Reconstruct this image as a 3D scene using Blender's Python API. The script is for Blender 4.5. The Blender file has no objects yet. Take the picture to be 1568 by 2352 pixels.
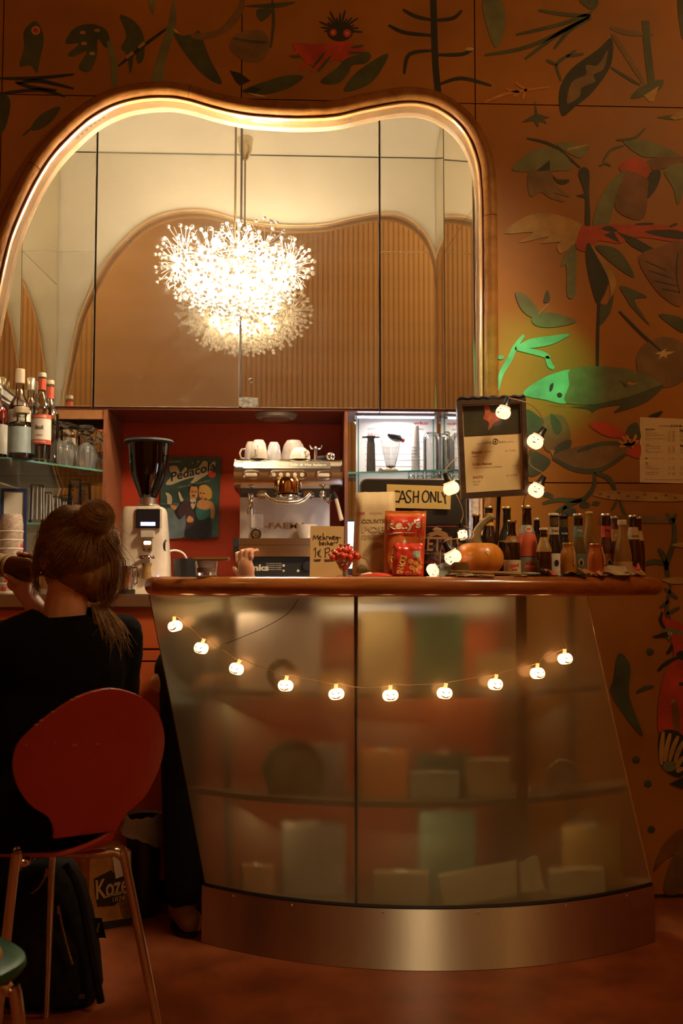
import bpy, bmesh, math, random
from mathutils import Vector, Matrix, noise
from mathutils.geometry import delaunay_2d_cdt
random.seed(7)
sc = bpy.context.scene
COL = sc.collection
PI = math.pi
R = math.radians

# ------------------------------------------------------------------ camera
F_PX, CX, CY, EYE = 2287.0, 784.0, 1176.0, 1.1
YAW, PIT = math.atan(97 / F_PX), math.atan(150 / F_PX)
FW = Vector((math.sin(YAW) * math.cos(PIT), math.cos(YAW) * math.cos(PIT), math.sin(PIT)))
RT = Vector((math.cos(YAW), -math.sin(YAW), 0))
UP = RT.cross(FW)
cam_d = bpy.data.cameras.new('camera')
cam = bpy.data.objects.new('camera', cam_d)
COL.objects.link(cam)
cam_d.sensor_fit = 'VERTICAL'
cam_d.sensor_height = 36
cam_d.lens = F_PX / 2352 * 36
cam_d.clip_start = 0.05
mw = Matrix((RT, UP, -FW)).transposed().to_4x4()
mw.translation = (0, 0, EYE)
cam.matrix_world = mw
cam_d.dof.use_dof = True
cam_d.dof.focus_distance = 3.1
cam_d.dof.aperture_fstop = 4.0
sc.camera = cam

# ------------------------------------------------------------------ view, world, lamps
sc.view_settings.view_transform = 'Standard'
sc.view_settings.look = 'None'
sc.view_settings.exposure = 0.0
sc.view_settings.gamma = 1.0
sc.view_settings.use_curve_mapping = False
w = bpy.data.worlds.new('world')
sc.world = w
w.use_nodes = True
w.node_tree.nodes['Background'].inputs[0].default_value = (1.0, 0.6, 0.3, 1)
w.node_tree.nodes['Background'].inputs[1].default_value = 0.002


def lamp(name, kind, loc, energy, color, size=0.1, aim=None, **kw):
    d = bpy.data.lights.new(name, kind)
    d.energy = energy
    d.color = color
    if kind == 'AREA':
        d.shape = 'DISK'
        d.size = size
    else:
        d.shadow_soft_size = size
    for k, v in kw.items():
        setattr(d, k, v)
    o = bpy.data.objects.new(name, d)
    COL.objects.link(o)
    o.location = loc
    if aim is not None:
        o.rotation_euler = (Vector(aim) - Vector(loc)).to_track_quat('-Z', 'Y').to_euler()
    return o


AMBER = (1.0, 0.58, 0.20)
CEILING_LAMPS = [  # warm downlights and hanging lamps of the room, (place, watts, size)
    ((2.2, 1.3, 3.6), 58, 0.2), ((-2.7, 0.6, 3.6), 11, 0.2),
]
for loc, en, s in CEILING_LAMPS:
    lamp('room_lamp', 'POINT', loc, en, AMBER, s)
for x_ in (2.4, -2.8):     # unseen fills added to brighten the slatted wall that the mirrors show
    lamp('slat_wall_fill', 'SPOT', (x_, -0.6, 5.3), 190, (1.0, 0.62, 0.26), 0.15, aim=(x_ * 0.35, -2.6, 3.3), spot_size=R(100), spot_blend=0.6)
lamp('green_spot', 'SPOT', (-0.9, -0.6, 3.0), 480, (0.03, 1.0, 0.26), 0.01, aim=(0.82, 3.45, 1.82),
     spot_size=R(6.5), spot_blend=1.0)
lamp('floor_spot', 'SPOT', (0.25, -0.4, 1.5), 70, (1.0, 0.74, 0.42), 0.06, aim=(0.35, 2.75, 0.0), spot_size=R(22), spot_blend=0.8)
lamp('bar_spot', 'SPOT', (1.3, 2.0, 3.2), 250, (1.0, 0.76, 0.47), 0.22, aim=(-0.25, 3.55, 1.25), spot_size=R(46), spot_blend=0.6)

# ------------------------------------------------------------------ pixel -> point


def ray(px, py):
    return RT * ((px - CX) / F_PX) - UP * ((py - CY) / F_PX) + FW


def at(px, py, Y):
    d = ray(px, py)
    t = Y / d.y
    return Vector((d.x * t, Y, EYE + d.z * t))


def atz(px, py, z):
    d = ray(px, py)
    t = (z - EYE) / d.z
    return Vector((d.x * t, d.y * t, z))


def project(p):
    q = Vector(p) - Vector((0, 0, EYE))
    k = q.dot(FW)
    return (CX + F_PX * q.dot(RT) / k, CY - F_PX * q.dot(UP) / k)


# ------------------------------------------------------------------ materials
MATS = {}


def srgb(r, g, b):
    return tuple(((c / 255) / 12.92 if c / 255 <= 0.04045 else ((c / 255 + 0.055) / 1.055) ** 2.4) for c in (r, g, b)) + (1,)


def new_mat(name):
    m = bpy.data.materials.new(name)
    m.use_nodes = True
    nt = m.node_tree
    return m, nt, nt.nodes['Principled BSDF']


def noise_node(nt, scale, detail=4, stretch=None, rough=0.55):
    tc = nt.nodes.new('ShaderNodeTexCoord')
    n = nt.nodes.new('ShaderNodeTexNoise')
    n.inputs['Scale'].default_value = scale
    n.inputs['Detail'].default_value = detail
    n.inputs['Roughness'].default_value = rough
    if stretch:
        mp = nt.nodes.new('ShaderNodeMapping')
        mp.inputs['Scale'].default_value = stretch
        nt.links.new(tc.outputs['Object'], mp.inputs[0])
        nt.links.new(mp.outputs[0], n.inputs['Vector'])
    else:
        nt.links.new(tc.outputs['Object'], n.inputs['Vector'])
    return n


def pm(name, col, rough=0.5, metal=0.0, var=0.12, scale=30, stretch=None, bump=0.0, coat=0.0, emit=0.0, ecol=None,
       trans=0.0, ior=1.45, spec=0.5, sheen=0.0, col2=None, rvar=0.0, sub=0.0):
    """procedural principled material: base colour broken up by noise"""
    if name in MATS:
        return MATS[name]
    m, nt, b = new_mat(name)
    c = tuple(col) if len(col) == 4 else tuple(col) + (1,)
    n = noise_node(nt, scale, stretch=stretch)
    ramp = nt.nodes.new('ShaderNodeValToRGB')
    ramp.color_ramp.elements[0].position = 0.3
    ramp.color_ramp.elements[1].position = 0.7
    if col2 is not None:
        c2 = tuple(col2) if len(col2) == 4 else tuple(col2) + (1,)
        ramp.color_ramp.elements[0].color = c2
        ramp.color_ramp.elements[1].color = c
    else:
        ramp.color_ramp.elements[0].color = tuple(x * (1 - var) for x in c[:3]) + (1,)
        ramp.color_ramp.elements[1].color = tuple(min(1, x * (1 + var)) for x in c[:3]) + (1,)
    nt.links.new(n.outputs['Fac'], ramp.inputs[0])
    nt.links.new(ramp.outputs[0], b.inputs['Base Color'])
    b.inputs['Roughness'].default_value = rough
    b.inputs['Metallic'].default_value = metal
    b.inputs['IOR'].default_value = ior
    b.inputs['Specular IOR Level'].default_value = spec
    b.inputs['Transmission Weight'].default_value = trans
    b.inputs['Coat Weight'].default_value = coat
    b.inputs['Coat Roughness'].default_value = 0.08
    if sheen:
        b.inputs['Sheen Weight'].default_value = sheen
    if sub:
        b.inputs['Subsurface Weight'].default_value = sub
        b.inputs['Subsurface Radius'].default_value = (0.012, 0.005, 0.003)
        b.inputs['Subsurface Scale'].default_value = 1.0
    if emit:
        b.inputs['Emission Color'].default_value = (tuple(ecol) + (1,))[:4] if ecol else c
        b.inputs['Emission Strength'].default_value = emit
    if rvar:
        mr = nt.nodes.new('ShaderNodeMapRange')
        mr.inputs[3].default_value = max(0.02, rough - rvar)
        mr.inputs[4].default_value = min(1, rough + rvar)
        nt.links.new(n.outputs['Fac'], mr.inputs[0])
        nt.links.new(mr.outputs[0], b.inputs['Roughness'])
    if bump:
        bn = nt.nodes.new('ShaderNodeBump')
        bn.inputs['Strength'].default_value = bump
        bn.inputs['Distance'].default_value = 0.002
        nt.links.new(n.outputs['Fac'], bn.inputs['Height'])
        nt.links.new(bn.outputs[0], b.inputs['Normal'])
    MATS[name] = m
    return m


def thin_glass(name, tint=(0.93, 0.96, 0.94), rough=0.02, refl=1.0, extra=0.03):
    if name in MATS:
        return MATS[name]
    m, nt, b = new_mat(name)
    nt.nodes.remove(b)
    out = nt.nodes['Material Output']
    tr = nt.nodes.new('ShaderNodeBsdfTransparent')
    gl = nt.nodes.new('ShaderNodeBsdfGlossy')
    n = noise_node(nt, 12)
    rp = nt.nodes.new('ShaderNodeValToRGB')
    rp.color_ramp.elements[0].color = tuple(x * 0.96 for x in tint) + (1,)
    rp.color_ramp.elements[1].color = tuple(tint) + (1,)
    nt.links.new(n.outputs['Fac'], rp.inputs[0])
    nt.links.new(rp.outputs[0], tr.inputs[0])
    gl.inputs['Roughness'].default_value = rough
    fr = nt.nodes.new('ShaderNodeFresnel')
    fr.inputs[0].default_value = 1.5
    ma = nt.nodes.new('ShaderNodeMath')
    ma.operation = 'MULTIPLY_ADD'
    ma.inputs[1].default_value = refl
    ma.inputs[2].default_value = extra
    ma.use_clamp = True
    nt.links.new(fr.outputs[0], ma.inputs[0])
    mx = nt.nodes.new('ShaderNodeMixShader')
    nt.links.new(ma.outputs[0], mx.inputs[0])
    nt.links.new(tr.outputs[0], mx.inputs[1])
    nt.links.new(gl.outputs[0], mx.inputs[2])
    nt.links.new(mx.outputs[0], out.inputs[0])
    MATS[name] = m
    return m


def mirror_mat(name, rough, dirt, tint=(0.93, 0.88, 0.78)):
    m, nt, b = new_mat(name)
    nt.nodes.remove(b)
    out = nt.nodes['Material Output']
    gl = nt.nodes.new('ShaderNodeBsdfGlossy')
    gl.inputs['Color'].default_value = tint + (1,)
    gl.inputs['Roughness'].default_value = rough
    df = nt.nodes.new('ShaderNodeBsdfDiffuse')
    df.inputs['Color'].default_value = (0.75, 0.7, 0.6, 1)
    n1 = noise_node(nt, 3.2, 5)
    n2 = noise_node(nt, 26, 6, stretch=(1, 1, 2.2))
    mul = nt.nodes.new('ShaderNodeMath')
    mul.operation = 'MULTIPLY'
    nt.links.new(n1.outputs['Fac'], mul.inputs[0])
    nt.links.new(n2.outputs['Fac'], mul.inputs[1])
    mr = nt.nodes.new('ShaderNodeMapRange')
    mr.inputs[1].default_value = 0.18
    mr.inputs[2].default_value = 0.5
    mr.inputs[3].default_value = dirt * 0.25
    mr.inputs[4].default_value = dirt
    nt.links.new(mul.outputs[0], mr.inputs[0])
    mx = nt.nodes.new('ShaderNodeMixShader')
    nt.links.new(mr.outputs[0], mx.inputs[0])
    nt.links.new(gl.outputs[0], mx.inputs[1])
    nt.links.new(df.outputs[0], mx.inputs[2])
    nt.links.new(mx.outputs[0], out.inputs[0])
    return m


def wood_mat(name, c1, c2, rough=0.28, stretch=(1.2, 14, 14), scale=3.0, coat=0.5):
    if name in MATS:
        return MATS[name]
    m, nt, b = new_mat(name)
    n = noise_node(nt, scale, 6, stretch=stretch, rough=0.6)
    rp = nt.nodes.new('ShaderNodeValToRGB')
    rp.color_ramp.elements[0].position = 0.32
    rp.color_ramp.elements[1].position = 0.68
    rp.color_ramp.elements[0].color = tuple(c1) + (1,)
    rp.color_ramp.elements[1].color = tuple(c2) + (1,)
    nt.links.new(n.outputs['Fac'], rp.inputs[0])
    nt.links.new(rp.outputs[0], b.inputs['Base Color'])
    b.inputs['Roughness'].default_value = rough
    b.inputs['Coat Weight'].default_value = coat
    b.inputs['Coat Roughness'].default_value = 0.12
    MATS[name] = m
    return m


def bulb_mat(name, col, strength):
    if name in MATS:
        return MATS[name]
    m, nt, b = new_mat(name)
    b.inputs['Base Color'].default_value = tuple(col) + (1,)
    n = noise_node(nt, 40)
    mr = nt.nodes.new('ShaderNodeMapRange')
    mr.inputs[3].default_value = strength * 0.85
    mr.inputs[4].default_value = strength * 1.15
    nt.links.new(n.outputs['Fac'], mr.inputs[0])
    b.inputs['Emission Color'].default_value = tuple(col) + (1,)
    nt.links.new(mr.outputs[0], b.inputs['Emission Strength'])
    MATS[name] = m
    return m


# ------------------------------------------------------------------ mesh helpers
class MB:
    def __init__(s):
        s.v, s.f = [], []

    def add(s, vs, fs):
        o = len(s.v)
        s.v += [Vector(v) for v in vs]
        s.f += [tuple(i + o for i in f) for f in fs]
        return s

    def box(s, c, d, rz=0.0, mat=None, bev=0.0):
        x, y, z = d[0] / 2, d[1] / 2, d[2] / 2
        if bev:
            b = min(bev, x, y, z)
            bm = bmesh.new()
            bmesh.ops.create_cube(bm, size=1)
            bmesh.ops.scale(bm, vec=(d[0], d[1], d[2]), verts=bm.verts)
            bmesh.ops.bevel(bm, geom=bm.edges[:], offset=b, segments=2, affect='EDGES')
            vs = [v.co.copy() for v in bm.verts]
            bm.verts.index_update()
            fs = [tuple(v.index for v in f.verts) for f in bm.faces]
            bm.free()
        else:
            vs = [Vector((i * x, j * y, k * z)) for i in (-1, 1) for j in (-1, 1) for k in (-1, 1)]
            fs = [(0, 1, 3, 2), (4, 6, 7, 5), (0, 4, 5, 1), (2, 3, 7, 6), (0, 2, 6, 4), (1, 5, 7, 3)]
        M = mat if mat is not None else Matrix.Rotation(rz, 4, 'Z')
        return s.add([M @ v + Vector(c) for v in vs], fs)

    def lo(s, x0, x1, y0, y1, z0, z1, bev=0.0):
        return s.box(((x0 + x1) / 2, (y0 + y1) / 2, (z0 + z1) / 2), (abs(x1 - x0), abs(y1 - y0), abs(z1 - z0)), bev=bev)

    def tube(s, pts, r, n=8, cap=True, closed=False):
        pts = [Vector(p) for p in pts]
        m = len(pts)
        rs = r if isinstance(r, (list, tuple)) else [r] * m
        rings = []
        up = None
        for i, p in enumerate(pts):
            if closed:
                t = pts[(i + 1) % m] - pts[i - 1]
            else:
                t = pts[min(i + 1, m - 1)] - pts[max(i - 1, 0)]
            t = t.normalized() if t.length > 1e-9 else Vector((0, 0, 1))
            if up is None:
                up = Vector((0, 0, 1)) if abs(t.z) < 0.9 else Vector((1, 0, 0))
            a = t.cross(up)
            if a.length < 1e-6:
                a = t.orthogonal()
            a.normalize()
            b = a.cross(t).normalized()
            up = b
            rings.append([p + (a * math.cos(2 * PI * k / n) + b * math.sin(2 * PI * k / n)) * rs[i] for k in range(n)])
        vs = [v for rg in rings for v in rg]
        fs = []
        for i in range(m if closed else m - 1):
            j = (i + 1) % m
            for k in range(n):
                fs.append((i * n + k, i * n + (k + 1) % n, j * n + (k + 1) % n, j * n + k))
        if cap and not closed:
            fs.append(tuple(range(n))[::-1])
            fs.append(tuple((m - 1) * n + k for k in range(n)))
        return s.add(vs, fs)

    def lathe(s, prof, n=20, c=(0, 0, 0), M=None):
        vs, fs, rings = [], [], []
        for r, z in prof:
            if r <= 1e-6:
                rings.append([len(vs)])
                vs.append(Vector((0, 0, z)))
            else:
                rings.append(list(range(len(vs), len(vs) + n)))
                vs += [Vector((r * math.cos(2 * PI * k / n), r * math.sin(2 * PI * k / n), z)) for k in range(n)]
        for a, b in zip(rings, rings[1:]):
            for k in range(n):
                k2 = (k + 1) % n
                if len(a) == 1 and len(b) == 1:
                    continue
                if len(a) == 1:
                    fs.append((a[0], b[k2], b[k]))
                elif len(b) == 1:
                    fs.append((a[k], a[k2], b[0]))
                else:
                    fs.append((a[k], a[k2], b[k2], b[k]))
        c = Vector(c)
        vs = [(M @ v if M is not None else v) + c for v in vs]
        return s.add(vs, fs)

    def ball(s, c, r, n=10, m=None, M=None):
        m = m or max(4, n // 2 + 1)
        if not isinstance(r, (tuple, list, Vector)):
            r = (r, r, r)
        prof = [(math.sin(PI * i / m), -math.cos(PI * i / m)) for i in range(m + 1)]
        prof[0] = (0, -1)
        prof[-1] = (0, 1)
        S = Matrix.Diagonal((r[0], r[1], r[2], 1))
        return s.lathe(prof, n, c, (M @ S) if M is not None else S)

    def grid(s, fn, nu, nv):
        vs = [fn(i / nu, j / nv) for j in range(nv + 1) for i in range(nu + 1)]
        fs = []
        for j in range(nv):
            for i in range(nu):
                a = j * (nu + 1) + i
                fs.append((a, a + 1, a + nu + 2, a + nu + 1))
        return s.add(vs, fs)

    def prism(s, pts, fn, d0, d1):
        """flat outline pts [(a,b)]; fn(a,b,d)->point; solid between depth d0 and d1"""
        n = len(pts)
        vs = [fn(a, b, d0) for a, b in pts] + [fn(a, b, d1) for a, b in pts]
        fs = [tuple(range(n))[::-1], tuple(range(n, 2 * n))]
        fs += [(i, (i + 1) % n, n + (i + 1) % n, n + i) for i in range(n)]
        return s.add(vs, fs)

    def capsule(s, p, r1, q, r2, n=12, sq=1.0, ax=None):
        p, q = Vector(p), Vector(q)
        L = (q - p).length
        prof = [(0, -r1)]
        prof += [(r1 * math.sin(a), -r1 * math.cos(a)) for a in (0.5, 1.05)]
        prof += [(r1, 0), (r2, L)]
        prof += [(r2 * math.cos(a), L + r2 * math.sin(a)) for a in (0.5, 1.05)] + [(0, L + r2)]
        t = (q - p).normalized()
        if ax is None:
            M = t.to_track_quat('Z', 'Y').to_matrix().to_4x4()
        else:
            x = (Vector(ax) - t * t.dot(Vector(ax))).normalized()
            y = t.cross(x)
            M = Matrix((x, y, t)).transposed().to_4x4()
        M = M @ Matrix.Diagonal((1, sq, 1, 1))
        return s.lathe(prof, n, p, M)

    def xf(s, M):
        s.v = [M @ v for v in s.v]
        return s

    def mesh(s, name):
        me = bpy.data.meshes.new(name)
        me.from_pydata([tuple(v) for v in s.v], [], s.f)
        me.update()
        bm = bmesh.new()
        bm.from_mesh(me)
        bmesh.ops.recalc_face_normals(bm, faces=bm.faces)
        bm.to_mesh(me)
        bm.free()
        return me

    def build(s, name, mat, parent=None, smooth=True, base=None):
        if base is not None:
            b = Vector(base)
            s.v = [v - b for v in s.v]
        me = s.mesh(name)
        return link(name, me, mat, parent, smooth)


def link(name, me, mat, parent=None, smooth=True):
    if mat is not None:
        me.materials.clear()
        me.materials.append(mat)
    if smooth:
        me.polygons.foreach_set('use_smooth', [True] * len(me.polygons))
        try:
            me.set_sharp_from_angle(angle=R(38))
        except Exception:
            pass
    o = bpy.data.objects.new(name, me)
    COL.objects.link(o)
    if parent is not None:
        o.parent = parent
    return o


def share(o, parent, M=None):
    """copy of a part (mesh data shared) under another parent"""
    c = o.copy()
    COL.objects.link(c)
    c.parent = parent
    if M is not None:
        c.matrix_local = M
    return c


def tag(o, label, cat, group=None):
    o['label'] = label
    o['category'] = cat
    if group:
        o['group'] = group
    return o


def thing(name, label, cat, loc=(0, 0, 0), rz=0.0, group=None):
    o = bpy.data.objects.new(name, None)
    o.empty_display_size = 0.05
    COL.objects.link(o)
    o.location = loc
    o.rotation_euler = (0, 0, rz)
    return tag(o, label, cat, group)


def struct(o):
    o['kind'] = 'structure'
    return o


def dup(root, loc, rz=0.0, label=None):
    r = root.copy()
    COL.objects.link(r)
    r.location = loc
    r.rotation_euler = (0, 0, rz)
    if label:
        r['label'] = label
    for ch in root.children:
        c = ch.copy()
        COL.objects.link(c)
        c.parent = r
        for g in ch.children:
            d = g.copy()
            COL.objects.link(d)
            d.parent = c
    return r


def evaluated(o):
    dg = bpy.context.evaluated_depsgraph_get()
    me = bpy.data.meshes.new_from_object(o.evaluated_get(dg))
    return me


def remeshed(mb, voxel, smooth=4, name='body'):
    """union of the pieces in mb as ONE continuous skin"""
    me = mb.mesh(name)
    o = bpy.data.objects.new(name, me)
    COL.objects.link(o)
    md = o.modifiers.new('r', 'REMESH')
    md.mode = 'VOXEL'
    md.voxel_size = voxel
    ms = o.modifiers.new('s', 'SMOOTH')
    ms.factor = 0.5
    ms.iterations = smooth
    bpy.context.view_layer.update()
    out = evaluated(o)
    bpy.data.objects.remove(o)
    return out


_TXT = {}


def text2d(s, size=1.0, bold=0.0, shear=0.0, spacing=1.0):
    """filled outline of a word, centred on its own middle: (verts2d, faces, width)"""
    key = (s, bold, shear, spacing)
    if key not in _TXT:
        cu = bpy.data.curves.new('txt', 'FONT')
        cu.body = s
        cu.size = 1
        cu.offset = bold
        cu.shear = shear
        cu.space_character = spacing
        cu.resolution_u = 3
        o = bpy.data.objects.new('txt', cu)
        COL.objects.link(o)
        bpy.context.view_layer.update()
        me = evaluated(o)
        bpy.data.objects.remove(o)
        vs = [(v.co.x, v.co.y) for v in me.vertices]
        fs = [tuple(p.vertices) for p in me.polygons]
        x0, x1 = min(v[0] for v in vs), max(v[0] for v in vs)
        y0, y1 = min(v[1] for v in vs), max(v[1] for v in vs)
        vs = [(v[0] - (x0 + x1) / 2, v[1] - (y0 + y1) / 2) for v in vs]
        _TXT[key] = (vs, fs, x1 - x0, y1 - y0)
        bpy.data.meshes.remove(me)
    vs, fs, wd, ht = _TXT[key]
    return [(x * size, y * size) for x, y in vs], fs, wd * size, ht * size


def words(mb, s, width, fn, cx=0.0, cz=0.0, height=None, rot=0.0, bold=0.0, shear=0.0, spacing=1.0):
    """add a word of the given width, mapped by fn(a,b)->point"""
    vs, fs, wd, ht = text2d(s, 1.0, bold, shear, spacing)
    k = width / wd
    kz = height / ht if height else k
    c, sn = math.cos(rot), math.sin(rot)
    pts = []
    for x, z in vs:
        x, z = x * k, z * kz
        pts.append(fn(cx + x * c - z * sn, cz + x * sn + z * c))
    return mb.add(pts, fs)


def strokes(mb, lines, r, fn):
    """felt-pen strokes: flat ribbons along 2D polylines"""
    for ln in lines:
        pts = [Vector((a, b)) for a, b in ln]
        L, Rr = [], []
        for i, p in enumerate(pts):
            t = pts[min(i + 1, len(pts) - 1)] - pts[max(i - 1, 0)]
            t = t.normalized() if t.length else Vector((1, 0))
            nrm = Vector((-t.y, t.x)) * r
            L.append(p + nrm)
            Rr.append(p - nrm)
        n = len(pts)
        mb.add([fn(*q) for q in L] + [fn(*q) for q in Rr], [(i, i + 1, n + i + 1, n + i) for i in range(n - 1)])
    return mb


def flat_fill(q):
    """triangles filling a plane outline, crossing or notched ones too"""
    n = len(q)
    v, e, f, *_ = delaunay_2d_cdt([Vector(p) for p in q], [(i, (i + 1) % n) for i in range(n)], [], 2, 1e-6)
    return v, [t for t in f]


def spline(pts, closed=True, k=5):
    """Catmull-Rom through 2D points"""
    n = len(pts)
    out = []
    rng = range(n) if closed else range(n - 1)
    for i in rng:
        if closed:
            p0, p1, p2, p3 = pts[i - 1], pts[i], pts[(i + 1) % n], pts[(i + 2) % n]
        else:
            p0, p1, p2, p3 = pts[max(i - 1, 0)], pts[i], pts[i + 1], pts[min(i + 2, n - 1)]
        for j in range(k):
            t = j / k
            out.append(tuple(0.5 * ((2 * p1[a]) + (-p0[a] + p2[a]) * t + (2 * p0[a] - 5 * p1[a] + 4 * p2[a] - p3[a]) * t * t
                                    + (-p0[a] + 3 * p1[a] - 3 * p2[a] + p3[a]) * t ** 3) for a in range(len(p1))))
    if not closed:
        out.append(tuple(pts[-1]))
    return out

# ================================================================== SETTING
WY = 3.45                      # front face of the painted wall
MY = 4.02                      # plane of the mirrored cabinet doors
M_WALL = pm('painted_wall', (0.37, 0.145, 0.012), 0.55, var=0.22, scale=2.2, bump=0.08, rvar=0.08)
M_JOINT = pm('dark_joint', (0.02, 0.010, 0.005), 0.8)
M_CREAM = pm('cream_plaster', (0.60, 0.57, 0.50), 0.7, var=0.03, scale=1.5)
M_RIB = pm('brown_slat', (0.42, 0.25, 0.085), 0.55, var=0.1, scale=4)
M_FLOOR = pm('red_floor', (0.30, 0.085, 0.03), 0.34, var=0.3, scale=7, coat=0.25, bump=0.03, rvar=0.1)
M_DARKWALL = pm('dark_red_wall', (0.30, 0.07, 0.03), 0.6)
M_ROOMCEIL = pm('room_ceiling', (0.20, 0.10, 0.05), 0.8)

struct(MB().lo(-3.1, 3.1, -2.7, 4.5, -0.08, 0).build('floor', M_FLOOR, smooth=False))
struct(MB().lo(-3.1, 3.1, -2.7, 3.55, 5.6, 5.68).build('ceiling', M_ROOMCEIL, smooth=False))
struct(MB().lo(-3.1, -3.0, -2.7, 3.55, 0, 5.6).build('wall_left', M_DARKWALL, smooth=False))
struct(MB().lo(3.0, 3.1, -2.7, 3.55, 0, 5.6).build('wall_right', M_DARKWALL, smooth=False))
wf = struct(MB().lo(-3.0, 3.0, -2.7, -2.62, 0, 5.6).build('wall_front', M_DARKWALL, smooth=False))
sl0 = None
for i in range(109):
    x = -2.97 + i * 0.055
    if sl0 is None:
        sl0 = MB().lo(-0.0262, 0.0262, -0.02, 0.0, 0.0, 5.58, bev=0.008).build('slat', M_RIB, wf)
        sl0.location = (x, -2.6, 0.01)
    else:
        share(sl0, wf, Matrix.Translation((x, -2.6, 0.01)))

# the free-form opening, traced on the wall plane
OP_PX = [(-175, 2064), (-175, 1700), (-163, 1300), (-122, 1150), (-70, 1000), (-33, 860), (-14, 760), (0, 689), (19, 597), (38, 532), (77, 444), (115, 379), (153, 333), (210, 281),
         (268, 249), (325, 235), (383, 232), (432, 239), (498, 258), (555, 270), (600, 275), (680, 279), (768, 275), (845, 258),
         (921, 245), (972, 247), (1013, 263), (1049, 291), (1074, 327), (1092, 378), (1098, 434), (1100, 500), (1101, 700),
         (1101, 1000), (1101, 1300), (1101, 1700), (1101, 2064)]
OPEN = [(lambda p: (p.x, p.z))(at(px, py, WY)) for px, py in OP_PX]
OPEN = [(x, max(z, 0.0)) for x, z in OPEN]
OPEN_S = spline(OPEN, closed=False, k=6)
cut_outline = [(OPEN_S[0][0], -0.3)] + OPEN_S + [(OPEN_S[-1][0], -0.3)]
cutter = MB().prism(cut_outline, lambda a, b, d: Vector((a, d, b)), 3.2, 3.8).build('cutter', None, smooth=False)


def cut(o):
    md = o.modifiers.new('b', 'BOOLEAN')
    md.operation = 'DIFFERENCE'
    md.solver = 'EXACT'
    md.object = cutter
    bpy.context.view_layer.update()
    me = evaluated(o)
    o.modifiers.clear()
    o.data = me
    return o


wb = struct(MB().lo(-3.0, 3.0, 3.462, 3.50, 0, 5.6).build('wall_back', M_JOINT, smooth=False))
cut(wb)
lin = MB().lo(-1.5, 0.9, 3.502, 3.53, 0, 3.05).build('inner_lining', M_CREAM, wb, smooth=False)
cut(lin)
xs_ = [at(7, 100, WY).x, at(555, 100, WY).x, at(1090, 100, WY).x]
xs = [-3.0, -1.83, xs_[0], xs_[1], xs_[2], xs_[2] + 0.82, xs_[2] + 1.64, 3.0]
zs = [at(1540, 2055, WY).z, at(1300, 1109, WY).z, at(1090, 238, WY).z, at(1090, 238, WY).z + 1.35, 5.6]
PANELS = []
for i in range(len(xs) - 1):
    for j in range(len(zs) - 1):
        if j >= 2 and i < 7 or True:
            x0, x1, z0, z1 = xs[i] + 0.002, xs[i + 1] - 0.002, zs[j] + 0.002, zs[j + 1] - 0.002
            o = MB().lo(x0, x1, WY, WY + 0.011, z0, z1).build('wall_panel', M_WALL, wb, smooth=False)
            if x0 < 0.63 and x1 > -1.4 and z0 < 2.85:
                cut(o)
            if len(o.data.polygons):
                PANELS.append((x0, x1, z0, z1, o))
            else:
                bpy.data.objects.remove(o)
bpy.data.objects.remove(cutter)
struct(MB().lo(0.70, 3.0, 3.452, 3.462, 0.0, zs[0]).build('baseboard_back', pm('baseboard', (0.05, 0.015, 0.008), 0.6), smooth=False))

# ------------------------------------------------------------------ wooden frame of the opening (in jointed segments)
M_FRAME = wood_mat('frame_wood', (0.20, 0.078, 0.014), (0.33, 0.14, 0.030), 0.5, stretch=(5, 5, 5), scale=3.5, coat=0.0)
M_FRAME.node_tree.nodes['Principled BSDF'].inputs['Specular IOR Level'].default_value = 0.12
M_LIP = wood_mat('lip_wood', (0.62, 0.36, 0.15), (0.70, 0.42, 0.19), 0.25, stretch=(4, 4, 4))
fr = struct(bpy.data.objects.new('trim_opening', None))
COL.objects.link(fr)


def sweep2(path, prof, name, mat, parent):
    n, m = len(path), len(prof)
    vs, fs = [], []
    for i, p in enumerate(path):
        a, b = path[max(i - 1, 0)], path[min(i + 1, n - 1)]
        t = Vector((b[0] - a[0], b[1] - a[1])).normalized()
        nn = Vector((-t.y, t.x))
        vs += [Vector((p[0] + nn.x * q[0], q[1], p[1] + nn.y * q[0])) for q in prof]
    for i in range(n - 1):
        for k in range(m):
            k2 = (k + 1) % m
            fs.append((i * m + k, i * m + k2, (i + 1) * m + k2, (i + 1) * m + k))
    fs.append(tuple(range(m)))
    fs.append(tuple((n - 1) * m + k for k in range(m))[::-1])
    return MB().add(vs, fs).build(name, mat, parent)


bull = [(0.011, WY - 0.001)] + [(0.037 - 0.026 * math.cos(PI * k / 10), WY - 0.004 - 0.036 * math.sin(PI * k / 10) ** 0.8) for k in range(11)] + [(0.063, WY - 0.001)]
lip = [(0.0, 3.535), (0.0, WY - 0.012), (0.003, WY - 0.016), (0.0075, WY - 0.016), (0.0085, WY - 0.006), (0.0085, 3.451), (0.004, 3.46), (0.004, 3.535)]
cuts_px = [(100, 399), (432, 239), (1100, 495)]
idx = [0]
for px, py in cuts_px:
    q = at(px, py, WY)
    idx.append(min(range(len(OPEN_S)), key=lambda i: (OPEN_S[i][0] - q.x) ** 2 + (OPEN_S[i][1] - q.z) ** 2))
idx.append(len(OPEN_S) - 1)
for a, b in zip(idx, idx[1:]):
    seg = [tuple(p) for p in OPEN_S[a:b + 1]]
    # a hair of joint between the segments
    if a:
        seg[0] = tuple(seg[0][k] + (seg[1][k] - seg[0][k]) * 0.06 for k in (0, 1))
    sweep2(seg, bull, 'frame_segment', M_FRAME, fr)
sweep2(OPEN_S, lip, 'inner_lip', M_LIP, fr)

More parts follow.
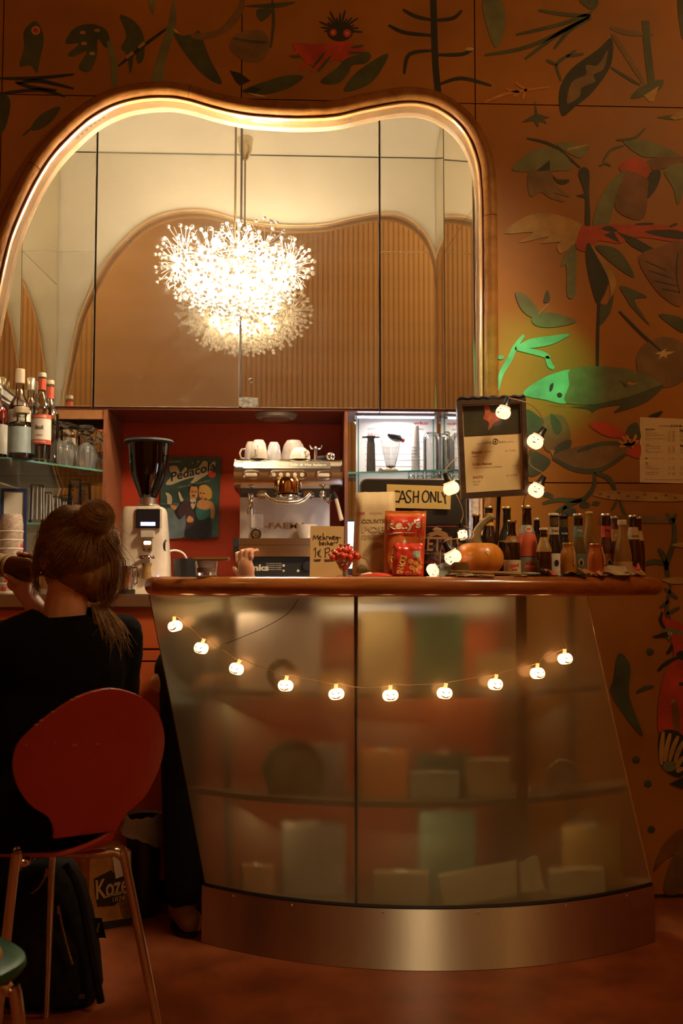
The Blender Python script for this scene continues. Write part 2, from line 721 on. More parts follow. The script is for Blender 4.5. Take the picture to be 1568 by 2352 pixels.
# ------------------------------------------------------------------ niche shell
NX0, NX1, NZ = -1.137, 0.600, 3.055
ZB = at(600, 936, MY).z        # underside of the mirrored cabinets
WT = 1.043                     # worktop height
struct(MB().lo(-1.3, 0.85, 3.531, 4.42, NZ, NZ + 0.04).build('ceiling_niche', M_CREAM, smooth=False))
M_MIR_A = mirror_mat('mirror_soft', 0.045, 0.06)
M_MIR_B = mirror_mat('mirror_clear', 0.004, 0.035)
M_MIR_C = mirror_mat('mirror_side', 0.01, 0.02, (0.90, 0.85, 0.74))
M_EDGE = pm('mirror_edge', (0.55, 0.50, 0.38), 0.25, metal=0.6)
M_CARC = wood_mat('carcass_wood', (0.10, 0.022, 0.012), (0.17, 0.035, 0.018), 0.35)
M_RED = pm('red_alcove', (0.44, 0.042, 0.012), 0.5, var=0.1, scale=3)
M_BROWN = pm('brown_board', (0.33, 0.15, 0.05), 0.4)
zsl = at(120, 577, MY).z
zsr = at(950, 579, MY).z
wl = struct(MB().add([(-1.137, MY, ZB), (-1.108, 3.532, ZB), (-1.137, MY, NZ), (-1.108, 3.532, NZ), (-1.19, MY, ZB), (-1.19, 3.532, ZB), (-1.19, MY, NZ), (-1.19, 3.532, NZ)],
                     [(0, 1, 3, 2), (4, 6, 7, 5), (0, 4, 5, 1), (2, 3, 7, 6), (0, 2, 6, 4), (1, 5, 7, 3)]).lo(-1.40, -1.345, 3.532, 4.381, 0, ZB).lo(-1.40, -1.137, 3.532, 4.381, ZB - 0.012, ZB + 0.03).build('wall_niche_left', M_CREAM, smooth=False))
wr = struct(MB().add([(0.604, 4.40, 0), (0.636, 3.532, 0), (0.604, 4.40, NZ), (0.636, 3.532, NZ), (0.69, 4.40, 0), (0.69, 3.532, 0), (0.69, 4.40, NZ), (0.69, 3.532, NZ)],
                     [(0, 1, 3, 2), (4, 6, 7, 5), (0, 4, 5, 1), (2, 3, 7, 6), (0, 2, 6, 4), (1, 5, 7, 3)]).build('wall_niche_right', M_CREAM, smooth=False))
struct(MB().lo(-1.42, 0.69, 4.381, 4.42, 0, NZ).build('wall_niche_back', M_RED, smooth=False))


def slant(x0, y0, x1, y1, z0, z1, th, name, mat, parent):
    d = Vector((x1 - x0, y1 - y0, 0)).normalized()
    nrm = Vector((-d.y, d.x, 0)) * th
    p = [Vector((x0, y0, z0)), Vector((x1, y1, z0)), Vector((x1, y1, z1)), Vector((x0, y0, z1))]
    return MB().add(p + [q + nrm for q in p], [(0, 1, 2, 3), (7, 6, 5, 4), (0, 4, 5, 1), (1, 5, 6, 2), (2, 6, 7, 3), (3, 7, 4, 0)]).build(name, mat, parent, smooth=False)


slant(-1.132, MY - 0.003, -1.104, 3.536, ZB + 0.031, zsl - 0.001, 0.004, 'mirror_panel', M_MIR_C, wl)
slant(-1.132, MY - 0.003, -1.104, 3.536, zsl + 0.001, NZ - 0.01, 0.004, 'mirror_panel', M_MIR_C, wl)
slant(0.600, MY - 0.003, 0.632, 3.536, WT + 0.01, zsr - 0.001, -0.004, 'mirror_panel', M_MIR_C, wr)
slant(0.600, MY - 0.003, 0.632, 3.536, zsr + 0.001, NZ - 0.01, -0.004, 'mirror_panel', M_MIR_C, wr)
slant(0.594, 4.18, 0.600, MY + 0.002, WT + 0.01, ZB - 0.012, -0.004, 'mirror_panel', M_MIR_C, wr)


def cabinet(name, label, x0, x1, doors):
    t = thing(name, label, 'cabinet', ((x0 + x1) / 2, MY, ZB))
    bx = ((x0 + x1) / 2, MY, ZB)
    MB().lo(x0, x1, MY + 0.007, 4.375, ZB - 0.012, NZ - 0.004).build('carcass', M_CARC, t, smooth=False, base=bx)
    MB().lo(x0, x1, MY + 0.0048, MY + 0.0068, ZB, NZ - 0.004).build('seam_backing', M_JOINT, t, smooth=False, base=bx)
    for a, b, z0, z1, m in doors:
        d = MB().lo(a + 0.0028, b - 0.0028, MY, MY + 0.004, z0 + 0.0008, z1 - 0.0008).build('mirror_door', m, t, smooth=False, base=bx)
        MB().lo(a + 0.0028, b - 0.0028, MY - 0.0004, MY + 0.0045, z0 - 0.001, z0 + 0.0007).build('edge_strip', M_EDGE, d, smooth=False, base=bx)
        MB().lo(b - 0.0034, b - 0.0026, MY - 0.0004, MY + 0.0045, z0, z1).build('edge_strip', M_EDGE, d, smooth=False, base=bx)
    return t, bx


cabinet('mirror_cabinet', 'mirrored wall cabinet left of the chandelier, split in two panes by a level joint', -1.134, -0.834,
        [(-1.134, -0.834, ZB, zsl, M_MIR_C), (-1.134, -0.834, zsl, NZ - 0.004, M_MIR_C)])
cb, bx = cabinet('mirror_cabinet', 'wide mirrored wall cabinet of two tall doors behind the chandelier', -0.831, 0.327,
                 [(-0.831, -0.244, ZB, NZ - 0.004, M_MIR_A), (-0.240, 0.327, ZB, NZ - 0.004, M_MIR_B)])
lk = at(576, 875, MY)
M_CHROME = pm('chrome', (0.86, 0.84, 0.80), 0.10, metal=1.0, var=0.04)
M_DULLSTEEL = pm('steel_brushed', (0.62, 0.56, 0.46), 0.34, metal=1.0, var=0.10, scale=60, stretch=(1, 1, 30))
MB().tube([lk + Vector((0, -0.001, 0)) + Vector((math.cos(a), 0, math.sin(a))) * 0.009 for a in [k * PI / 8 for k in range(16)]], 0.003, 6, closed=True).build('lock_ring', M_CHROME, cb, base=bx)
tp = [at(px, py, MY) for px, py in ((549, 933), (549, 914), (560, 912), (575, 913), (592, 914), (593, 934), (570, 936))]
MB().prism([(p.x, p.z) for p in tp], lambda a, b, d: Vector((a, d, b)), MY - 0.0012, MY).build('tape_strip', pm('silver_tape', (0.20, 0.18, 0.15), 0.3, metal=0.5, var=0.6, scale=60), cb, smooth=False, base=bx)
cabinet('mirror_cabinet', 'narrow mirrored wall cabinet at the right end, two panes one above the other', 0.330, 0.597,
        [(0.330, 0.597, ZB, zsr, M_MIR_B), (0.330, 0.597, zsr, NZ - 0.004, M_MIR_B)])
dl = at(634, 953, 4.12)
dn = thing('downlight', 'round unlit downlight under the mirrored cabinet above the coffee machine', 'lamp', (dl.x, 4.12, ZB - 0.013))
MB().lathe([(0, -0.018), (0.066, -0.018), (0.082, -0.014), (0.088, 0), (0, 0)], 28).build('housing', pm('downlight_grey', (0.25, 0.20, 0.15), 0.4), dn)
MB().lathe([(0, -0.0205), (0.060, -0.0205), (0.060, -0.018), (0, -0.018)], 28).build('lens', pm('downlight_lens', (0.16, 0.12, 0.09), 0.2), dn)

# bays under the cabinets
M_PART = pm('partition_brown', (0.20, 0.07, 0.03), 0.4)
pl = struct(MB().lo(-0.790, -0.775, MY + 0.004, 4.378, WT, ZB - 0.013).build('wall_bay_left', M_PART, smooth=False))
pr = struct(MB().lo(0.183, 0.196, MY + 0.004, 4.378, WT, ZB - 0.013).build('wall_bay_right', M_PART, smooth=False))
MB().lo(-1.34, -0.791, 4.18, 4.186, WT, ZB - 0.013).build('back_mirror', M_MIR_C, pl, smooth=False)
MB().lo(-1.34, -0.791, 4.187, 4.20, WT, ZB - 0.013).build('back_board', M_PART, pl, smooth=False)
MB().lo(0.197, 0.603, 4.18, 4.186, WT, ZB - 0.013).build('back_mirror', M_MIR_C, pr, smooth=False)
MB().lo(0.197, 0.603, 4.187, 4.20, WT, ZB - 0.013).build('back_board', M_PART, pr, smooth=False)
MB().lo(-1.34, -0.791, MY + 0.008, MY + 0.03, ZB - 0.05, ZB - 0.013).build('top_rail', M_BROWN, pl, smooth=False)

# ------------------------------------------------------------------ chandelier
C0 = at(539, 640, 3.70)
ch = thing('chandelier', 'lit snowflake chandelier of glass rods and beads hanging before the mirrored doors', 'chandelier', (C0.x, 3.70, 2.28))
M_ROD = pm('glass_rod', (0.92, 0.88, 0.78), 0.15, trans=0.35, var=0.03)
m_, nt_, b_ = new_mat('glass_bead')
b_.inputs['Base Color'].default_value = (0.95, 0.90, 0.80, 1)
b_.inputs['Roughness'].default_value = 0.12
b_.inputs['Transmission Weight'].default_value = 0.55
nn_ = noise_node(nt_, 50)
rp_ = nt_.nodes.new('ShaderNodeValToRGB')
rp_.color_ramp.elements[0].color = (0.9, 0.84, 0.72, 1)
rp_.color_ramp.elements[1].color = (0.98, 0.94, 0.86, 1)
nt_.links.new(nn_.outputs['Fac'], rp_.inputs[0])
nt_.links.new(rp_.outputs[0], b_.inputs['Base Color'])
M_BEAD = m_
M_BULB = bulb_mat('chandelier_bulb', (1.0, 0.81, 0.55), 620)
M_BRASS = pm('pale_brass', (0.62, 0.52, 0.34), 0.22, metal=1.0)
MB().tube([(0, 0, 0.05), (0, 0, NZ - 0.05 - 2.28)], 0.004, 8).build('suspension_rod', pm('rod_dark', (0.16, 0.12, 0.07), 0.3, metal=0.8), ch)
cz_ = NZ - 2.28
MB().lathe([(0, cz_ - 0.105), (0.012, cz_ - 0.10), (0.028, cz_ - 0.06), (0.036, cz_ - 0.002), (0, cz_ - 0.002)], 20).build('ceiling_cup', M_BRASS, ch)
MB().ball((0, 0, 0.0), (0.055, 0.055, 0.05), 16).tube([(0, 0, 0.03), (0, 0, 0.07)], 0.012, 8).build('hub', M_BRASS, ch)
rods, beads = MB(), MB()
rnd = random.Random(3)
for i in range(30):
    ph = i * 2.39996
    ct = 1 - (i + 0.5) / 30 * 1.35
    th = math.acos(max(-0.4, ct))
    d = Vector((math.sin(th) * math.cos(ph), math.sin(th) * math.sin(ph), math.cos(th)))
    L = 0.085 + rnd.random() * 0.03
    rods.tube([d * 0.012, d * L], 0.0013, 4, cap=False)
    if rnd.random() < 0.8:
        beads.ball(d * L, 0.0080, 7, 5)
rods.ball((0, 0, 0), 0.012, 8)
ro_me, be_me = rods.mesh('spray_rods'), beads.mesh('spray_beads')
arms = MB()
dirs = []
for k in range(12):
    dirs.append((k * 30 + 4, -2 + 5 * math.sin(k * 2.1), 0.212))
for k in range(10):
    dirs.append((k * 36 + 20, -28 + 4 * math.sin(k * 1.7), 0.175))
for k in range(8):
    dirs.append((k * 45 + 10, -54, 0.135))
for k in range(4):
    dirs.append((k * 90 + 30, -78, 0.10))
for k in range(4):
    dirs.append((k * 90 + 12, 20, 0.09))
first = None
for az, el, rr in dirs:
    d = Vector((math.cos(R(az)) * math.cos(R(el)), math.sin(R(az)) * math.cos(R(el)), math.sin(R(el))))
    p = Vector((d.x * rr, d.y * rr, d.z * rr * 0.86))
    arms.tube([(0, 0, 0), p], 0.003, 5)
    Mx = Matrix.Translation(p) @ d.to_track_quat('Z', 'Y').to_matrix().to_4x4() @ Matrix.Rotation(rnd.random() * 6, 4, 'Z')
    if el < 40:
        k = 0.93
    else:
        k = 0.6
    Mx = Mx @ Matrix.Scale(k, 4)
    if first is None:
        sp = link('glass_spray', ro_me, M_ROD, ch)
        sp['kind'] = 'stuff'
        bd = link('beads', be_me, M_BEAD, sp)
        bd['kind'] = 'stuff'
        sp.matrix_local = Mx
        first = sp
    else:
        sp = share(first, ch, Mx)
        share(bd, sp)
b0 = None
for az, el, rr in [(0, 8, .13), (72, 8, .13), (144, 8, .13), (216, 8, .13), (288, 8, .13), (40, -30, .15), (100, -30, .15), (160, -30, .15), (220, -30, .15), (280, -30, .15), (340, -30, .15),
                   (20, -60, .12), (110, -60, .12), (200, -60, .12), (290, -60, .12), (250, 10, .17), (312, 10, .17), (0, -88, .10)]:
    d = Vector((math.cos(R(az)) * math.cos(R(el)), math.sin(R(az)) * math.cos(R(el)), math.sin(R(el)) * 0.86)) * rr
    Mx = Matrix.Translation(d) @ d.to_track_quat('Z', 'Y').to_matrix().to_4x4()
    if b0 is None:
        b0 = MB().lathe([(0, 0.022), (0.010, 0.019), (0.016, 0.010), (0.0175, 0), (0.014, -0.012), (0.009, -0.022), (0.009, -0.034), (0, -0.034)], 10).build('bulb', M_BULB, ch)
        b0.matrix_local = Mx
    else:
        share(b0, ch, Mx)
arms.build('arms', M_BRASS, ch)

# ------------------------------------------------------------------ mural painted on the wall panels
def paint(name, col, **k):
    return pm('paint_' + name, col, 0.55, var=0.35, scale=9, bump=0.05, **k)


PT = {'G': paint('dark_green', (0.070, 0.085, 0.038)), 'T': paint('grey_green', (0.165, 0.185, 0.075)), 'K': paint('black', (0.026, 0.029, 0.018)),
      'R': paint('red', (0.46, 0.055, 0.018)), 'Y': paint('ochre', (0.42, 0.25, 0.06)), 'O': paint('orange', (0.62, 0.26, 0.05)),
      'B': paint('brown', (0.20, 0.085, 0.028)), 'L': paint('beam_lit_leaf', (0.16, 0.52, 0.28)), 'C': paint('cream', (0.62, 0.45, 0.16)), 'D': paint('dim_green', (0.20, 0.12, 0.04))}  # pale leaf green raised to carry the glow of the beam
LAYER = [0]
MNAME = {'G': 'painted_leaf', 'T': 'painted_leaf', 'K': 'painted_stroke', 'R': 'painted_petal', 'Y': 'painted_wing', 'O': 'painted_mark', 'B': 'painted_wing', 'L': 'painted_leaf',
         'C': 'painted_stripe', 'D': 'painted_leaf'}


def panel_at(x, z):
    for x0, x1, z0, z1, o in PANELS:
        if x0 <= x <= x1 and z0 <= z <= z1:
            return o
    return wb


def shape(c, pts, smooth=True, name=None):
    LAYER[0] += 1
    y1 = WY - 0.0004 - 0.00002 * LAYER[0]
    q = [at(px, py, WY) for px, py in pts]
    q = [(p.x, p.z) for p in q]
    if smooth:
        q = spline(q, True, 4)
    n = len(q)
    vf, ff = flat_fill(q)
    me = bpy.data.meshes.new(name or MNAME[c])
    me.from_pydata([(v.x, y1, v.y) for v in vf], [], ff)
    cx, cz = sum(p[0] for p in q) / n, sum(p[1] for p in q) / n
    return link(name or MNAME[c], me, PT[c], panel_at(cx, cz), smooth=False)


def brush(c, lines, wd, name='painted_stem', taper=True):
    LAYER[0] += 1
    y1 = WY - 0.0004 - 0.00002 * LAYER[0]
    mb = MB()
    for ln in lines:
        q = [(lambda p: (p.x, p.z))(at(px, py, WY)) for px, py in ln]
        q = spline(q, False, 5)
        n = len(q)
        A, B = [], []
        for i, p in enumerate(q):
            a, b = q[max(i - 1, 0)], q[min(i + 1, n - 1)]
            t = Vector((b[0] - a[0], b[1] - a[1])).normalized()
            r = wd * WY / F_PX / 2 * (0.25 + 0.75 * math.sin(PI * (0.12 + 0.76 * i / (n - 1))) if taper else 1)
            A.append(Vector((p[0] - t.y * r, y1, p[1] + t.x * r)))
            B.append(Vector((p[0] + t.y * r, y1, p[1] - t.x * r)))
        mb.add(A + B, [(i, n + i, n + i + 1, i + 1) for i in range(n - 1)])
    cx = sum(v.x for v in mb.v) / len(mb.v)
    cz = sum(v.z for v in mb.v) / len(mb.v)
    me = bpy.data.meshes.new(name)
    me.from_pydata([tuple(v) for v in mb.v], [], mb.f)
    return link(name, me, PT[c], panel_at(cx, cz), smooth=False)


def disc(c, x, y, rx, ry=None, name=None):
    ry = ry or rx
    return shape(c, [(x + rx * math.cos(k * PI / 6), y + ry * math.sin(k * PI / 6)) for k in range(12)], True, name)


# upper left
shape('G', [(80, 48), (97, 70), (100, 100), (92, 135), (85, 168), (70, 150), (45, 152), (55, 110), (55, 72)], name='painted_bird')
disc('O', 82, 70, 10); disc('R', 82, 70, 6)
shape('G', [(150, 100), (170, 65), (210, 55), (245, 70), (253, 105), (240, 108), (225, 90), (222, 130), (205, 165), (180, 155), (200, 118), (170, 130), (155, 125), (182, 100)])
for x, y in ((190, 75), (223, 70), (193, 100), (212, 123)):
    disc('Y', x, y, 7, 4)
shape('G', [(275, 35), (310, 50), (330, 85), (330, 135), (315, 145), (310, 110), (300, 170), (291, 125), (278, 110), (290, 80)])
brush('K', [[(272, 152), (330, 105), (388, 62)]], 8); brush('Y', [[(290, 133), (306, 120)], [(318, 110), (332, 98)]], 8, taper=False)
shape('T', [(398, 0), (405, 50), (392, 100), (378, 150), (372, 192), (345, 192), (368, 110), (384, 60)])
shape('G', [(398, 78), (420, 82), (445, 78), (458, 72), (480, 130), (510, 192), (470, 175), (430, 130)])
shape('D', [(440, 80), (500, 68), (540, 25), (552, 0), (562, 2), (555, 35), (520, 75), (460, 92)])
shape('C', [(398, 64), (412, 76), (424, 80), (404, 74)])
brush('K', [[(0, 180), (80, 180), (170, 171)], [(40, 192), (90, 186), (170, 204)], [(0, 215), (90, 207), (150, 222)], [(35, 188), (70, 200), (130, 208)]], 9)
shape('G', [(70, 296), (95, 262), (138, 245), (122, 275), (92, 297)]); brush('G', [[(52, 312), (75, 292)]], 5)
shape('G', [(0, 218), (24, 232), (14, 290), (0, 300)])
shape('K', [(527, 162), (552, 168), (575, 186), (550, 197), (540, 186)], smooth=False)
shape('G', [(555, 210), (600, 190), (660, 173), (697, 177), (660, 204), (600, 218)]); shape('K', [(555, 210), (580, 199), (600, 205), (584, 216)], smooth=False)
shape('C', [(566, 213), (606, 219), (610, 224), (590, 221)], smooth=False)
shape('D', [(545, 78), (600, 70), (620, 105), (600, 140), (560, 140), (527, 110)]); brush('G', [[(535, 88), (570, 95), (615, 98)]], 7)
shape('G', [(560, 15), (620, 8), (680, 5), (640, 18), (590, 22), (600, 50), (625, 22)]); brush('G', [[(625, 0), (628, 50), (622, 110)]], 7)
shape('T', [(340, 0), (355, 0), (352, 32), (346, 25)]); brush('T', [[(250, 95), (262, 150), (262, 200)]], 16)
# red feathered bird
for k in range(15):
    a = R(180 + k * 13)
    brush('K', [[(780 + 12 * math.cos(a), 70 + 10 * math.sin(a)), (780 + (36 + 8 * (k % 3)) * math.cos(a), 72 + (32 + 9 * (k % 3)) * math.sin(a))]], 5, 'painted_feather')
disc('K', 781, 73, 30, 22, 'painted_bird'); disc('R', 765, 75, 8); disc('R', 797, 77, 9); disc('O', 765, 75, 3); disc('O', 797, 77, 3)
shape('R', [(672, 100), (720, 102), (760, 98), (806, 98), (850, 128), (810, 150), (770, 138), (720, 152), (690, 130)])
shape('G', [(735, 188), (775, 155), (800, 132), (850, 124), (842, 145), (810, 150), (800, 168), (775, 192)])
brush('R', [[(700, 112), (665, 128)], [(715, 135), (690, 160)], [(745, 140), (715, 165)]], 8)
brush('G', [[(690, 130), (668, 130)], [(760, 128), (730, 165)], [(745, 122), (718, 155)], [(800, 122), (848, 122)], [(806, 110), (835, 105)]], 7)
shape('G', [(790, 210), (820, 165), (889, 123), (876, 160), (845, 195)])
# branch right of it
brush('K', [[(995, 0), (997, 70), (1000, 150), (1006, 212)]], 15, taper=False)
brush('K', [[(892, 58), (930, 75), (997, 82)], [(998, 126), (1060, 125), (1087, 112)], [(928, 170), (940, 125), (996, 116)], [(1008, 194), (1060, 180), (1128, 197)], [(925, 22), (955, 38), (992, 46)], [(998, 47), (1040, 42), (1060, 24)]], 9)
disc('C', 1078, 113, 10, 4)
# upper right
brush('G', [[(1185, 80), (1290, 55), (1360, 28)], [(1113, 127), (1220, 105), (1352, 40)], [(1205, 136), (1280, 80), (1356, 36)], [(1272, 112), (1310, 68), (1358, 42)], [(1236, 24), (1300, 34), (1356, 36)]], 10)
shape('K', [(1290, 266), (1284, 210), (1310, 160), (1370, 116), (1404, 88), (1402, 150), (1362, 210), (1322, 244)])
shape('D', [(1302, 238), (1312, 190), (1345, 172), (1345, 150), (1372, 150), (1395, 116), (1386, 158), (1362, 172), (1366, 188), (1335, 202), (1330, 222)])
brush('D', [[(1405, 78), (1440, 130), (1478, 192)], [(1400, 62), (1440, 75), (1500, 78)]], 14); brush('G', [[(1482, 48), (1486, 110), (1496, 194)]], 18, taper=False)
shape('G', [(1448, 226), (1470, 200), (1520, 183), (1516, 205), (1484, 220)]); shape('Y', [(1478, 220), (1512, 198), (1500, 234), (1490, 234)], smooth=False)
brush('G', [[(1402, 155), (1450, 185), (1470, 195)]], 8); shape('G', [(1555, 0), (1568, 0), (1568, 90), (1560, 60)])
brush('O', [[(1110, 236), (1170, 214), (1262, 200)], [(1160, 205), (1192, 212)], [(1182, 190), (1210, 208)], [(1200, 228), (1206, 208)], [(1178, 222), (1192, 212)]], 7)
brush('G', [[(1288, 186), (1278, 150), (1300, 130), (1322, 116)], [(1254, 138), (1278, 150)], [(1300, 130), (1340, 124)]], 8)
shape('G', [(1196, 282), (1228, 262), (1228, 230), (1234, 262), (1262, 270), (1248, 274), (1256, 285), (1238, 278), (1235, 294), (1225, 278)], smooth=False)
shape('G', [(1508, 270), (1540, 265), (1568, 268), (1552, 276)]); shape('Y', [(1538, 270), (1568, 252), (1568, 272), (1548, 276)], smooth=False)
shape('G', [(1330, 0), (1372, 0), (1366, 22), (1350, 20)]); shape('T', [(1108, 0), (1150, 0), (1160, 60), (1140, 110), (1120, 70)])
# leaves above the ibis
brush('K', [[(1210, 318), (1270, 335), (1332, 386)]], 7)
shape('T', [(1175, 388), (1220, 347), (1262, 338), (1300, 360), (1312, 388), (1262, 394), (1215, 396)])
shape('D', [(1214, 395), (1260, 392), (1276, 425), (1308, 452), (1270, 444), (1296, 464), (1264, 456), (1242, 442), (1216, 450)])
shape('K', [(1266, 400), (1280, 412), (1307, 413), (1298, 423), (1280, 421)]); shape('K', [(1230, 394), (1262, 368), (1262, 392)], smooth=False)
shape('T', [(1278, 330), (1350, 333), (1336, 362), (1312, 356)]); brush('Y', [[(1302, 344), (1350, 333)]], 6)
shape('T', [(1430, 325), (1480, 322), (1540, 345), (1560, 362), (1500, 362), (1470, 358)]); brush('G', [[(1415, 322), (1455, 318), (1482, 294)]], 7)
shape('B', [(1490, 366), (1568, 360), (1568, 372), (1500, 392)]); shape('T', [(1524, 392), (1568, 376), (1568, 440), (1555, 470), (1545, 432)])
shape('K', [(1486, 402), (1516, 393), (1508, 430), (1484, 456)]); shape('R', [(1420, 385), (1455, 362), (1490, 380), (1484, 410), (1450, 412)])
brush('G', [[(1376, 382), (1390, 376), (1402, 382)], [(1384, 372), (1402, 345), (1432, 335)]], 6)
shape('B', [(1430, 395), (1484, 410), (1486, 440), (1478, 500), (1440, 500), (1410, 470)])
# ibis
shape('T', [(1362, 516), (1372, 468), (1400, 420), (1437, 390), (1416, 440), (1396, 516)])
shape('K', [(1328, 400), (1332, 388), (1344, 385), (1353, 398), (1352, 440), (1355, 522), (1343, 520), (1343, 452), (1331, 412)], name='painted_bird')
shape('K', [(1322, 450), (1344, 444), (1344, 456)], smooth=False)
shape('Y', [(1158, 536), (1206, 498), (1262, 490), (1336, 516), (1334, 546), (1290, 582), (1278, 566), (1286, 556), (1242, 559), (1258, 544), (1192, 558), (1224, 534)])
shape('R', [(1334, 520), (1350, 520), (1420, 516), (1568, 522), (1568, 556), (1480, 546), (1444, 548), (1422, 560), (1372, 554), (1352, 578), (1322, 568)])
shape('K', [(1380, 525), (1400, 520), (1418, 532), (1396, 532)]); shape('K', [(1384, 540), (1408, 532), (1424, 560)], smooth=False)
shape('K', [(1414, 532), (1460, 548), (1508, 576), (1516, 602), (1450, 566)], smooth=False); shape('K', [(1480, 532), (1540, 528), (1568, 534), (1568, 550), (1516, 544)])
brush('K', [[(1458, 516), (1500, 514)], [(1536, 522), (1554, 514)]], 6)
shape('K', [(1344, 572), (1356, 562), (1392, 620), (1396, 652), (1380, 690), (1368, 694), (1350, 628)])
shape('G', [(1366, 566), (1420, 575), (1456, 637), (1410, 610)])
shape('Y', [(1356, 562), (1376, 600), (1396, 640), (1400, 682), (1388, 706), (1410, 668), (1412, 640), (1392, 604)])
shape('G', [(1374, 748), (1376, 700), (1392, 700), (1408, 676), (1400, 720)])
shape('T', [(1305, 572), (1322, 568), (1322, 640), (1320, 680), (1302, 680), (1300, 612), (1288, 612)])
shape('B', [(1466, 590), (1520, 566), (1568, 560), (1568, 694), (1530, 690), (1490, 646)])
brush('K', [[(1480, 600), (1530, 622)], [(1488, 622), (1545, 640)], [(1500, 645), (1555, 658)], [(1518, 664), (1560, 672)], [(1556, 580), (1552, 630), (1560, 675)]], 4)
shape('G', [(1424, 656), (1486, 682), (1456, 690), (1492, 748), (1450, 706), (1440, 690)])
shape('G', [(1512, 722), (1552, 726), (1568, 736), (1568, 764), (1536, 745)])
brush('K', [[(1375, 690), (1372, 770), (1371, 848)]], 7, taper=False)
brush('O', [[(1370, 846), (1371, 872)], [(1371, 872), (1345, 870), (1320, 880)], [(1371, 872), (1350, 884), (1341, 906)], [(1371, 872), (1392, 876), (1412, 882)]], 8)
disc('D', 1524, 832, 64, 58, 'painted_disc')
brush('K', [[(1421, 715), (1470, 765), (1518, 808)]], 7)
shape('C', [(1502, 812), (1517, 808), (1530, 800), (1526, 808), (1549, 808), (1530, 816), (1530, 824), (1522, 818), (1510, 826), (1516, 815)], smooth=False, name='painted_star')
# the ibis leaf and plants in the beam, its green light painted in
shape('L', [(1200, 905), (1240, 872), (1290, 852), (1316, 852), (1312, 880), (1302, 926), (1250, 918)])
shape('T', [(1308, 850), (1360, 842), (1420, 845), (1470, 856), (1518, 884), (1480, 905), (1400, 926), (1300, 926), (1306, 885)])
shape('K', [(1262, 886), (1270, 880), (1268, 895), (1261, 900)]); disc('K', 1284, 908, 6)
shape('O', [(1438, 882), (1446, 876), (1450, 880), (1464, 880), (1452, 885)], smooth=False); shape('G', [(1418, 872), (1440, 884), (1436, 892)], smooth=False)
shape('G', [(1240, 930), (1330, 934), (1440, 912), (1522, 884), (1482, 924), (1410, 948), (1425, 930), (1370, 940), (1350, 962), (1352, 940)])
shape('T', [(1183, 672), (1212, 682), (1236, 718), (1222, 730), (1196, 710)]); shape('T', [(1222, 730), (1260, 718), (1324, 738), (1270, 752), (1230, 748)])
shape('G', [(1248, 694), (1256, 666), (1262, 690)]); brush('Y', [[(1236, 722), (1260, 698)]], 6)
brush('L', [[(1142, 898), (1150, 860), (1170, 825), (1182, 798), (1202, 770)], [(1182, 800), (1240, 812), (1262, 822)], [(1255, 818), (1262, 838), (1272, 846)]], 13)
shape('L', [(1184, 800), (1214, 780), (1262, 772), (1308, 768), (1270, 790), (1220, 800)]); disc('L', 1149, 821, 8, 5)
# big bird behind the lights
shape('G', [(1206, 942), (1236, 956), (1250, 972), (1238, 990), (1206, 1000)])
shape('D', [(1248, 962), (1290, 955), (1308, 990), (1304, 1020), (1280, 1036), (1250, 1030)], name='painted_bird')
shape('G', [(1264, 950), (1284, 968), (1290, 985), (1278, 1000), (1266, 980)]); shape('G', [(1266, 1046), (1280, 1022), (1310, 1010), (1308, 1030), (1290, 1050)])
shape('G', [(1214, 1036), (1240, 1042), (1264, 1060), (1244, 1084), (1214, 1092)])
shape('D', [(1268, 1050), (1310, 1030), (1390, 1016), (1438, 1026), (1420, 1052), (1380, 1074), (1310, 1076)])
brush('G', [[(1268, 1052), (1320, 1078), (1380, 1078), (1440, 1040)], [(1324, 1038), (1380, 1020), (1440, 1020)]], 11)
shape('Y', [(1262, 1034), (1274, 1034), (1268, 1048)], smooth=False)
shape('R', [(1352, 974), (1390, 972), (1436, 996), (1440, 1006), (1400, 1004), (1372, 992)]); shape('R', [(1436, 1040), (1468, 1020), (1468, 1052), (1445, 1046)])
shape('G', [(1440, 1000), (1442, 980), (1462, 972), (1470, 1008)]); shape('K', [(1488, 956), (1520, 944), (1510, 958)])
brush('O', [[(1420, 1014), (1444, 1022), (1466, 1012)], [(1438, 1000), (1448, 1026)], [(1460, 998), (1450, 1028)], [(1422, 1026), (1446, 1020)], [(1428, 1002), (1446, 1024)]], 8)
# lower right
brush('G', [[(1364, 1085), (1362, 1118), (1335, 1148), (1280, 1148), (1246, 1156)], [(1335, 1148), (1300, 1162), (1276, 1178)], [(1364, 1085), (1398, 1100), (1412, 1128)], [(1270, 1142), (1256, 1136), (1248, 1138)], [(1298, 1162), (1294, 1182)]], 11)
disc('G', 1310, 1175, 12, 9); disc('G', 1342, 1160, 12, 8); disc('G', 1368, 1156, 9, 5)
shape('Y', [(1360, 1136), (1390, 1128), (1440, 1128), (1568, 1136), (1568, 1151), (1440, 1150), (1384, 1144)], name='painted_fish')
for k, (x, y) in enumerate([(1378, 1135), (1396, 1141), (1420, 1132), (1440, 1140), (1462, 1143), (1480, 1136), (1505, 1144), (1528, 1138), (1550, 1144)]):
    disc('B', x, y, 4, 2.5, 'painted_spot')
brush('G', [[(1416, 1146), (1410, 1162), (1402, 1172)], [(1422, 1148), (1430, 1172), (1442, 1196)]], 6)
shape('D', [(1375, 1184), (1535, 1184), (1535, 1202), (1375, 1202)], smooth=False)
brush('G', [[(1545, 1190), (1548, 1240), (1530, 1300), (1540, 1345)], [(1530, 1178), (1540, 1198), (1552, 1180)], [(1476, 1298), (1500, 1290), (1535, 1296)], [(1512, 1260), (1524, 1280), (1530, 1310)]], 12)
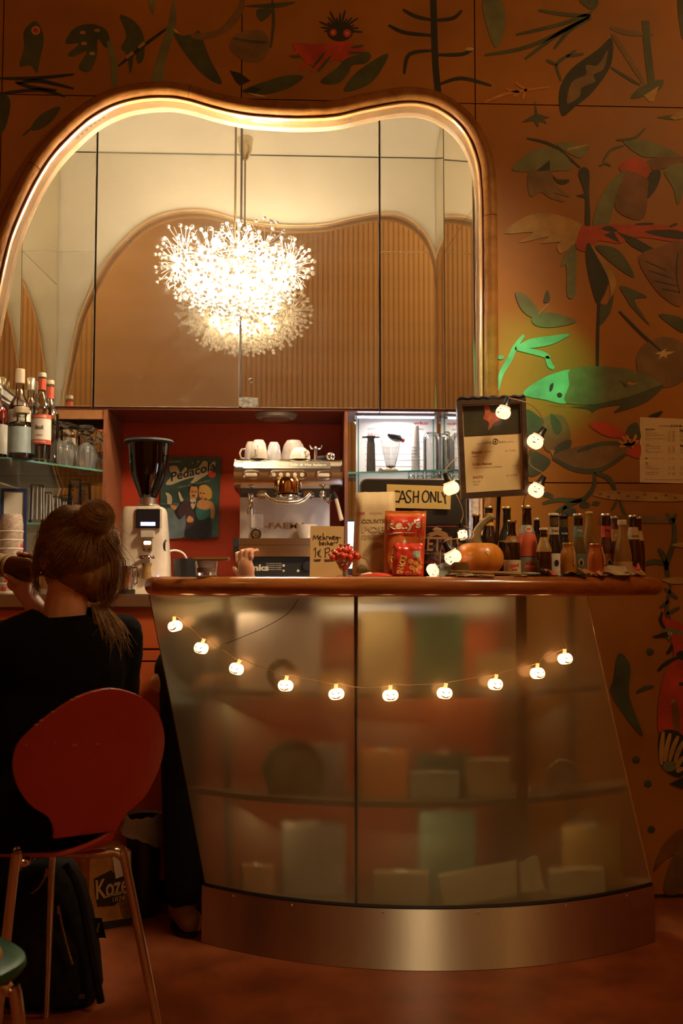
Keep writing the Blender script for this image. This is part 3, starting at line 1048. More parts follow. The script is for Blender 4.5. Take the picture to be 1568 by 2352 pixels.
shape('Y', [(1518, 1332), (1540, 1326), (1568, 1326), (1568, 1340), (1540, 1340)]); shape('Y', [(1540, 1252), (1568, 1246), (1568, 1257)])
brush('G', [[(1540, 1345), (1530, 1400), (1548, 1450)], [(1535, 1380), (1515, 1395)], [(1530, 1410), (1560, 1395)], [(1525, 1350), (1555, 1375)]], 8)
shape('R', [(1520, 1402), (1530, 1420), (1568, 1435), (1568, 1475), (1546, 1470), (1536, 1458), (1522, 1440)]); brush('K', [[(1520, 1405), (1516, 1425), (1528, 1446)]], 7)
shape('T', [(1518, 1450), (1534, 1442), (1568, 1452), (1568, 1462), (1546, 1456), (1538, 1466), (1540, 1474), (1528, 1464)]); shape('K', [(1496, 1463), (1520, 1454), (1532, 1452), (1534, 1462), (1516, 1464)])
disc('C', 1537, 1455, 5, 4); disc('K', 1537, 1455, 2)
shape('R', [(1540, 1464), (1556, 1470), (1568, 1472), (1568, 1700), (1535, 1684), (1512, 1682), (1510, 1620), (1524, 1548), (1546, 1510)], name='painted_bird')
brush('K', [[(1510, 1540), (1530, 1522), (1568, 1505)], [(1530, 1500), (1538, 1492), (1542, 1480)], [(1558, 1570), (1568, 1572)]], 9); shape('K', [(1552, 1500), (1568, 1495), (1568, 1515), (1556, 1512)])
shape('Y', [(1540, 1606), (1549, 1606), (1550, 1617), (1541, 1616)], smooth=False); shape('B', [(1541, 1620), (1556, 1620), (1560, 1690), (1548, 1690)])
shape('K', [(1514, 1682), (1568, 1690), (1568, 1780), (1520, 1762)], name='painted_tail')
for a, b in (((1522, 1680), (1518, 1756)), ((1538, 1684), (1526, 1750)), ((1556, 1690), (1536, 1748)), ((1568, 1702), (1548, 1752)), ((1568, 1738), (1552, 1764)), ((1568, 1764), (1552, 1772))):
    brush('Y', [[a, ((a[0] + b[0]) / 2 - 2, (a[1] + b[1]) / 2), b]], 11, 'painted_stripe')
disc('T', 1536, 1760, 15, 12); shape('K', [(1535, 1800), (1568, 1784), (1568, 1812)], smooth=False)
shape('G', [(1420, 1500), (1446, 1530), (1444, 1600), (1476, 1690), (1434, 1644), (1402, 1590), (1408, 1560)])
brush('G', [[(1460, 1590), (1480, 1580), (1500, 1576)]], 9)
shape('B', [(1500, 2000), (1516, 1950), (1545, 1915), (1568, 1905), (1568, 1950), (1530, 1970)])
shape('D', [(1525, 2050), (1535, 1990), (1568, 1930), (1568, 2040)])
for x, y in ((1492, 1497), (1460, 1745), (1487, 1800), (1495, 1905)):
    q = at(x, y, WY)
    MB().lathe([(0, 0.003), (0.006, 0.003), (0.013, 0.0012), (0.013, 0), (0, 0)], 16, (q.x, WY - 0.0004, q.z), Matrix.Rotation(PI / 2, 4, 'X')).build('screw_cover', PT['G'], panel_at(q.x, q.z))

# ================================================================== BACK COUNTER
M_WORK = pm('worktop_steel', (0.66, 0.60, 0.50), 0.28, metal=1.0, var=0.08, scale=30, stretch=(30, 1, 1))
M_CABRED = pm('cabinet_orange_red', (0.56, 0.110, 0.026), 0.42, var=0.08, scale=5, coat=0.15)
M_INK = pm('ink_black', (0.02, 0.018, 0.015), 0.6)
M_DARK = pm('dark_void', (0.012, 0.010, 0.008), 0.7)
wt = thing('worktop', 'long steel worktop with a thick front edge under the coffee machine and grinder', 'worktop', (-0.27, 3.8, 1.0))
MB().lo(-1.30, 0.60, 3.412, 4.378, WT - 0.043, WT, bev=0.003).build('slab', M_WORK, wt, base=(-0.27, 3.8, 1.0))
MB().lo(-1.30, 0.60, 4.360, 4.378, WT, WT + 0.03).build('upstand', M_WORK, wt, base=(-0.27, 3.8, 1.0), smooth=False)


def base_unit(label, x0, x1, fronts, opening=None):
    bx = ((x0 + x1) / 2, 3.8, 0.0)
    t = thing('base_cabinet', label, 'cabinet', bx)
    m = MB()
    if opening:
        oz0, oz1 = opening
        m.lo(x0, x1, 3.46, 4.37, 0.08, oz0).lo(x0, x1, 3.46, 4.37, oz1, 0.999).lo(x0, x0 + 0.02, 3.46, 4.37, oz0, oz1).lo(x1 - 0.02, x1, 3.46, 4.37, oz0, oz1).lo(x0, x1, 3.80, 4.37, oz0, oz1)
    else:
        m.lo(x0, x1, 3.46, 4.37, 0.08, 0.999)
    m.build('body', M_CABRED, t, smooth=False, base=bx)
    MB().lo(x0 + 0.005, x1 - 0.005, 3.50, 3.52, 0.0, 0.08).build('plinth', M_DARK, t, smooth=False, base=bx)
    for nm, z0, z1, kn in fronts:
        d = MB().lo(x0 + 0.003, x1 - 0.003, 3.442, 3.4605, z0, z1, bev=0.002).build(nm, M_CABRED, t, base=bx)
        for kx, kz in kn:
            MB().tube([(kx, 3.442, kz), (kx, 3.428, kz)], 0.004, 8).ball((kx, 3.424, kz), 0.008, 10).build('knob', M_CHROME, d, base=bx)
    return t


zA = [at(300, y, 3.442).z for y in (1397, 1405, 1505, 1521)]
kn = at(318, 1563, 3.43)
base_unit('orange-red base cabinet with an open dark bottle compartment at far left', -1.30, -0.835,
          [('rail', 0.955, 0.990, []), ('drawer', 0.10, 0.74, [])], (at(40, 1442, 3.46).z - 0.06, 0.952))
base_unit('orange-red base cabinet with drawer and knobbed door beside the seated woman', -0.832, -0.375,
          [('rail', zA[0] + 0.002, 0.994, []), ('drawer', zA[2] + 0.022, zA[1], []), ('rail', zA[3] + 0.004, zA[2] + 0.016, []), ('door', 0.09, zA[3], [(kn.x, kn.z)])])
base_unit('orange-red base cabinet standing behind the bar', -0.372, 0.12, [('drawer', 0.84, 0.99, []), ('door', 0.09, 0.835, [(-0.33, 0.76)])])
base_unit('orange-red base cabinet at the right end behind the bar', 0.123, 0.60, [('drawer', 0.84, 0.99, []), ('door', 0.09, 0.835, [(0.17, 0.76)])])

# ------------------------------------------------------------------ glass shelves
M_PANE = thin_glass('shelf_glass', (0.90, 0.95, 0.92), 0.02, extra=0.10)
M_GEDGE = pm('glass_edge_green', (0.10, 0.28, 0.21), 0.15, var=0.1, trans=0.2)
SZL = at(255, 1080, 4.03).z


def shelf(label, pts, z, cat='shelf'):
    c = (sum(p[0] for p in pts) / len(pts), sum(p[1] for p in pts) / len(pts), z - 0.008)
    t = thing('glass_shelf', label, cat, c)
    MB().prism(pts, lambda a, b, d: Vector((a, b, d)), z - 0.007, z).build('pane', M_PANE, t, smooth=False, base=c)
    n = len(pts)
    e = MB()
    for i in range(n):
        a, b = Vector((pts[i][0], pts[i][1], 0)), Vector((pts[(i + 1) % n][0], pts[(i + 1) % n][1], 0))
        d = (b - a).normalized()
        nn = Vector((d.y, -d.x, 0)) * 0.0006
        q = [a + nn, b + nn, b + nn, a + nn]
        zz = [z - 0.007, z - 0.007, z, z]
        o = [q[k] + Vector((0, 0, zz[k])) for k in range(4)]
        e.add(o + [v - 3 * nn for v in o], [(0, 1, 2, 3), (7, 6, 5, 4), (0, 4, 5, 1), (1, 5, 6, 2), (2, 6, 7, 3), (3, 7, 4, 0)])
    e.build('polished_edge', M_GEDGE, t, smooth=False, base=c)
    pins = MB()
    for px_, py_ in (pts[0], pts[-1]):
        pins.tube([(px_, py_ + 0.02, z - 0.012), (px_ + 0.001, py_ + 0.02, z - 0.008)], 0.005, 8)
    pins.build('shelf_pin', M_CHROME, t, base=c)
    return t


shelf('glass shelf with spirit bottles and upturned goblets in the left bay', [(-0.791, 4.03), (-0.80, 4.175), (-1.335, 4.175), (-1.33, 3.56), (-1.05, 3.60)], SZL)
ZSL2 = at(58, 1205, 4.0).z
shelf('lower glass shelf carrying upturned tumblers in the left bay', [(-0.791, 4.05), (-0.80, 4.175), (-1.335, 4.175), (-1.33, 3.78), (-1.05, 3.82)], ZSL2)
SZR = at(1030, 1079, 3.92).z
shelf('glass shelf with blender jar and cups in the right bay', [(0.60, 4.175), (0.20, 4.175), (0.20, 4.02), (0.596, 3.90)], SZR)

# ------------------------------------------------------------------ notice in the right bay
M_PAPERW = pm('paper_white', (0.74, 0.72, 0.70), 0.6, var=0.03)
M_GREENLINE = pm('print_green', (0.03, 0.22, 0.12), 0.6)
M_REDP = pm('print_red', (0.62, 0.05, 0.035), 0.6)
a, b = at(817, 953, 4.175), at(1003, 1140, 4.175)
nt0 = thing('notice', 'white framed notice with green border and red lines behind the glass shelf', 'sign', ((a.x + b.x) / 2, 4.175, b.z))
NB = ((a.x + b.x) / 2, 4.175, b.z)
MB().lo(a.x, b.x, 4.172, 4.178, b.z, a.z - 0.004).build('sheet', M_PAPERW, nt0, smooth=False, base=NB)
fy = lambda y: (lambda p, q: Vector((p, y, q)))
g = MB()
x0, x1, z0, z1 = at(822, 1000, 4.17).x, at(996, 1000, 4.17).x, b.z + 0.012, at(900, 958, 4.17).z
for q in ((x0, x1, z1 - 0.004, z1), (x0, x1, z0, z0 + 0.004), (x0, x0 + 0.004, z0, z1), (x1 - 0.004, x1, z0, z1)):
    g.lo(q[0], q[1], 4.1710, 4.1722, q[2], q[3])
g.build('border', M_GREENLINE, nt0, smooth=False, base=NB)


def print_line(parent, mat, s, pxc, pyc, pxw, Y, base, h=None, **k):
    p = at(pxc, pyc, Y)
    wd = at(pxc + pxw / 2, pyc, Y).x - at(pxc - pxw / 2, pyc, Y).x
    return words(MB(), s, wd, fy(Y), p.x, p.z, height=h * Y / F_PX if h else None, **k).build('lettering', mat, parent, smooth=False, base=base)


print_line(nt0, M_INK, 'JUGENDSCHUTZ UND GEWERBEORDNUNG', 908, 986, 128, 4.1712, NB)
print_line(nt0, M_REDP, 'Informationen und Hinweise', 904, 998, 118, 4.1712, NB, h=9, bold=0.01)
print_line(nt0, M_REDP, 'wko', 966, 972, 34, 4.1712, NB, h=7, bold=0.03)
g = MB()
for k in range(6):
    zz = at(900, 1015 + k * 14, 4.17).z
    g.lo(x0 + 0.03, x1 - 0.03 - 0.02 * (k % 3), 4.1714, 4.172, zz - 0.0012, zz + 0.0012)
g.build('text_rows', pm('print_grey', (0.35, 0.32, 0.30), 0.7), nt0, smooth=False, base=NB)
lamp('tube_lamp', 'AREA', (0.40, 4.08, ZB - 0.03), 1.5, (1.0, 0.93, 0.88), 0.12)
tl = thing('tube_light', 'short cool white tube light under the cabinet above the notice', 'lamp', (0.40, 4.10, ZB - 0.024))
MB().lo(-0.17, 0.17, -0.012, 0.012, 0.004, 0.011, bev=0.003).build('housing', M_PAPERW, tl)
MB().tube([(-0.16, 0, 0), (0.16, 0, 0)], 0.004, 8).build('tube', bulb_mat('tube_glow', (0.85, 0.9, 1.0), 6), tl)

M_PLA = pm('clear_plastic', (0.85, 0.83, 0.80), 0.2, trans=0.5, var=0.04)
# ------------------------------------------------------------------ lathe things: glasses, cups, bottles
M_GLASS = thin_glass('clear_glass', (0.985, 0.99, 0.985), 0.03, refl=0.7, extra=0.09)

M_GLASS2 = pm('cut_glass', (0.90, 0.90, 0.88), 0.07, trans=0.92, var=0.03)


def shell(prof, th):
    """closed thin-walled profile from an outer open profile bottom->top"""
    inner = [(max(r - th, 0.0005), z + (th if i == 0 else 0)) for i, (r, z) in enumerate(prof)][::-1]
    return [(0, prof[0][1])] + prof + inner + [(0, prof[0][1] + th)]


def goblet_me(h, rb):
    p = [(rb * 0.80, 0), (rb * 0.95, 0.16 * h), (rb, 0.34 * h), (rb * 0.85, 0.50 * h), (rb * 0.35, 0.60 * h), (rb * 0.16, 0.64 * h), (rb * 0.13, 0.80 * h), (rb * 0.2, 0.90 * h), (rb * 0.9, 0.965 * h), (rb * 0.95, 0.985 * h), (rb * 0.9, h), (0, h)]
    return p


gob = None
G_SPOTS = [(134, 970, 3.87, 'first beside the red-capped vodka bottle'), (150, 972, 3.95, 'second from the vodka bottle'), (163, 976, 4.04, 'third from the vodka bottle'),
           (186, 982, 4.12, 'rearmost of the row'), (198, 978, 3.98, 'next to the end one'), (208, 984, 4.07, 'at the free end of the row')]
for i, (px, py, Y, lb) in enumerate(G_SPOTS):
    p = at(px, py, Y)
    h = p.z - SZL
    lab = 'upturned cut-glass goblet on the shelf, ' + lb
    if gob is None:
        gob = thing('stem_glass', lab, 'glass', (p.x, Y, SZL), 0, 'upturned goblets on the upper glass shelf')
        h0 = h
        pr_ = goblet_me(h, 0.031)
        m = MB().lathe(pr_[:5], 18)
        for k in range(9):
            aa = k * 2 * PI / 9
            m.tube([(0.0315 * 0.9 * math.cos(aa), 0.0315 * 0.9 * math.sin(aa), 0.05 * h), (0.0315 * math.cos(aa), 0.0315 * math.sin(aa), 0.33 * h), (0.026 * math.cos(aa), 0.026 * math.sin(aa), 0.52 * h)], 0.0025, 5)
        m.build('bowl', M_GLASS2, gob)
        MB().lathe(pr_[4:], 18).build('stem_and_foot', M_GLASS, gob)
    else:
        o = dup(gob, (p.x, Y, SZL), i * 0.7, lab)
        o.scale = (1, 1, h / h0)


def tumbler(label, px, pytop, Y, zb, rb, rt, inverted=True, name='tumbler', group=None, text=None, ridges=0, px2=None):
    p = at(px, pytop, Y)
    h = p.z - zb
    t = thing(name, label, 'glass', (p.x, Y, zb), 0, group)
    pr_ = [(rt, 0), (rb, h)] if inverted else [(rb, 0), (rt, h)]
    if inverted:
        prof = [(rt - 0.002, 0), (rt, 0.002), (rb, h - 0.004), (rb - 0.004, h), (0, h), (0, h - 0.012), (rb - 0.004, h - 0.012), (rt - 0.003, 0.003)]
    else:
        prof = [(0, 0), (rb - 0.003, 0), (rb, 0.004), (rt, h), (rt - 0.002, h), (rb - 0.003, 0.014), (0, 0.014)]
    MB().lathe(prof, 20).build('body', M_GLASS, t)
    if ridges:
        m = MB()
        for k in range(ridges):
            aa = k * 2 * PI / ridges
            r0, r1 = pr_[0][0], pr_[1][0]
            m.tube([(r0 * math.cos(aa), r0 * math.sin(aa), 0.1 * h), (r1 * math.cos(aa), r1 * math.sin(aa), 0.92 * h)], 0.0028, 5)
        m.build('ridges', MATS['clear_plastic'], t)
    if text:
        m = MB()
        rr = (rb + rt) / 2 + 0.001
        words(m, text, h * 0.75, lambda a_, b_: Vector((b_, -math.sqrt(max(rr * rr - b_ * b_, 0)) - 0.001, h * 0.5 + a_)), -0.02 * 0, -0.012)
        m.build('lettering', M_INK, t, smooth=False)
    return t


tumbler('upturned tall ribbed tumbler beside the stack of printed cups', 85, 1113, 3.93, ZSL2 - 0.0, 0.026, 0.029, ridges=10)
tumbler('small upturned ribbed glass behind the hair, second from the cups', 110, 1130, 4.0, ZSL2, 0.016, 0.022, ridges=8)
tumbler('small upturned ribbed glass with domed base, third from the cups', 126, 1140, 4.02, ZSL2, 0.020, 0.026, ridges=8)
tumbler('upturned tall tapered glass with dark vertical lettering behind the bun', 173, 1101, 4.09, ZSL2, 0.026, 0.033, text='Fritzcola', ridges=0)
tumbler('small upturned glass half hidden by the tall lettered glass', 141, 1148, 4.06, ZSL2, 0.018, 0.022, ridges=8)


def lathe_bottle(label, px, pytop, Y, zb, rad, glass, prof, cap=None, caph=0.02, capr=None, labels=(), liquid=None, name='bottle', n=22, group=None, cat='bottle'):
    p = at(px, pytop, Y)
    h = p.z - zb
    t = thing(name, label, cat, (p.x, Y, zb), 0, group)
    pf = [(r * rad, z * h) for r, z in prof]
    MB().lathe([(0, 0)] + pf + [(0, pf[-1][1])], n).build('body', glass, t)

    def rad_at(z):
        for (r0, z0), (r1, z1) in zip(pf, pf[1:]):
            if z0 <= z <= z1 and z1 > z0:
                return r0 + (r1 - r0) * (z - z0) / (z1 - z0)
        return pf[-1][0]
    if liquid:
        m, z1 = liquid
        q = [(r - 0.0018, z) for r, z in pf if z < z1 * h and z > 0.004] + [(rad_at(z1 * h) - 0.0018, z1 * h)]
        q = [(max(q[0][0] - 0.002, 0.002), 0.005)] + q
        MB().lathe([(0, 0.005)] + q + [(0, z1 * h)], n).build('liquid', m, t)
    if cap:
        cr = capr or pf[-1][0] + 0.0022
        z0 = h - caph
        MB().lathe([(0, z0), (cr, z0), (cr * 1.02, z0 + caph * 0.3), (cr, h - 0.002), (cr * 0.9, h), (0, h)], 18).build('cap', cap, t)
    for lb in labels:
        z0, z1, m = lb[0], lb[1], lb[2]
        rr = [(rad_at(z0 * h + (z1 - z0) * h * k / 5) + 0.0012, z0 * h + (z1 - z0) * h * k / 5) for k in range(6)]
        o = MB().lathe([(rr[0][0] - 0.001, rr[0][1])] + rr + [(rr[-1][0] - 0.001, rr[-1][1])], n).build('label', m, t)
        for art in lb[3:]:
            kind, am, aw, ah, dz = art[0], art[1], art[2], art[3], art[4]
            mb = MB()
            zc = (z0 + z1) / 2 * h + dz * h

            def wrap(a_, b_, zc=zc):
                r_ = rad_at(min(max(zc + b_, 0), h)) + 0.0021
                th = a_ / r_ - PI / 2 + 0.05
                return Vector((r_ * math.cos(th), r_ * math.sin(th), zc + b_))
            if kind == 'disc':
                q = [(aw / 2 * math.cos(k * PI / 8), ah / 2 * math.sin(k * PI / 8)) for k in range(16)]
                mb.add([wrap(0, 0)] + [wrap(*x) for x in q], [(0, k + 1, (k + 1) % 16 + 1) for k in range(16)])
            elif kind == 'band':
                mb.grid(lambda u, v: wrap((u - 0.5) * aw, (v - 0.5) * ah), 8, 2)
            elif kind == 'face':
                q = [(aw / 2 * math.cos(k * PI / 6), ah / 2 * math.sin(k * PI / 6)) for k in range(12)]
                mb.add([wrap(0, 0)] + [wrap(*x) for x in q], [(0, k + 1, (k + 1) % 12 + 1) for k in range(12)])
            else:
                words(mb, kind, aw, wrap, 0, 0, height=ah, rot=art[5] if len(art) > 5 else 0, bold=0.02)
            mb.build('print', am, o, smooth=False)
    return t


SPIRIT = [(0.92, 0), (1, 0.015), (1, 0.56), (0.95, 0.61), (0.70, 0.67), (0.42, 0.72), (0.38, 0.80), (0.38, 0.985)]
M_CREAMCAP = pm('cream_cap', (0.70, 0.60, 0.42), 0.4)
M_REDFOIL = pm('red_foil', (0.62, 0.10, 0.05), 0.4)
M_REDLIQ = pm('red_liqueur', (0.36, 0.012, 0.008), 0.08, var=0.1, coat=0.5, trans=0.35)
M_VODKA = thin_glass('vodka_glass', (0.93, 0.94, 0.90), 0.03, extra=0.10)
M_LBLW = pm('label_white', (0.76, 0.72, 0.62), 0.55, var=0.04)
M_LBLB = pm('label_pale_blue', (0.42, 0.56, 0.58), 0.55, var=0.08)
M_SILV = pm('silver_cap', (0.60, 0.55, 0.45), 0.3, metal=0.7)
M_GOLD = pm('gold_cap', (0.62, 0.42, 0.14), 0.32, metal=0.7)
lathe_bottle('red liqueur bottle cut off by the left edge on the upper shelf', -6, 862, 3.74, SZL, 0.040, M_VODKA, SPIRIT, M_CREAMCAP, 0.05, liquid=(M_REDLIQ, 0.62), labels=[(0.08, 0.42, M_LBLW)])
lathe_bottle('red liqueur bottle with a tall cream cap and white neck label', 47, 848, 3.80, SZL, 0.040, M_VODKA, SPIRIT, M_CREAMCAP, 0.055, liquid=(M_REDLIQ, 0.60), labels=[(0.42, 0.56, M_LBLW, ('DIPL', M_INK, 0.03, 0.012, 0))])
lathe_bottle('clear bottle with a silvery cap behind the red liqueur bottle', 72, 868, 3.98, SZL, 0.034, M_VODKA, SPIRIT, M_SILV, 0.05)
lathe_bottle('clear vodka bottle with red cap and white red-barred label', 97, 857, 3.66, SZL, 0.0345, M_VODKA, SPIRIT, M_CREAMCAP, 0.016,
             labels=[(0.80, 0.93, M_REDFOIL), (0.455, 0.505, M_REDFOIL, ('STOLICHNAYA', M_LBLW, 0.052, 0.008, 0)), (0.215, 0.455, M_LBLW, ('Stoli', M_INK, 0.03, 0.016, 0.02), ('VODKA', M_GOLD, 0.028, 0.006, -0.07)), (0.165, 0.215, M_REDFOIL, ('PREMIUM VODKA', M_LBLW, 0.05, 0.006, 0))])
lathe_bottle('clear vodka bottle with red cap standing behind the labelled one', 116, 874, 3.86, SZL, 0.0345, M_VODKA, SPIRIT, M_CREAMCAP, 0.016, labels=[(0.78, 0.92, M_REDFOIL)])
lathe_bottle('square-shouldered glass decanter bottle with pale blue label and stopper', 50, 936, 3.66, SZL, 0.046, M_VODKA, [(0.95, 0), (1, 0.03), (1, 0.62), (0.85, 0.70), (0.38, 0.74), (0.36, 0.82), (0.42, 0.84), (0.42, 0.98)], M_CREAMCAP, 0.022, capr=0.028,
             labels=[(0.10, 0.60, M_LBLB)])
# printed takeaway cups, stacked mouth down
M_CUPP = pm('cup_print', (0.62, 0.52, 0.42), 0.5, var=0.45, scale=60, stretch=(1, 1, 6), col2=(0.30, 0.20, 0.14))
M_CUPW = pm('cup_rim', (0.72, 0.66, 0.55), 0.5)
zc0, cup0 = WT, None
pc = at(27, 1200, 3.62)
words_ = ['lowest', 'second lowest', 'third', 'fourth', 'fifth', 'sixth', 'seventh', 'topmost']
for k in range(8):
    lab = 'printed paper cup, %s in the upside-down stack at the left edge' % words_[k]
    loc = (pc.x, 3.62, WT + k * 0.031)
    if cup0 is None:
        cup0 = thing('paper_cup', lab, 'cup', loc, 0, 'stacked printed paper cups')
        MB().lathe([(0.040, 0.006), (0.0405, 0.03), (0.036, 0.060), (0.032, 0.066), (0, 0.066), (0, 0.062), (0.030, 0.062), (0.0375, 0.006)], 24).build('wall', M_CUPP, cup0)
        MB().tube([(0.0395 * math.cos(a_), 0.0395 * math.sin(a_), 0.004) for a_ in [i * PI / 12 for i in range(24)]], 0.0035, 6, closed=True).build('rim', M_CUPW, cup0)
        mb = MB()
        for s_ in (0, 1):
            mb.grid(lambda u, v: Vector((0.0408 * math.cos(-2.2 + s_ * 1.2 + u * 0.5 + v * .1), 0.0408 * math.sin(-2.2 + s_ * 1.2 + u * 0.5 + v * .1), 0.009 + v * 0.014)), 4, 1)
        mb.build('red_print', M_REDP, cup0, smooth=False)
    else:
        dup(cup0, loc, k * 0.35, lab)
bf = at(62, 1130, 3.80)
fb = thing('picture_frame', 'dark blue framed card standing behind the paper cups', 'frame', (at(30, 1210, 3.80).x, 3.80, WT))
z1 = at(60, 1122, 3.80).z - WT
xw = at(60, 1130, 3.80).x - at(30, 1130, 3.80).x
M_NAVY = pm('navy_frame', (0.03, 0.045, 0.12), 0.4)
MB().lo(-xw, xw, 0, 0.012, z1 - 0.012, z1).lo(-xw, xw, 0, 0.012, 0, 0.012).lo(-xw, -xw + 0.012, 0, 0.012, 0.012, z1 - 0.012).lo(xw - 0.012, xw, 0, 0.012, 0.012, z1 - 0.012).build('frame', M_NAVY, fb, smooth=False)
MB().lo(-xw + 0.012, xw - 0.012, 0.004, 0.010, 0.012, z1 - 0.012).build('card', M_LBLW, fb, smooth=False)
# bottles in the open compartment
for k, (px, c_) in enumerate(((22, (0.05, 0.06, 0.02)), (38, (0.07, 0.04, 0.015)), (55, (0.03, 0.05, 0.02)), (70, (0.08, 0.05, 0.02)))):
    p = at(px, 1415 + 3 * (k % 2), 3.60)
    lathe_bottle('dark bottle in the open red compartment, %s' % ['next to the left post', 'second from the left post', 'third from the left post', 'nearest the seated woman'][k], px, 1415 + 3 * (k % 2), 3.60,
                 at(40, 1442, 3.46).z - 0.06, 0.024, pm('dark_bottle_%d' % k, c_, 0.1, coat=0.5), SPIRIT, M_GOLD, 0.02, group='bottles in the open compartment')

# ------------------------------------------------------------------ coffee grinder
gx = at(330, 1200, 3.56)
gr = thing('coffee_grinder', 'cream coffee grinder with smoked bean hopper beside the seated woman', 'grinder', (gx.x, 3.56, WT))
M_GRIND = pm('grinder_cream', (0.88, 0.77, 0.62), 0.32, var=0.04, coat=0.3)
zz = lambda py: at(330, py, 3.50).z - WT


def loft(secs, n=24):
    """secs: (z, halfwidth, halfdepth, xoff, yoff, squareness)"""
    mb = MB()
    vs, fs = [], []
    for z, a_, b_, xo, yo, e in secs:
        for k in range(n):
            t_ = 2 * PI * k / n
            c_, s_ = math.cos(t_), math.sin(t_)
            vs.append(Vector((xo + a_ * math.copysign(abs(c_) ** (2 / e), c_), yo + b_ * math.copysign(abs(s_) ** (2 / e), s_), z)))
    m_ = len(secs)
    for i in range(m_ - 1):
        for k in range(n):
            fs.append((i * n + k, i * n + (k + 1) % n, (i + 1) * n + (k + 1) % n, (i + 1) * n + k))
    fs.append(tuple(range(n))[::-1])
    fs.append(tuple((m_ - 1) * n + k for k in range(n)))
    return mb.add(vs, fs)


loft([(0, 0.094, 0.10, 0.0, 0.02, 5), (0.02, 0.096, 0.10, 0.0, 0.02, 5), (zz(1300), 0.090, 0.085, 0, 0.03, 5), (zz(1250), 0.084, 0.08, 0, 0.03, 5), (zz(1215), 0.080, 0.09, 0, 0.02, 5), (zz(1172), 0.074, 0.09, 0, 0.02, 5), (zz(1163), 0.068, 0.085, 0, 0.02, 5)]).build('body', M_GRIND, gr)
MB().lo(-0.02, 0.074, -0.078, -0.062, zz(1218), zz(1166), bev=0.006).build('display_frame', M_CUPW, gr)
MB().lo(-0.014, 0.068, -0.081, -0.077, zz(1214), zz(1170), bev=0.002).build('display', pm('display_glass', (0.015, 0.018, 0.03), 0.06, coat=1.0), gr)
MB().lo(0.002, 0.052, -0.0816, -0.0808, zz(1208), zz(1200), bev=0.0004).build('reflection_bar', bulb_mat('reflection_glow', (0.42, 0.50, 1.0), 4.5), gr)  # glowing bar standing in for the blue reflection on the display
MB().lo(0.0, 0.05, -0.082, -0.062, zz(1236), zz(1219), bev=0.003).build('front_block', M_CUPW, gr)
MB().lo(0.008, 0.04, -0.070, -0.05, zz(1268), zz(1237), bev=0.004).build('spout', M_DULLSTEEL, gr)
MB().lo(0.012, 0.036, -0.0725, -0.069, zz(1251), zz(1243), bev=0.002).build('indicator_light', bulb_mat('indicator', (1, 0.85, 0.6), 2.2), gr)
mb = MB()
for sx in (0.014, 0.032):
    mb.ball((sx, -0.072, zz(1262)), 0.0035, 8)
mb.build('screws', M_DARK, gr)
MB().lathe([(0.012, 0.005), (0.026, 0.006), (0.030, 0), (0.030, -0.006), (0.024, -0.004), (0.012, -0.002)], 18, (0.024, -0.085, zz(1280))).build('portafilter_fork', M_CHROME, gr)
MB().lathe([(0, 0), (0.018, 0.002), (0.016, 0.02), (0.014, 0.04), (0.019, 0.055), (0, 0.056)], 16, (0.026, -0.085, zz(1330))).build('wooden_handle', wood_mat('handle_wood', (0.35, 0.19, 0.06), (0.55, 0.34, 0.13)), gr)
MB().tube([(0.079 + 0.002 * 0, -0.02 + 0.018 * math.cos(a_), zz(1253) + 0.020 * math.sin(a_)) for a_ in [k * PI / 8 for k in range(16)]], 0.004, 6, closed=True).build('side_ring', M_DARK, gr)
MB().ball((0.062, -0.066, zz(1325)), 0.0035, 8).build('blue_light', bulb_mat('blue_led', (0.25, 0.35, 1.0), 5), gr)
MB().lathe([(0, 0), (0.044, 0), (0.044, 0.006), (0.036, 0.012), (0.030, 0.012), (0.030, 0.035), (0, 0.035)], 20, (0.012, 0.02, zz(1163))).build('collar', M_DULLSTEEL, gr)
M_SMOKE = thin_glass('smoked_plastic', (0.22, 0.13, 0.09), 0.05, extra=0.06)
MB().lathe([(0.028, zz(1142)), (0.034, zz(1132)), (0.060, zz(1090)), (0.068, zz(1060)), (0.072, zz(1012)), (0.070, zz(1012)), (0.066, zz(1060)), (0.058, zz(1090)), (0.030, zz(1132))], 24, (0.012, 0.02, 0)).build('hopper', M_SMOKE, gr)
MB().lathe([(0, zz(1012)), (0.085, zz(1012)), (0.090, zz(1009)), (0.085, zz(1004)), (0, zz(1002))], 24, (0.012, 0.02, 0)).build('hopper_lid', M_DARK, gr)
rb = random.Random(5)
mb = MB()
for k in range(130):
    f_ = rb.random()
    rr = (0.024 + 0.030 * f_) * math.sqrt(rb.random())
    a_ = rb.random() * 6.28
    mb.ball((0.012 + rr * math.cos(a_), 0.02 + rr * math.sin(a_), zz(1136) + f_ * (zz(1085) - zz(1136))), (0.006, 0.004, 0.004), 6, 4, Matrix.Rotation(a_, 4, 'Z'))
bo = mb.build('coffee_beans', pm('bean_brown', (0.07, 0.03, 0.012), 0.35), gr)
bo['kind'] = 'stuff'
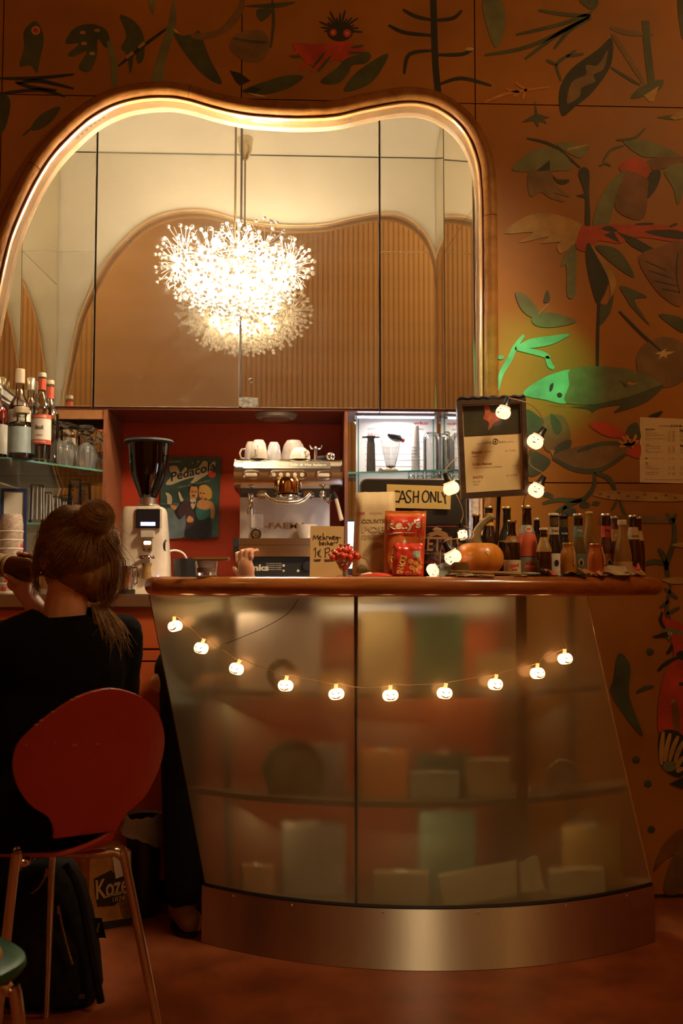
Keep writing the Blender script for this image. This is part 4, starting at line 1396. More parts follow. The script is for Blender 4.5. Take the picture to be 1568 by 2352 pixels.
# milk jug and two small glasses before it
jx = at(292, 1310, 3.47)
jg = thing('milk_jug', 'small steel milk jug with black base on the worktop edge', 'jug', (jx.x, 3.47, WT))
jz = lambda py: at(292, py, 3.47).z - WT
MB().lathe([(0, 0.016), (0.027, 0.016), (0.027, 0.03), (0.024, jz(1306)), (0.026, jz(1300)), (0.024, jz(1300)), (0.022, 0.02), (0, 0.02)], 20).build('pot', M_CHROME, jg)
MB().lathe([(0, 0), (0.028, 0), (0.028, 0.016), (0, 0.016)], 20).build('base', M_DARK, jg)
MB().tube([(0.022, -0.004, jz(1304)), (0.034, -0.006, jz(1303)), (0.039, -0.006, jz(1315)), (0.037, -0.006, jz(1338)), (0.026, -0.004, jz(1344))], 0.004, 8).build('handle', M_CHROME, jg)
tumbler('small clear shot glass beside the steel milk jug', 268, 1313, 3.455, WT, 0.015, 0.018, inverted=False, name='shot_glass')

# ------------------------------------------------------------------ enamel sign
EB_Y = 4.372
c = [at(px, py, EB_Y) for px, py in ((372, 1048), (508, 1051), (501, 1236), (366, 1234))]
ec = sum(c, Vector()) / 4
ez0 = min(p.z for p in c)
es = thing('enamel_sign', 'dark green cola advertising sign with a couple on the red wall', 'sign', (ec.x, EB_Y, ez0))
EB = (ec.x, EB_Y, ez0)


def ept(a_, b_, y=None):
    """a,b in 0..1 over the sign, measured on the picture from top left"""
    top, bot = c[0].lerp(c[1], a_), c[3].lerp(c[2], a_)
    p = top.lerp(bot, b_)
    p.y = y if y is not None else EB_Y
    return p


M_TEAL = pm('enamel_green', (0.035, 0.075, 0.065), 0.3, var=0.5, scale=7, coat=0.4)
rc = []
for cx_, cy_, a0 in ((0.95, 0.04, -90), (0.95, 0.96, 0), (0.05, 0.96, 90), (0.05, 0.04, 180)):
    for k in range(4):
        t_ = R(a0 + k * 30)
        rc.append((cx_ + 0.05 * math.cos(t_), cy_ + 0.04 * math.sin(t_)))
MB().prism(rc, lambda a_, b_, d: ept(a_, b_, d), EB_Y, EB_Y - 0.004).build('plate', M_TEAL, es, smooth=False, base=EB)
EK = [0]


def eshape(mat, pts, smooth=True, name='print'):
    EK[0] += 1
    q = spline(pts, True, 4) if smooth else pts
    y = EB_Y - 0.0042 - 0.0002 * EK[0]
    vf, ff = flat_fill(q)
    me = bpy.data.meshes.new(name)
    me.from_pydata([tuple(ept(v.x, v.y, y) - Vector(EB)) for v in vf], [], ff)
    return link(name, me, mat, es, smooth=False)


M_ECREAM = pm('enamel_cream', (0.52, 0.44, 0.30), 0.35)
M_ESKIN = pm('enamel_skin', (0.50, 0.24, 0.09), 0.35, var=0.2)
M_EBLOND = pm('enamel_blond', (0.48, 0.27, 0.06), 0.35)
M_EBLK = pm('enamel_black', (0.018, 0.018, 0.022), 0.3)
M_EBLUE = pm('enamel_grey_blue', (0.12, 0.17, 0.19), 0.35, var=0.3)
M_EPURP = pm('enamel_plum', (0.055, 0.03, 0.04), 0.35)
eshape(M_EBLUE, [(0.15, 0.64), (0.35, 0.60), (0.45, 0.80), (0.42, 0.99), (0.0, 0.99), (0.02, 0.70)])
eshape(M_ECREAM, [(0.08, 0.345), (0.11, 0.30), (0.17, 0.24), (0.13, 0.14), (0.20, 0.115), (0.27, 0.13), (0.32, 0.20), (0.40, 0.13), (0.46, 0.16), (0.62, 0.13), (0.70, 0.05), (0.77, 0.06), (0.80, 0.10), (0.88, 0.05), (0.91, 0.08),
                  (0.87, 0.16), (0.79, 0.21), (0.66, 0.27), (0.55, 0.325), (0.50, 0.318), (0.555, 0.255), (0.38, 0.29), (0.20, 0.345), (0.12, 0.355)])
mb = MB()
yl = EB_Y - 0.0050


def e2(a_, b_):
    return ept(0.52 + a_, 0.182 - b_ * 136 / 186, yl)


words(mb, 'Pedacola', 0.78, e2, 0, 0, height=0.15, rot=R(16), bold=0.02, shear=0.25)
mb.build('lettering', M_EBLK, es, smooth=False, base=EB)
mb = MB()
words(mb, 'NATURAL', 0.22, lambda a_, b_: ept(0.22 + a_, 0.065 - b_, yl), 0, 0, height=0.022, rot=R(3))
words(mb, 'ohne wenn und aber', 0.55, lambda a_, b_: ept(0.56 + a_, 0.335 - b_ * 0.73, yl), 0, 0, height=0.02, rot=R(14))
mb.build('lettering', M_ECREAM, es, smooth=False, base=EB)
eshape(M_REDP, [(0.78, 0.20), (0.84, 0.18), (0.92, 0.20), (0.90, 0.245), (0.83, 0.25)])
eshape(M_EBLK, [(0.24, 0.68), (0.33, 0.78), (0.44, 0.70), (0.46, 0.80), (0.43, 0.99), (0.66, 0.99), (0.66, 0.70), (0.62, 0.55), (0.46, 0.55), (0.36, 0.56), (0.30, 0.62)])
eshape(M_EPURP, [(0.38, 0.56), (0.50, 0.56), (0.56, 0.66), (0.60, 0.80), (0.45, 0.90), (0.44, 0.72), (0.36, 0.76), (0.30, 0.68)])
eshape(M_EBLK, [(0.60, 0.68), (0.68, 0.62), (0.80, 0.70), (0.88, 0.84), (0.86, 0.99), (0.62, 0.99)])
eshape(pm('enamel_teal', (0.03, 0.13, 0.11), 0.35), [(0.60, 0.66), (0.66, 0.60), (0.84, 0.63), (0.82, 0.74), (0.66, 0.78)])
eshape(M_ESKIN, [(0.62, 0.62), (0.64, 0.55), (0.74, 0.53), (0.88, 0.56), (0.93, 0.66), (0.91, 0.76), (0.86, 0.74), (0.85, 0.64), (0.76, 0.655)])
eshape(M_EBLOND, [(0.64, 0.42), (0.66, 0.36), (0.76, 0.345), (0.85, 0.40), (0.87, 0.48), (0.84, 0.52), (0.78, 0.52), (0.74, 0.44), (0.66, 0.43)])
eshape(M_ESKIN, [(0.645, 0.42), (0.70, 0.405), (0.76, 0.43), (0.77, 0.49), (0.72, 0.53), (0.66, 0.50)])
eshape(M_EBLK, [(0.48, 0.43), (0.49, 0.36), (0.56, 0.335), (0.63, 0.36), (0.63, 0.42)])
eshape(M_ESKIN, [(0.495, 0.40), (0.52, 0.365), (0.56, 0.37), (0.61, 0.37), (0.625, 0.42), (0.62, 0.50), (0.56, 0.545), (0.50, 0.51)])
eshape(M_ECREAM, [(0.50, 0.53), (0.60, 0.53), (0.585, 0.62), (0.54, 0.64)])
eshape(M_EBLK, [(0.50, 0.555), (0.545, 0.57), (0.59, 0.555), (0.59, 0.58), (0.545, 0.575), (0.50, 0.582)], False)
eshape(M_ESKIN, [(0.17, 0.60), (0.28, 0.615), (0.26, 0.66), (0.20, 0.65)])
eshape(M_ESKIN, [(0.46, 0.77), (0.50, 0.73), (0.57, 0.77), (0.55, 0.81), (0.47, 0.81)])
eshape(M_EBLUE, [(0.0, 0.585), (0.30, 0.582), (0.30, 0.595), (0.0, 0.60)], False)
eshape(M_ECREAM, [(0.12, 0.585), (0.11, 0.50), (0.08, 0.46), (0.13, 0.455), (0.19, 0.50), (0.19, 0.585)])
eshape(M_ECREAM, [(0.30, 0.45), (0.32, 0.44), (0.36, 0.50), (0.39, 0.54), (0.35, 0.56), (0.32, 0.52)])
for fx, fy_ in ((0.56, 0.43), (0.705, 0.45)):      # the painted faces: eyes, nose, mouth
    for sx in (-0.028, 0.028):
        eshape(M_EBLK, [(fx + sx - 0.016, fy_), (fx + sx, fy_ - 0.008), (fx + sx + 0.016, fy_), (fx + sx, fy_ + 0.006)])
    eshape(M_EBLOND, [(fx - 0.008, fy_ + 0.03), (fx, fy_ + 0.005), (fx + 0.008, fy_ + 0.032)], False)
    eshape(M_REDP if fx > 0.6 else M_EBLK, [(fx - 0.028, fy_ + 0.05), (fx, fy_ + 0.046), (fx + 0.028, fy_ + 0.05), (fx, fy_ + 0.062)])
for x_, y_, r_ in ((0.62, 0.06, 0.016), (0.52, 0.08, 0.01), (0.60, 0.09, 0.008)):
    eshape(M_ECREAM, [(x_ + r_ * math.cos(k * PI / 4), y_ + r_ * 0.73 * math.sin(k * PI / 4)) for k in range(8)], False)

# ------------------------------------------------------------------ espresso machine
EX, EY = at(660, 1150, 3.80).x, 3.80
em = thing('espresso_machine', 'chrome one-group espresso machine with stacked cups on top', 'coffee machine', (EX, EY, WT))
ez = lambda py, Y=EY: at(660, py, Y).z - WT
ex = lambda px, Y=EY: at(px, 1150, Y).x - EX
M_CHS = pm('chrome_soft', (0.80, 0.74, 0.64), 0.17, metal=1.0, var=0.05)
MB().lo(ex(549), ex(758), 0.06, 0.40, ez(1237), ez(1060)).build('body', pm('machine_side', (0.10, 0.09, 0.08), 0.4), em, smooth=False)
MB().lo(ex(549), ex(758), 0.052, 0.06, ez(1237), ez(1140)).build('back_splash', pm('splash_steel', (0.74, 0.68, 0.58), 0.34, metal=0.7, var=0.05), em, smooth=False)
# head with rounded front
hz0, hz1 = ez(1123), ez(1054)
prf = [(0.05, hz0), (-0.035, hz0 + 0.002), (-0.055, hz0 + 0.012), (-0.062, hz0 + 0.035), (-0.055, hz1 - 0.045), (-0.040, hz1 - 0.022), (-0.01, hz1 - 0.004), (0.02, hz1), (0.38, hz1), (0.38, hz0)]
x0, x1 = ex(541), ex(782)
MB().prism(prf, lambda a_, b_, d: Vector((d, a_, b_)), x0, x1).build('head', M_CHS, em, smooth=True)
for s_, xx in ((-1, x0), (1, x1)):
    MB().prism([(p_[0] - 0.003 if p_[0] < 0.3 else p_[0], p_[1] + (0.003 if p_[1] > hz0 + .05 else -0.003)) for p_ in prf], lambda a_, b_, d: Vector((d, a_, b_)), xx - 0.004 * (s_ > 0) - 0.006 * (s_ < 0) + 0.002, xx + 0.006 * (s_ > 0) + 0.004 * (s_ < 0) - 0.002).build('end_cheek', M_CHROME, em)
M_BADGE = pm('badge_grey', (0.14, 0.12, 0.09), 0.3, metal=0.5)
sl = lambda b_: -0.0405 - 0.001 - 0.68 * (hz1 - 0.022 - b_) if b_ > hz1 - 0.045 else -0.0570
MB().add([Vector((ex(560), sl(z_), z_)) for z_ in (ez(1079.5), ez(1063.5))] + [Vector((ex(758), sl(z_), z_)) for z_ in (ez(1063.5), ez(1079.5))], [(0, 1, 2, 3)]).build('name_strip', M_BADGE, em, smooth=False)
hf = lambda a_, b_: Vector((a_, sl(b_) - 0.0012, b_))
mb = MB()
words(mb, 'ENOVA', ex(615) - ex(569), hf, ex(592), ez(1071), height=0.012, bold=0.03)
words(mb, 'Espresso Stile di Vita Italiano', ex(749) - ex(626), hf, ex(687), ez(1071), height=0.013, shear=0.15)
mb.build('lettering', pm('badge_print', (0.85, 0.78, 0.62), 0.4), em, smooth=False)


def pill(cx_, cz_, w_, h_, y, n=8):
    r_ = h_ / 2
    pts = [(cx_ + w_ / 2 - r_ + r_ * math.cos(t_), cz_ + r_ * math.sin(t_)) for t_ in [-PI / 2 + k * PI / n for k in range(n + 1)]]
    pts += [(cx_ - w_ / 2 + r_ + r_ * math.cos(t_), cz_ + r_ * math.sin(t_)) for t_ in [PI / 2 + k * PI / n for k in range(n + 1)]]
    return [Vector((a_, y, b_)) for a_, b_ in pts]


M_BTN = pm('button_cream', (0.72, 0.64, 0.46), 0.35)
for pxc, pw in ((578, 36), (661, 84), (742, 36)):
    ww = ex(660 + pw / 2) - ex(660 - pw / 2)
    cxx, czz = ex(pxc), ez(1093)
    MB().tube(pill(cxx, czz, ww, 0.034, -0.064), 0.0025, 6, closed=True).build('button_ring', M_CHROME, em)
    if pw < 50:
        MB().lo(cxx - ww * 0.38, cxx + ww * 0.38, -0.068, -0.060, czz - 0.010, czz + 0.004, bev=0.003).build('button', M_BTN, em)
    else:
        for k in range(5):
            MB().lathe([(0, 0.008), (0.007, 0.007), (0.008, 0.004), (0.008, 0), (0, 0)], 14, (cxx + (k - 2) * 0.0265, -0.061, czz - 0.002), Matrix.Rotation(PI / 2, 4, 'X')).build('button', M_BTN, em)
# group head with glass dome, lever handle
MB().lathe([(0.040, 0), (0.052, 0.004), (0.053, 0.05), (0.045, 0.064), (0.02, 0.07), (0, 0.07)], 22, (ex(661), -0.040, ez(1138))).build('group_dome', pm('copper_chrome', (0.80, 0.55, 0.30), 0.06, metal=1.0, var=0.35, scale=45), em)
MB().lathe([(0, 0), (0.038, 0), (0.044, 0.01), (0.044, 0.018), (0, 0.018)], 22, (ex(661), -0.040, ez(1150))).build('group_head', M_CHROME, em)
hy = -0.10
MB().tube([(ex(594), -0.07, ez(1140)), (ex(612), hy, ez(1141)), (ex(620), hy, ez(1150)), (ex(636), hy, ez(1158)), (ex(661), hy, ez(1160)), (ex(686), hy, ez(1158)), (ex(702), hy, ez(1150)), (ex(710), hy, ez(1141)), (ex(718), -0.07, ez(1140))], 0.007, 10).build('grip_bar', M_CHROME, em)
MB().lo(ex(594), ex(614), -0.085, -0.04, ez(1150), ez(1131), bev=0.004).lo(ex(697), ex(718), -0.085, -0.04, ez(1150), ez(1131), bev=0.004).build('grip_mount', M_CHROME, em)
MB().lathe([(0, 0), (0.012, 0.002), (0.014, 0.014), (0.009, 0.022), (0.006, 0.05), (0.011, 0.056), (0.012, 0.082), (0, 0.084)], 14, (ex(577), -0.03, ez(1184))).tube([(ex(577), -0.03, ez(1138)), (ex(577), 0.06, ez(1138))], 0.006, 8).build('water_tap', M_CHROME, em)
MB().lathe([(0, 0), (0.014, 0), (0.015, 0.02), (0.012, 0.02), (0, 0.02)], 14, (ex(577), -0.03, ez(1183))).build('tap_aerator', M_DULLSTEEL, em)
MB().tube([(ex(742), 0.03, ez(1132)), (ex(742), -0.03, ez(1135)), (ex(745), -0.04, ez(1150)), (ex(752), -0.04, ez(1158)), (ex(758), -0.03, ez(1150)), (ex(760), -0.02, ez(1136))], 0.0055, 8).ball((ex(740), -0.03, ez(1136)), 0.014, 12).build('steam_valve', M_CHROME, em)
MB().tube([(ex(766), -0.02, ez(1136)), (ex(772), -0.03, ez(1150)), (ex(783), -0.045, ez(1192))], 0.0045, 8).build('steam_wand', M_CHROME, em)
MB().tube([(ex(771), -0.03, ez(1147)), (ex(783), -0.046, ez(1196))], [0.007, 0.0085], 10).build('wand_sleeve', pm('pale_rubber', (0.66, 0.52, 0.36), 0.5), em)
MB().tube([(ex(765), -0.02, ez(1131)), (ex(771), -0.03, ez(1147))], 0.010, 10).build('wand_joint', M_DARK, em)
MB().lo(ex(574), ex(604), 0.045, 0.053, ez(1212), ez(1178), bev=0.003).build('gauge_plate', M_CUPW, em)
MB().lathe([(0, 0.02), (0.014, 0.018), (0.016, 0.012), (0.022, 0.008), (0.022, 0), (0, 0)], 20, (ex(587), 0.054, ez(1226)), Matrix.Rotation(PI / 2, 4, 'X')).build('dial', M_CHROME, em)
MB().lathe([(0.0165, 0.0115), (0.0205, 0.0115), (0.0205, 0.009), (0.0165, 0.009)], 20, (ex(587), 0.052, ez(1226)), Matrix.Rotation(PI / 2, 4, 'X')).build('dial_ring', M_DARK, em)
mb = MB()
words(mb, '-FAEMA', ex(706) - ex(606), lambda a_, b_: Vector((a_, 0.0505, b_)), ex(656), ez(1206), height=0.022, bold=0.02)
mb.build('lettering', M_CHROME, em, smooth=False)
MB().lo(ex(541), ex(772), -0.03, 0.40, ez(1252), ez(1237), bev=0.003).build('drip_tray', M_CHS, em)
MB().lo(ex(549), ex(772), -0.045, 0.40, ez(1279), ez(1253), bev=0.004).build('tray_front', M_CHS, em)
MB().lo(ex(538), ex(551), -0.05, 0.0, ez(1258), ez(1236), bev=0.002).lo(ex(538), ex(551), -0.048, 0.0, ez(1278), ez(1259), bev=0.002).build('corner_block', M_DARK, em)
MB().lo(ex(545), ex(770), -0.02, 0.40, 0.004, ez(1280)).build('foot_box', M_DARK, em, smooth=False)
mb = MB()
for fx in (0.04, -0.06):
    pass
for a_ in (ex(560), ex(755)):
    for b_ in (0.02, 0.36):
        mb.tube([(a_, b_, 0), (a_, b_, 0.006)], 0.02, 12)
mb.build('feet', M_DARK, em)
ff = lambda a_, b_: Vector((a_, -0.0212, b_))
mb = MB()
words(mb, 'drinks', 0.110, ff, ex(585), ez(1304), height=0.024, bold=0.04)
for k in range(4):
    words(mb, 'Servicetechnik und Kaffee', 0.058, ff, ex(630), ez(1294 + k * 4.6), height=0.0045)
mb.build('lettering', pm('print_offwhite', (0.62, 0.55, 0.44), 0.5), em, smooth=False)
for px, py, r_ in ((652, 1299, 0.005), (652, 1311, 0.004), (685, 1311, 0.005)):
    MB().lathe([(0, 0.002), (r_, 0.002), (r_, 0), (0, 0)], 12, (ex(px), -0.020, ez(py)), Matrix.Rotation(PI / 2, 4, 'X')).build('indicator', M_CUPW, em)
MB().lathe([(0, 0.018), (0.018, 0.016), (0.020, 0), (0, 0)], 20, (ex(706), -0.020, ez(1300)), Matrix.Rotation(PI / 2, 4, 'X')).build('rotary_knob', M_EBLK, em)

# cups on top
M_PORC = pm('porcelain', (0.78, 0.70, 0.58), 0.22, var=0.03, coat=0.4)
M_PORB = pm('porcelain_grey', (0.50, 0.50, 0.53), 0.25, var=0.03, coat=0.3)
M_RIBB = pm('ribbed_grey', (0.42, 0.36, 0.32), 0.4)


def cup(label, px, pytop, wpx, Y, mat, shallow=False, handle=None):
    zb = WT + hz1 + 0.0005
    p = at(px, pytop, Y)
    h = p.z - zb
    r_ = wpx / 2 * Y / F_PX
    t = thing('coffee_cup', label, 'cup', (p.x, Y, zb), 0, 'upturned cups on the coffee machine')
    if shallow:
        pf = [(r_, 0), (r_ * 0.98, h * 0.3), (r_ * 0.80, h * 0.72), (r_ * 0.62, h * 0.90), (r_ * 0.5, h), (r_ * 0.45, h * 0.97), (0, h * 0.96)]
    else:
        pf = [(r_ * 0.96, 0), (r_, h * 0.12), (r_ * 0.97, h * 0.4), (r_ * 0.80, h * 0.8), (r_ * 0.62, h * 0.94), (r_ * 0.55, h), (r_ * 0.5, h * 0.98), (0, h * 0.97)]
    MB().lathe(pf + [(0, h * 0.90), (r_ * 0.55, h * 0.88), (r_ * 0.9, 0.002)], 24).build('bowl', mat, t)
    if handle is not None:
        d = Vector((math.cos(handle), math.sin(handle), 0))
        MB().tube([d * r_ * 0.94 + Vector((0, 0, h * 0.18)), d * (r_ + 0.014) + Vector((0, 0, h * 0.2)), d * (r_ + 0.020) + Vector((0, 0, h * 0.42)), d * (r_ + 0.012) + Vector((0, 0, h * 0.62)), d * r_ * 0.86 + Vector((0, 0, h * 0.64))], 0.0038, 8).build('handle', mat, t)
    return t


cup('upturned cream espresso cup with handle to the front, foremost on the machine', 594, 1011, 40, 3.82, M_PORC, handle=R(-100))
cup('upturned beige cup half hidden behind the foremost one', 576, 1015, 30, 3.94, M_RIBB, handle=R(200))
cup('upturned bluish grey mug second on the machine', 629, 1016, 34, 3.88, M_PORB)
cup('upturned ribbed grey cup at the back of the machine', 674, 1012, 56, 3.98, M_RIBB)
cup('low wide upturned white cup foremost in the right group', 688, 1029, 50, 3.83, M_PORC, shallow=True, handle=R(-55))
tt = thing('tamper_stand', 'small chrome wing-headed tool standing beside the low white cup', 'tool', (EX + ex(725), 3.86, WT + hz1))
tz = lambda py: at(725, py, 3.86).z - WT - hz1
MB().lathe([(0, 0), (0.018, 0), (0.018, 0.004), (0.006, 0.007), (0.0055, tz(1033)), (0, tz(1033))], 14).build('post', M_CHROME, tt)
MB().ball((0, 0, tz(1029)), 0.007, 10).tube([(-0.024, 0, tz(1022)), (-0.015, 0, tz(1030)), (0, 0, tz(1031)), (0.015, 0, tz(1030)), (0.024, 0, tz(1022))], [0.003, 0.006, 0.005, 0.006, 0.003], 8).build('wings', M_CHROME, tt)
pf_ = thing('tamper', 'dark coffee tamper lying at the right end of the machine top', 'tool', (EX + ex(757), 3.87, WT + hz1))
MB().tube([(-0.045, 0.03, 0.012), (-0.01, 0.005, 0.016)], [0.012, 0.009], 12).build('handle', M_DARK, pf_)
MB().ball((0.004, -0.004, 0.018), (0.018, 0.018, 0.0175), 14).build('base', M_CHROME, pf_)

# small things in the alcove
wc = at(704, 1220, 3.78)
t = thing('coffee_cup', 'large white cup standing on the drip tray beside the handwritten card', 'cup', (wc.x, 3.80, WT + ez(1237)))
h = at(704, 1205, 3.80).z - WT - ez(1237)
MB().lathe([(0, 0), (0.026, 0), (0.029, 0.004), (0.036, h * 0.5), (0.040, h), (0.038, h), (0.034, h * 0.5), (0, 0.006)], 22).build('bowl', M_PORC, t)
bk = at(424, 1285, 3.62)
t = thing('knock_box', 'short black round knock box beside the grinder', 'container', (bk.x, 3.62, WT))
h = at(424, 1283, 3.62).z - WT
MB().lathe([(0, 0), (0.036, 0), (0.038, 0.004), (0.040, h), (0.036, h), (0.034, 0.006), (0, 0.006)], 24).build('tub', M_EBLK, t)
MB().tube([(-0.037, 0, h - 0.006), (0.037, 0, h - 0.006)], 0.006, 8).build('bar', M_DARK, t)
cbp = [at(386, 1268, 3.70), at(400, 1264, 3.72), at(416, 1268, 3.74), at(426, 1278, 3.74), at(430, 1296, 3.74), at(430, 1330, 3.74), at(430, 1368, 3.74)]
t = thing('power_cable', 'white power cable curving from the grinder to the worktop', 'cable', cbp[-1])
MB().tube(spline([tuple(p_ - cbp[-1]) for p_ in cbp], False, 4), 0.004, 8).build('cord', M_CUPW, t)

# right bay shelf
sp_ = at(852, 1000, 4.03)
t = thing('pepper_mill', 'tall black wing-topped grinder on the right glass shelf', 'mill', (sp_.x, 4.04, SZR))
qz = lambda py: at(852, py, 4.04).z - SZR
MB().lathe([(0, 0), (0.018, 0), (0.0185, 0.01), (0.017, qz(1040)), (0.0165, qz(1018)), (0, qz(1018))], 18).build('barrel', pm('mill_black', (0.035, 0.028, 0.022), 0.45), t)
MB().lathe([(0, qz(1018)), (0.015, qz(1018)), (0.014, qz(1008)), (0.019, qz(1004)), (0.019, qz(1002)), (0, qz(1002))], 18).lo(-0.036, 0.036, -0.008, 0.008, qz(1006), qz(1003), bev=0.001).build('wing_top', M_EBLK, t)
jb = at(897, 1040, 4.06)
t = thing('blender_jar', 'clear ribbed blender jar with its black lid tilted on top', 'jar', (jb.x, 4.06, SZR))
qz = lambda py: at(897, py, 4.06).z - SZR
MB().lathe([(0, 0.014), (0.018, 0.014), (0.020, 0.03), (0.033, qz(1040)), (0.042, qz(1012)), (0.040, qz(1012)), (0.031, qz(1040)), (0.017, 0.03), (0, 0.018)], 14).build('jug', M_GLASS2, t)
MB().lathe([(0, 0), (0.030, 0), (0.032, 0.006), (0.030, 0.014), (0, 0.014)], 20).build('base_ring', M_GOLD, t)
MB().tube([(-0.03, 0, 0.005), (-0.045, -0.01, 0.008)], [0.008, 0.013], 10).build('coupling', M_CHROME, t)
MB().ball((0.018, 0, qz(1004)), (0.034, 0.03, 0.017), 14, M=Matrix.Rotation(0.35, 4, 'Y')).build('lid', M_EBLK, t)
MB().ball((0.050, 0, qz(1011)), (0.009, 0.009, 0.010), 10).build('red_knob', M_REDP, t)
M_PLA = pm('clear_plastic', (0.85, 0.83, 0.80), 0.2, trans=0.5, var=0.04)
p = at(954, 1030, 4.06)
pc0 = None
npc = 9
for k in range(npc):
    loc = (p.x, 4.06, SZR + k * 0.0135)
    lab = 'clear plastic cup in the slim upside-down stack on the right shelf, ' + ['lowest', 'second from below', 'third from below', 'fourth from below', 'in the middle', 'fourth from above', 'third from above', 'second from above', 'topmost'][k]
    if pc0 is None:
        pc0 = thing('plastic_cup', lab, 'cup', loc, 0, 'stacked clear plastic cups')
        MB().lathe([(0.017, 0.003), (0.0145, 0.085), (0.013, 0.088), (0, 0.088), (0, 0.086), (0.012, 0.086), (0.0162, 0.003)], 18).build('wall', M_PLA, pc0)
        MB().tube([(0.0175 * math.cos(a_), 0.0175 * math.sin(a_), 0.002) for a_ in [i * PI / 9 for i in range(18)]], 0.0016, 5, closed=True).build('rim', M_PLA, pc0)
    else:
        dup(pc0, loc, 0, lab)
for px, pw, Y, lb in ((990, 38, 4.02, 'tall upturned rounded glass beside the plastic cups'), (1014, 30, 4.08, 'tall upturned rounded glass behind its neighbour'), (1030, 36, 4.0, 'tall upturned rounded glass half hidden by the framed menu')):
    p = at(px, 992 + (Y - 4.0) * 60, Y)
    t = thing('tall_glass', lb, 'glass', (p.x, Y, SZR), 0, 'tall glasses on the right shelf')
    h = p.z - SZR
    r_ = pw / 2 * Y / F_PX
    MB().lathe([(r_ * 0.9, 0), (r_, 0.004), (r_, h * 0.86), (r_ * 0.8, h * 0.97), (r_ * 0.6, h), (0, h), (0, h * 0.93), (r_ * 0.6, h * 0.93), (r_ * 0.9, h * 0.8), (r_ * 0.88, 0.002)], 20).build('body', M_GLASS, t)
# glasses on the worktop reflected under the shelf: a row behind the till
for k in range(5):
    p = at(945 + k * 20, 1092, 4.08)
    t = thing('tumbler', 'upturned tumbler behind the till, %s' % ['first from the partition', 'second from the partition', 'third from the partition', 'fourth from the partition', 'nearest the side mirror'][k], 'glass', (p.x, 4.08, WT), 0, 'upturned tumblers behind the till')
    h = p.z - WT
    MB().lathe([(0.018, 0), (0.0185, 0.002), (0.016, h - 0.004), (0.012, h), (0, h), (0, h - 0.01), (0.014, h - 0.012), (0.0165, 0.002)], 16).build('body', M_GLASS, t)

# ================================================================== THE BAR
CT = 1.1025                    # top of the bar
BB = (0.33, 3.0, 0.0)
bar = thing('bar_counter', 'curved bar with frosted glass front, steel kick plate and wooden top', 'bar', BB)


def arc3(p, q, r, n):
    """n+1 points of the circle through three plan points"""
    ax, ay, bx_, by_, cx_, cy_ = *p, *q, *r
    d = 2 * (ax * (by_ - cy_) + bx_ * (cy_ - ay) + cx_ * (ay - by_))
    ux = ((ax * ax + ay * ay) * (by_ - cy_) + (bx_ * bx_ + by_ * by_) * (cy_ - ay) + (cx_ * cx_ + cy_ * cy_) * (ay - by_)) / d
    uy = ((ax * ax + ay * ay) * (cx_ - bx_) + (bx_ * bx_ + by_ * by_) * (ax - cx_) + (cx_ * cx_ + cy_ * cy_) * (bx_ - ax)) / d
    rr = math.hypot(ax - ux, ay - uy)
    a0, a1 = math.atan2(ay - uy, ax - ux), math.atan2(cy_ - uy, cx_ - ux)
    return [(ux + rr * math.cos(a0 + (a1 - a0) * i / n), uy + rr * math.sin(a0 + (a1 - a0) * i / n)) for i in range(n + 1)]


KZ = 0.168
kick = arc3((-0.292, 3.10), (0.36, 2.852), (1.078, 3.045), 60)
top_a = arc3((-0.452, 3.04), (0.22, 2.80), (0.868, 2.985), 60)
bot_a = arc3((-0.282, 3.10), (0.36, 2.862), (1.070, 3.05), 60)
GZ0, GZ1 = KZ + 0.002, 1.046


def gsurf(u, v, off=0.0):
    """point on the frosted front, u along it, v upwards, off towards the guests"""
    i = min(int(u * 60), 59)
    f_ = u * 60 - i
    b_ = Vector(bot_a[i]).lerp(Vector(bot_a[i + 1]), f_)
    t_ = Vector(top_a[i]).lerp(Vector(top_a[i + 1]), f_)
    # a slight hollow on the way up
    q = b_.lerp(t_, v)
    q.y += 0.012 * math.sin(PI * v)
    d = (Vector(bot_a[min(i + 1, 60)]) - Vector(bot_a[i])).normalized()
    return Vector((q.x + d.y * off, q.y - d.x * off, GZ0 + (GZ1 - GZ0) * v))


def on_glass(px, py, off=0.0):
    u0, v0, best, su, sv = 0.5, 0.5, None, 0.5, 0.5
    for it in range(9):
        cand = []
        for a_ in range(-4, 5):
            for b_ in range(-4, 5):
                uu, vv = min(max(u0 + a_ * su / 4, 0), 1), min(max(v0 + b_ * sv / 4, 0), 1)
                x_, y_ = project(gsurf(uu, vv, off))
                cand.append(((x_ - px) ** 2 + (y_ - py) ** 2, uu, vv))
        best = min(cand)
        u0, v0 = best[1], best[2]
        su *= 0.42
        sv *= 0.42
    return u0, v0


# frosted glass: a solid pane with two rough faces that also scatters some light
m_, nt_, b_ = new_mat('frosted_glass')
nt_.nodes.remove(b_)
out_ = nt_.nodes['Material Output']
rf = nt_.nodes.new('ShaderNodeBsdfRefraction')
rf.inputs['IOR'].default_value = 1.45
rf.inputs['Color'].default_value = (0.94, 0.93, 0.74, 1)
tl_ = nt_.nodes.new('ShaderNodeBsdfTranslucent')
tl_.inputs['Color'].default_value = (0.86, 0.80, 0.54, 1)
n_ = noise_node(nt_, 2.5)
mr_ = nt_.nodes.new('ShaderNodeMapRange')
mr_.inputs[3].default_value = 0.36
mr_.inputs[4].default_value = 0.46
nt_.links.new(n_.outputs['Fac'], mr_.inputs[0])
nt_.links.new(mr_.outputs[0], rf.inputs['Roughness'])
df_ = nt_.nodes.new('ShaderNodeBsdfDiffuse')
df_.inputs['Color'].default_value = (0.50, 0.45, 0.28, 1)
m2 = nt_.nodes.new('ShaderNodeMixShader')
m2.inputs[0].default_value = 0.35
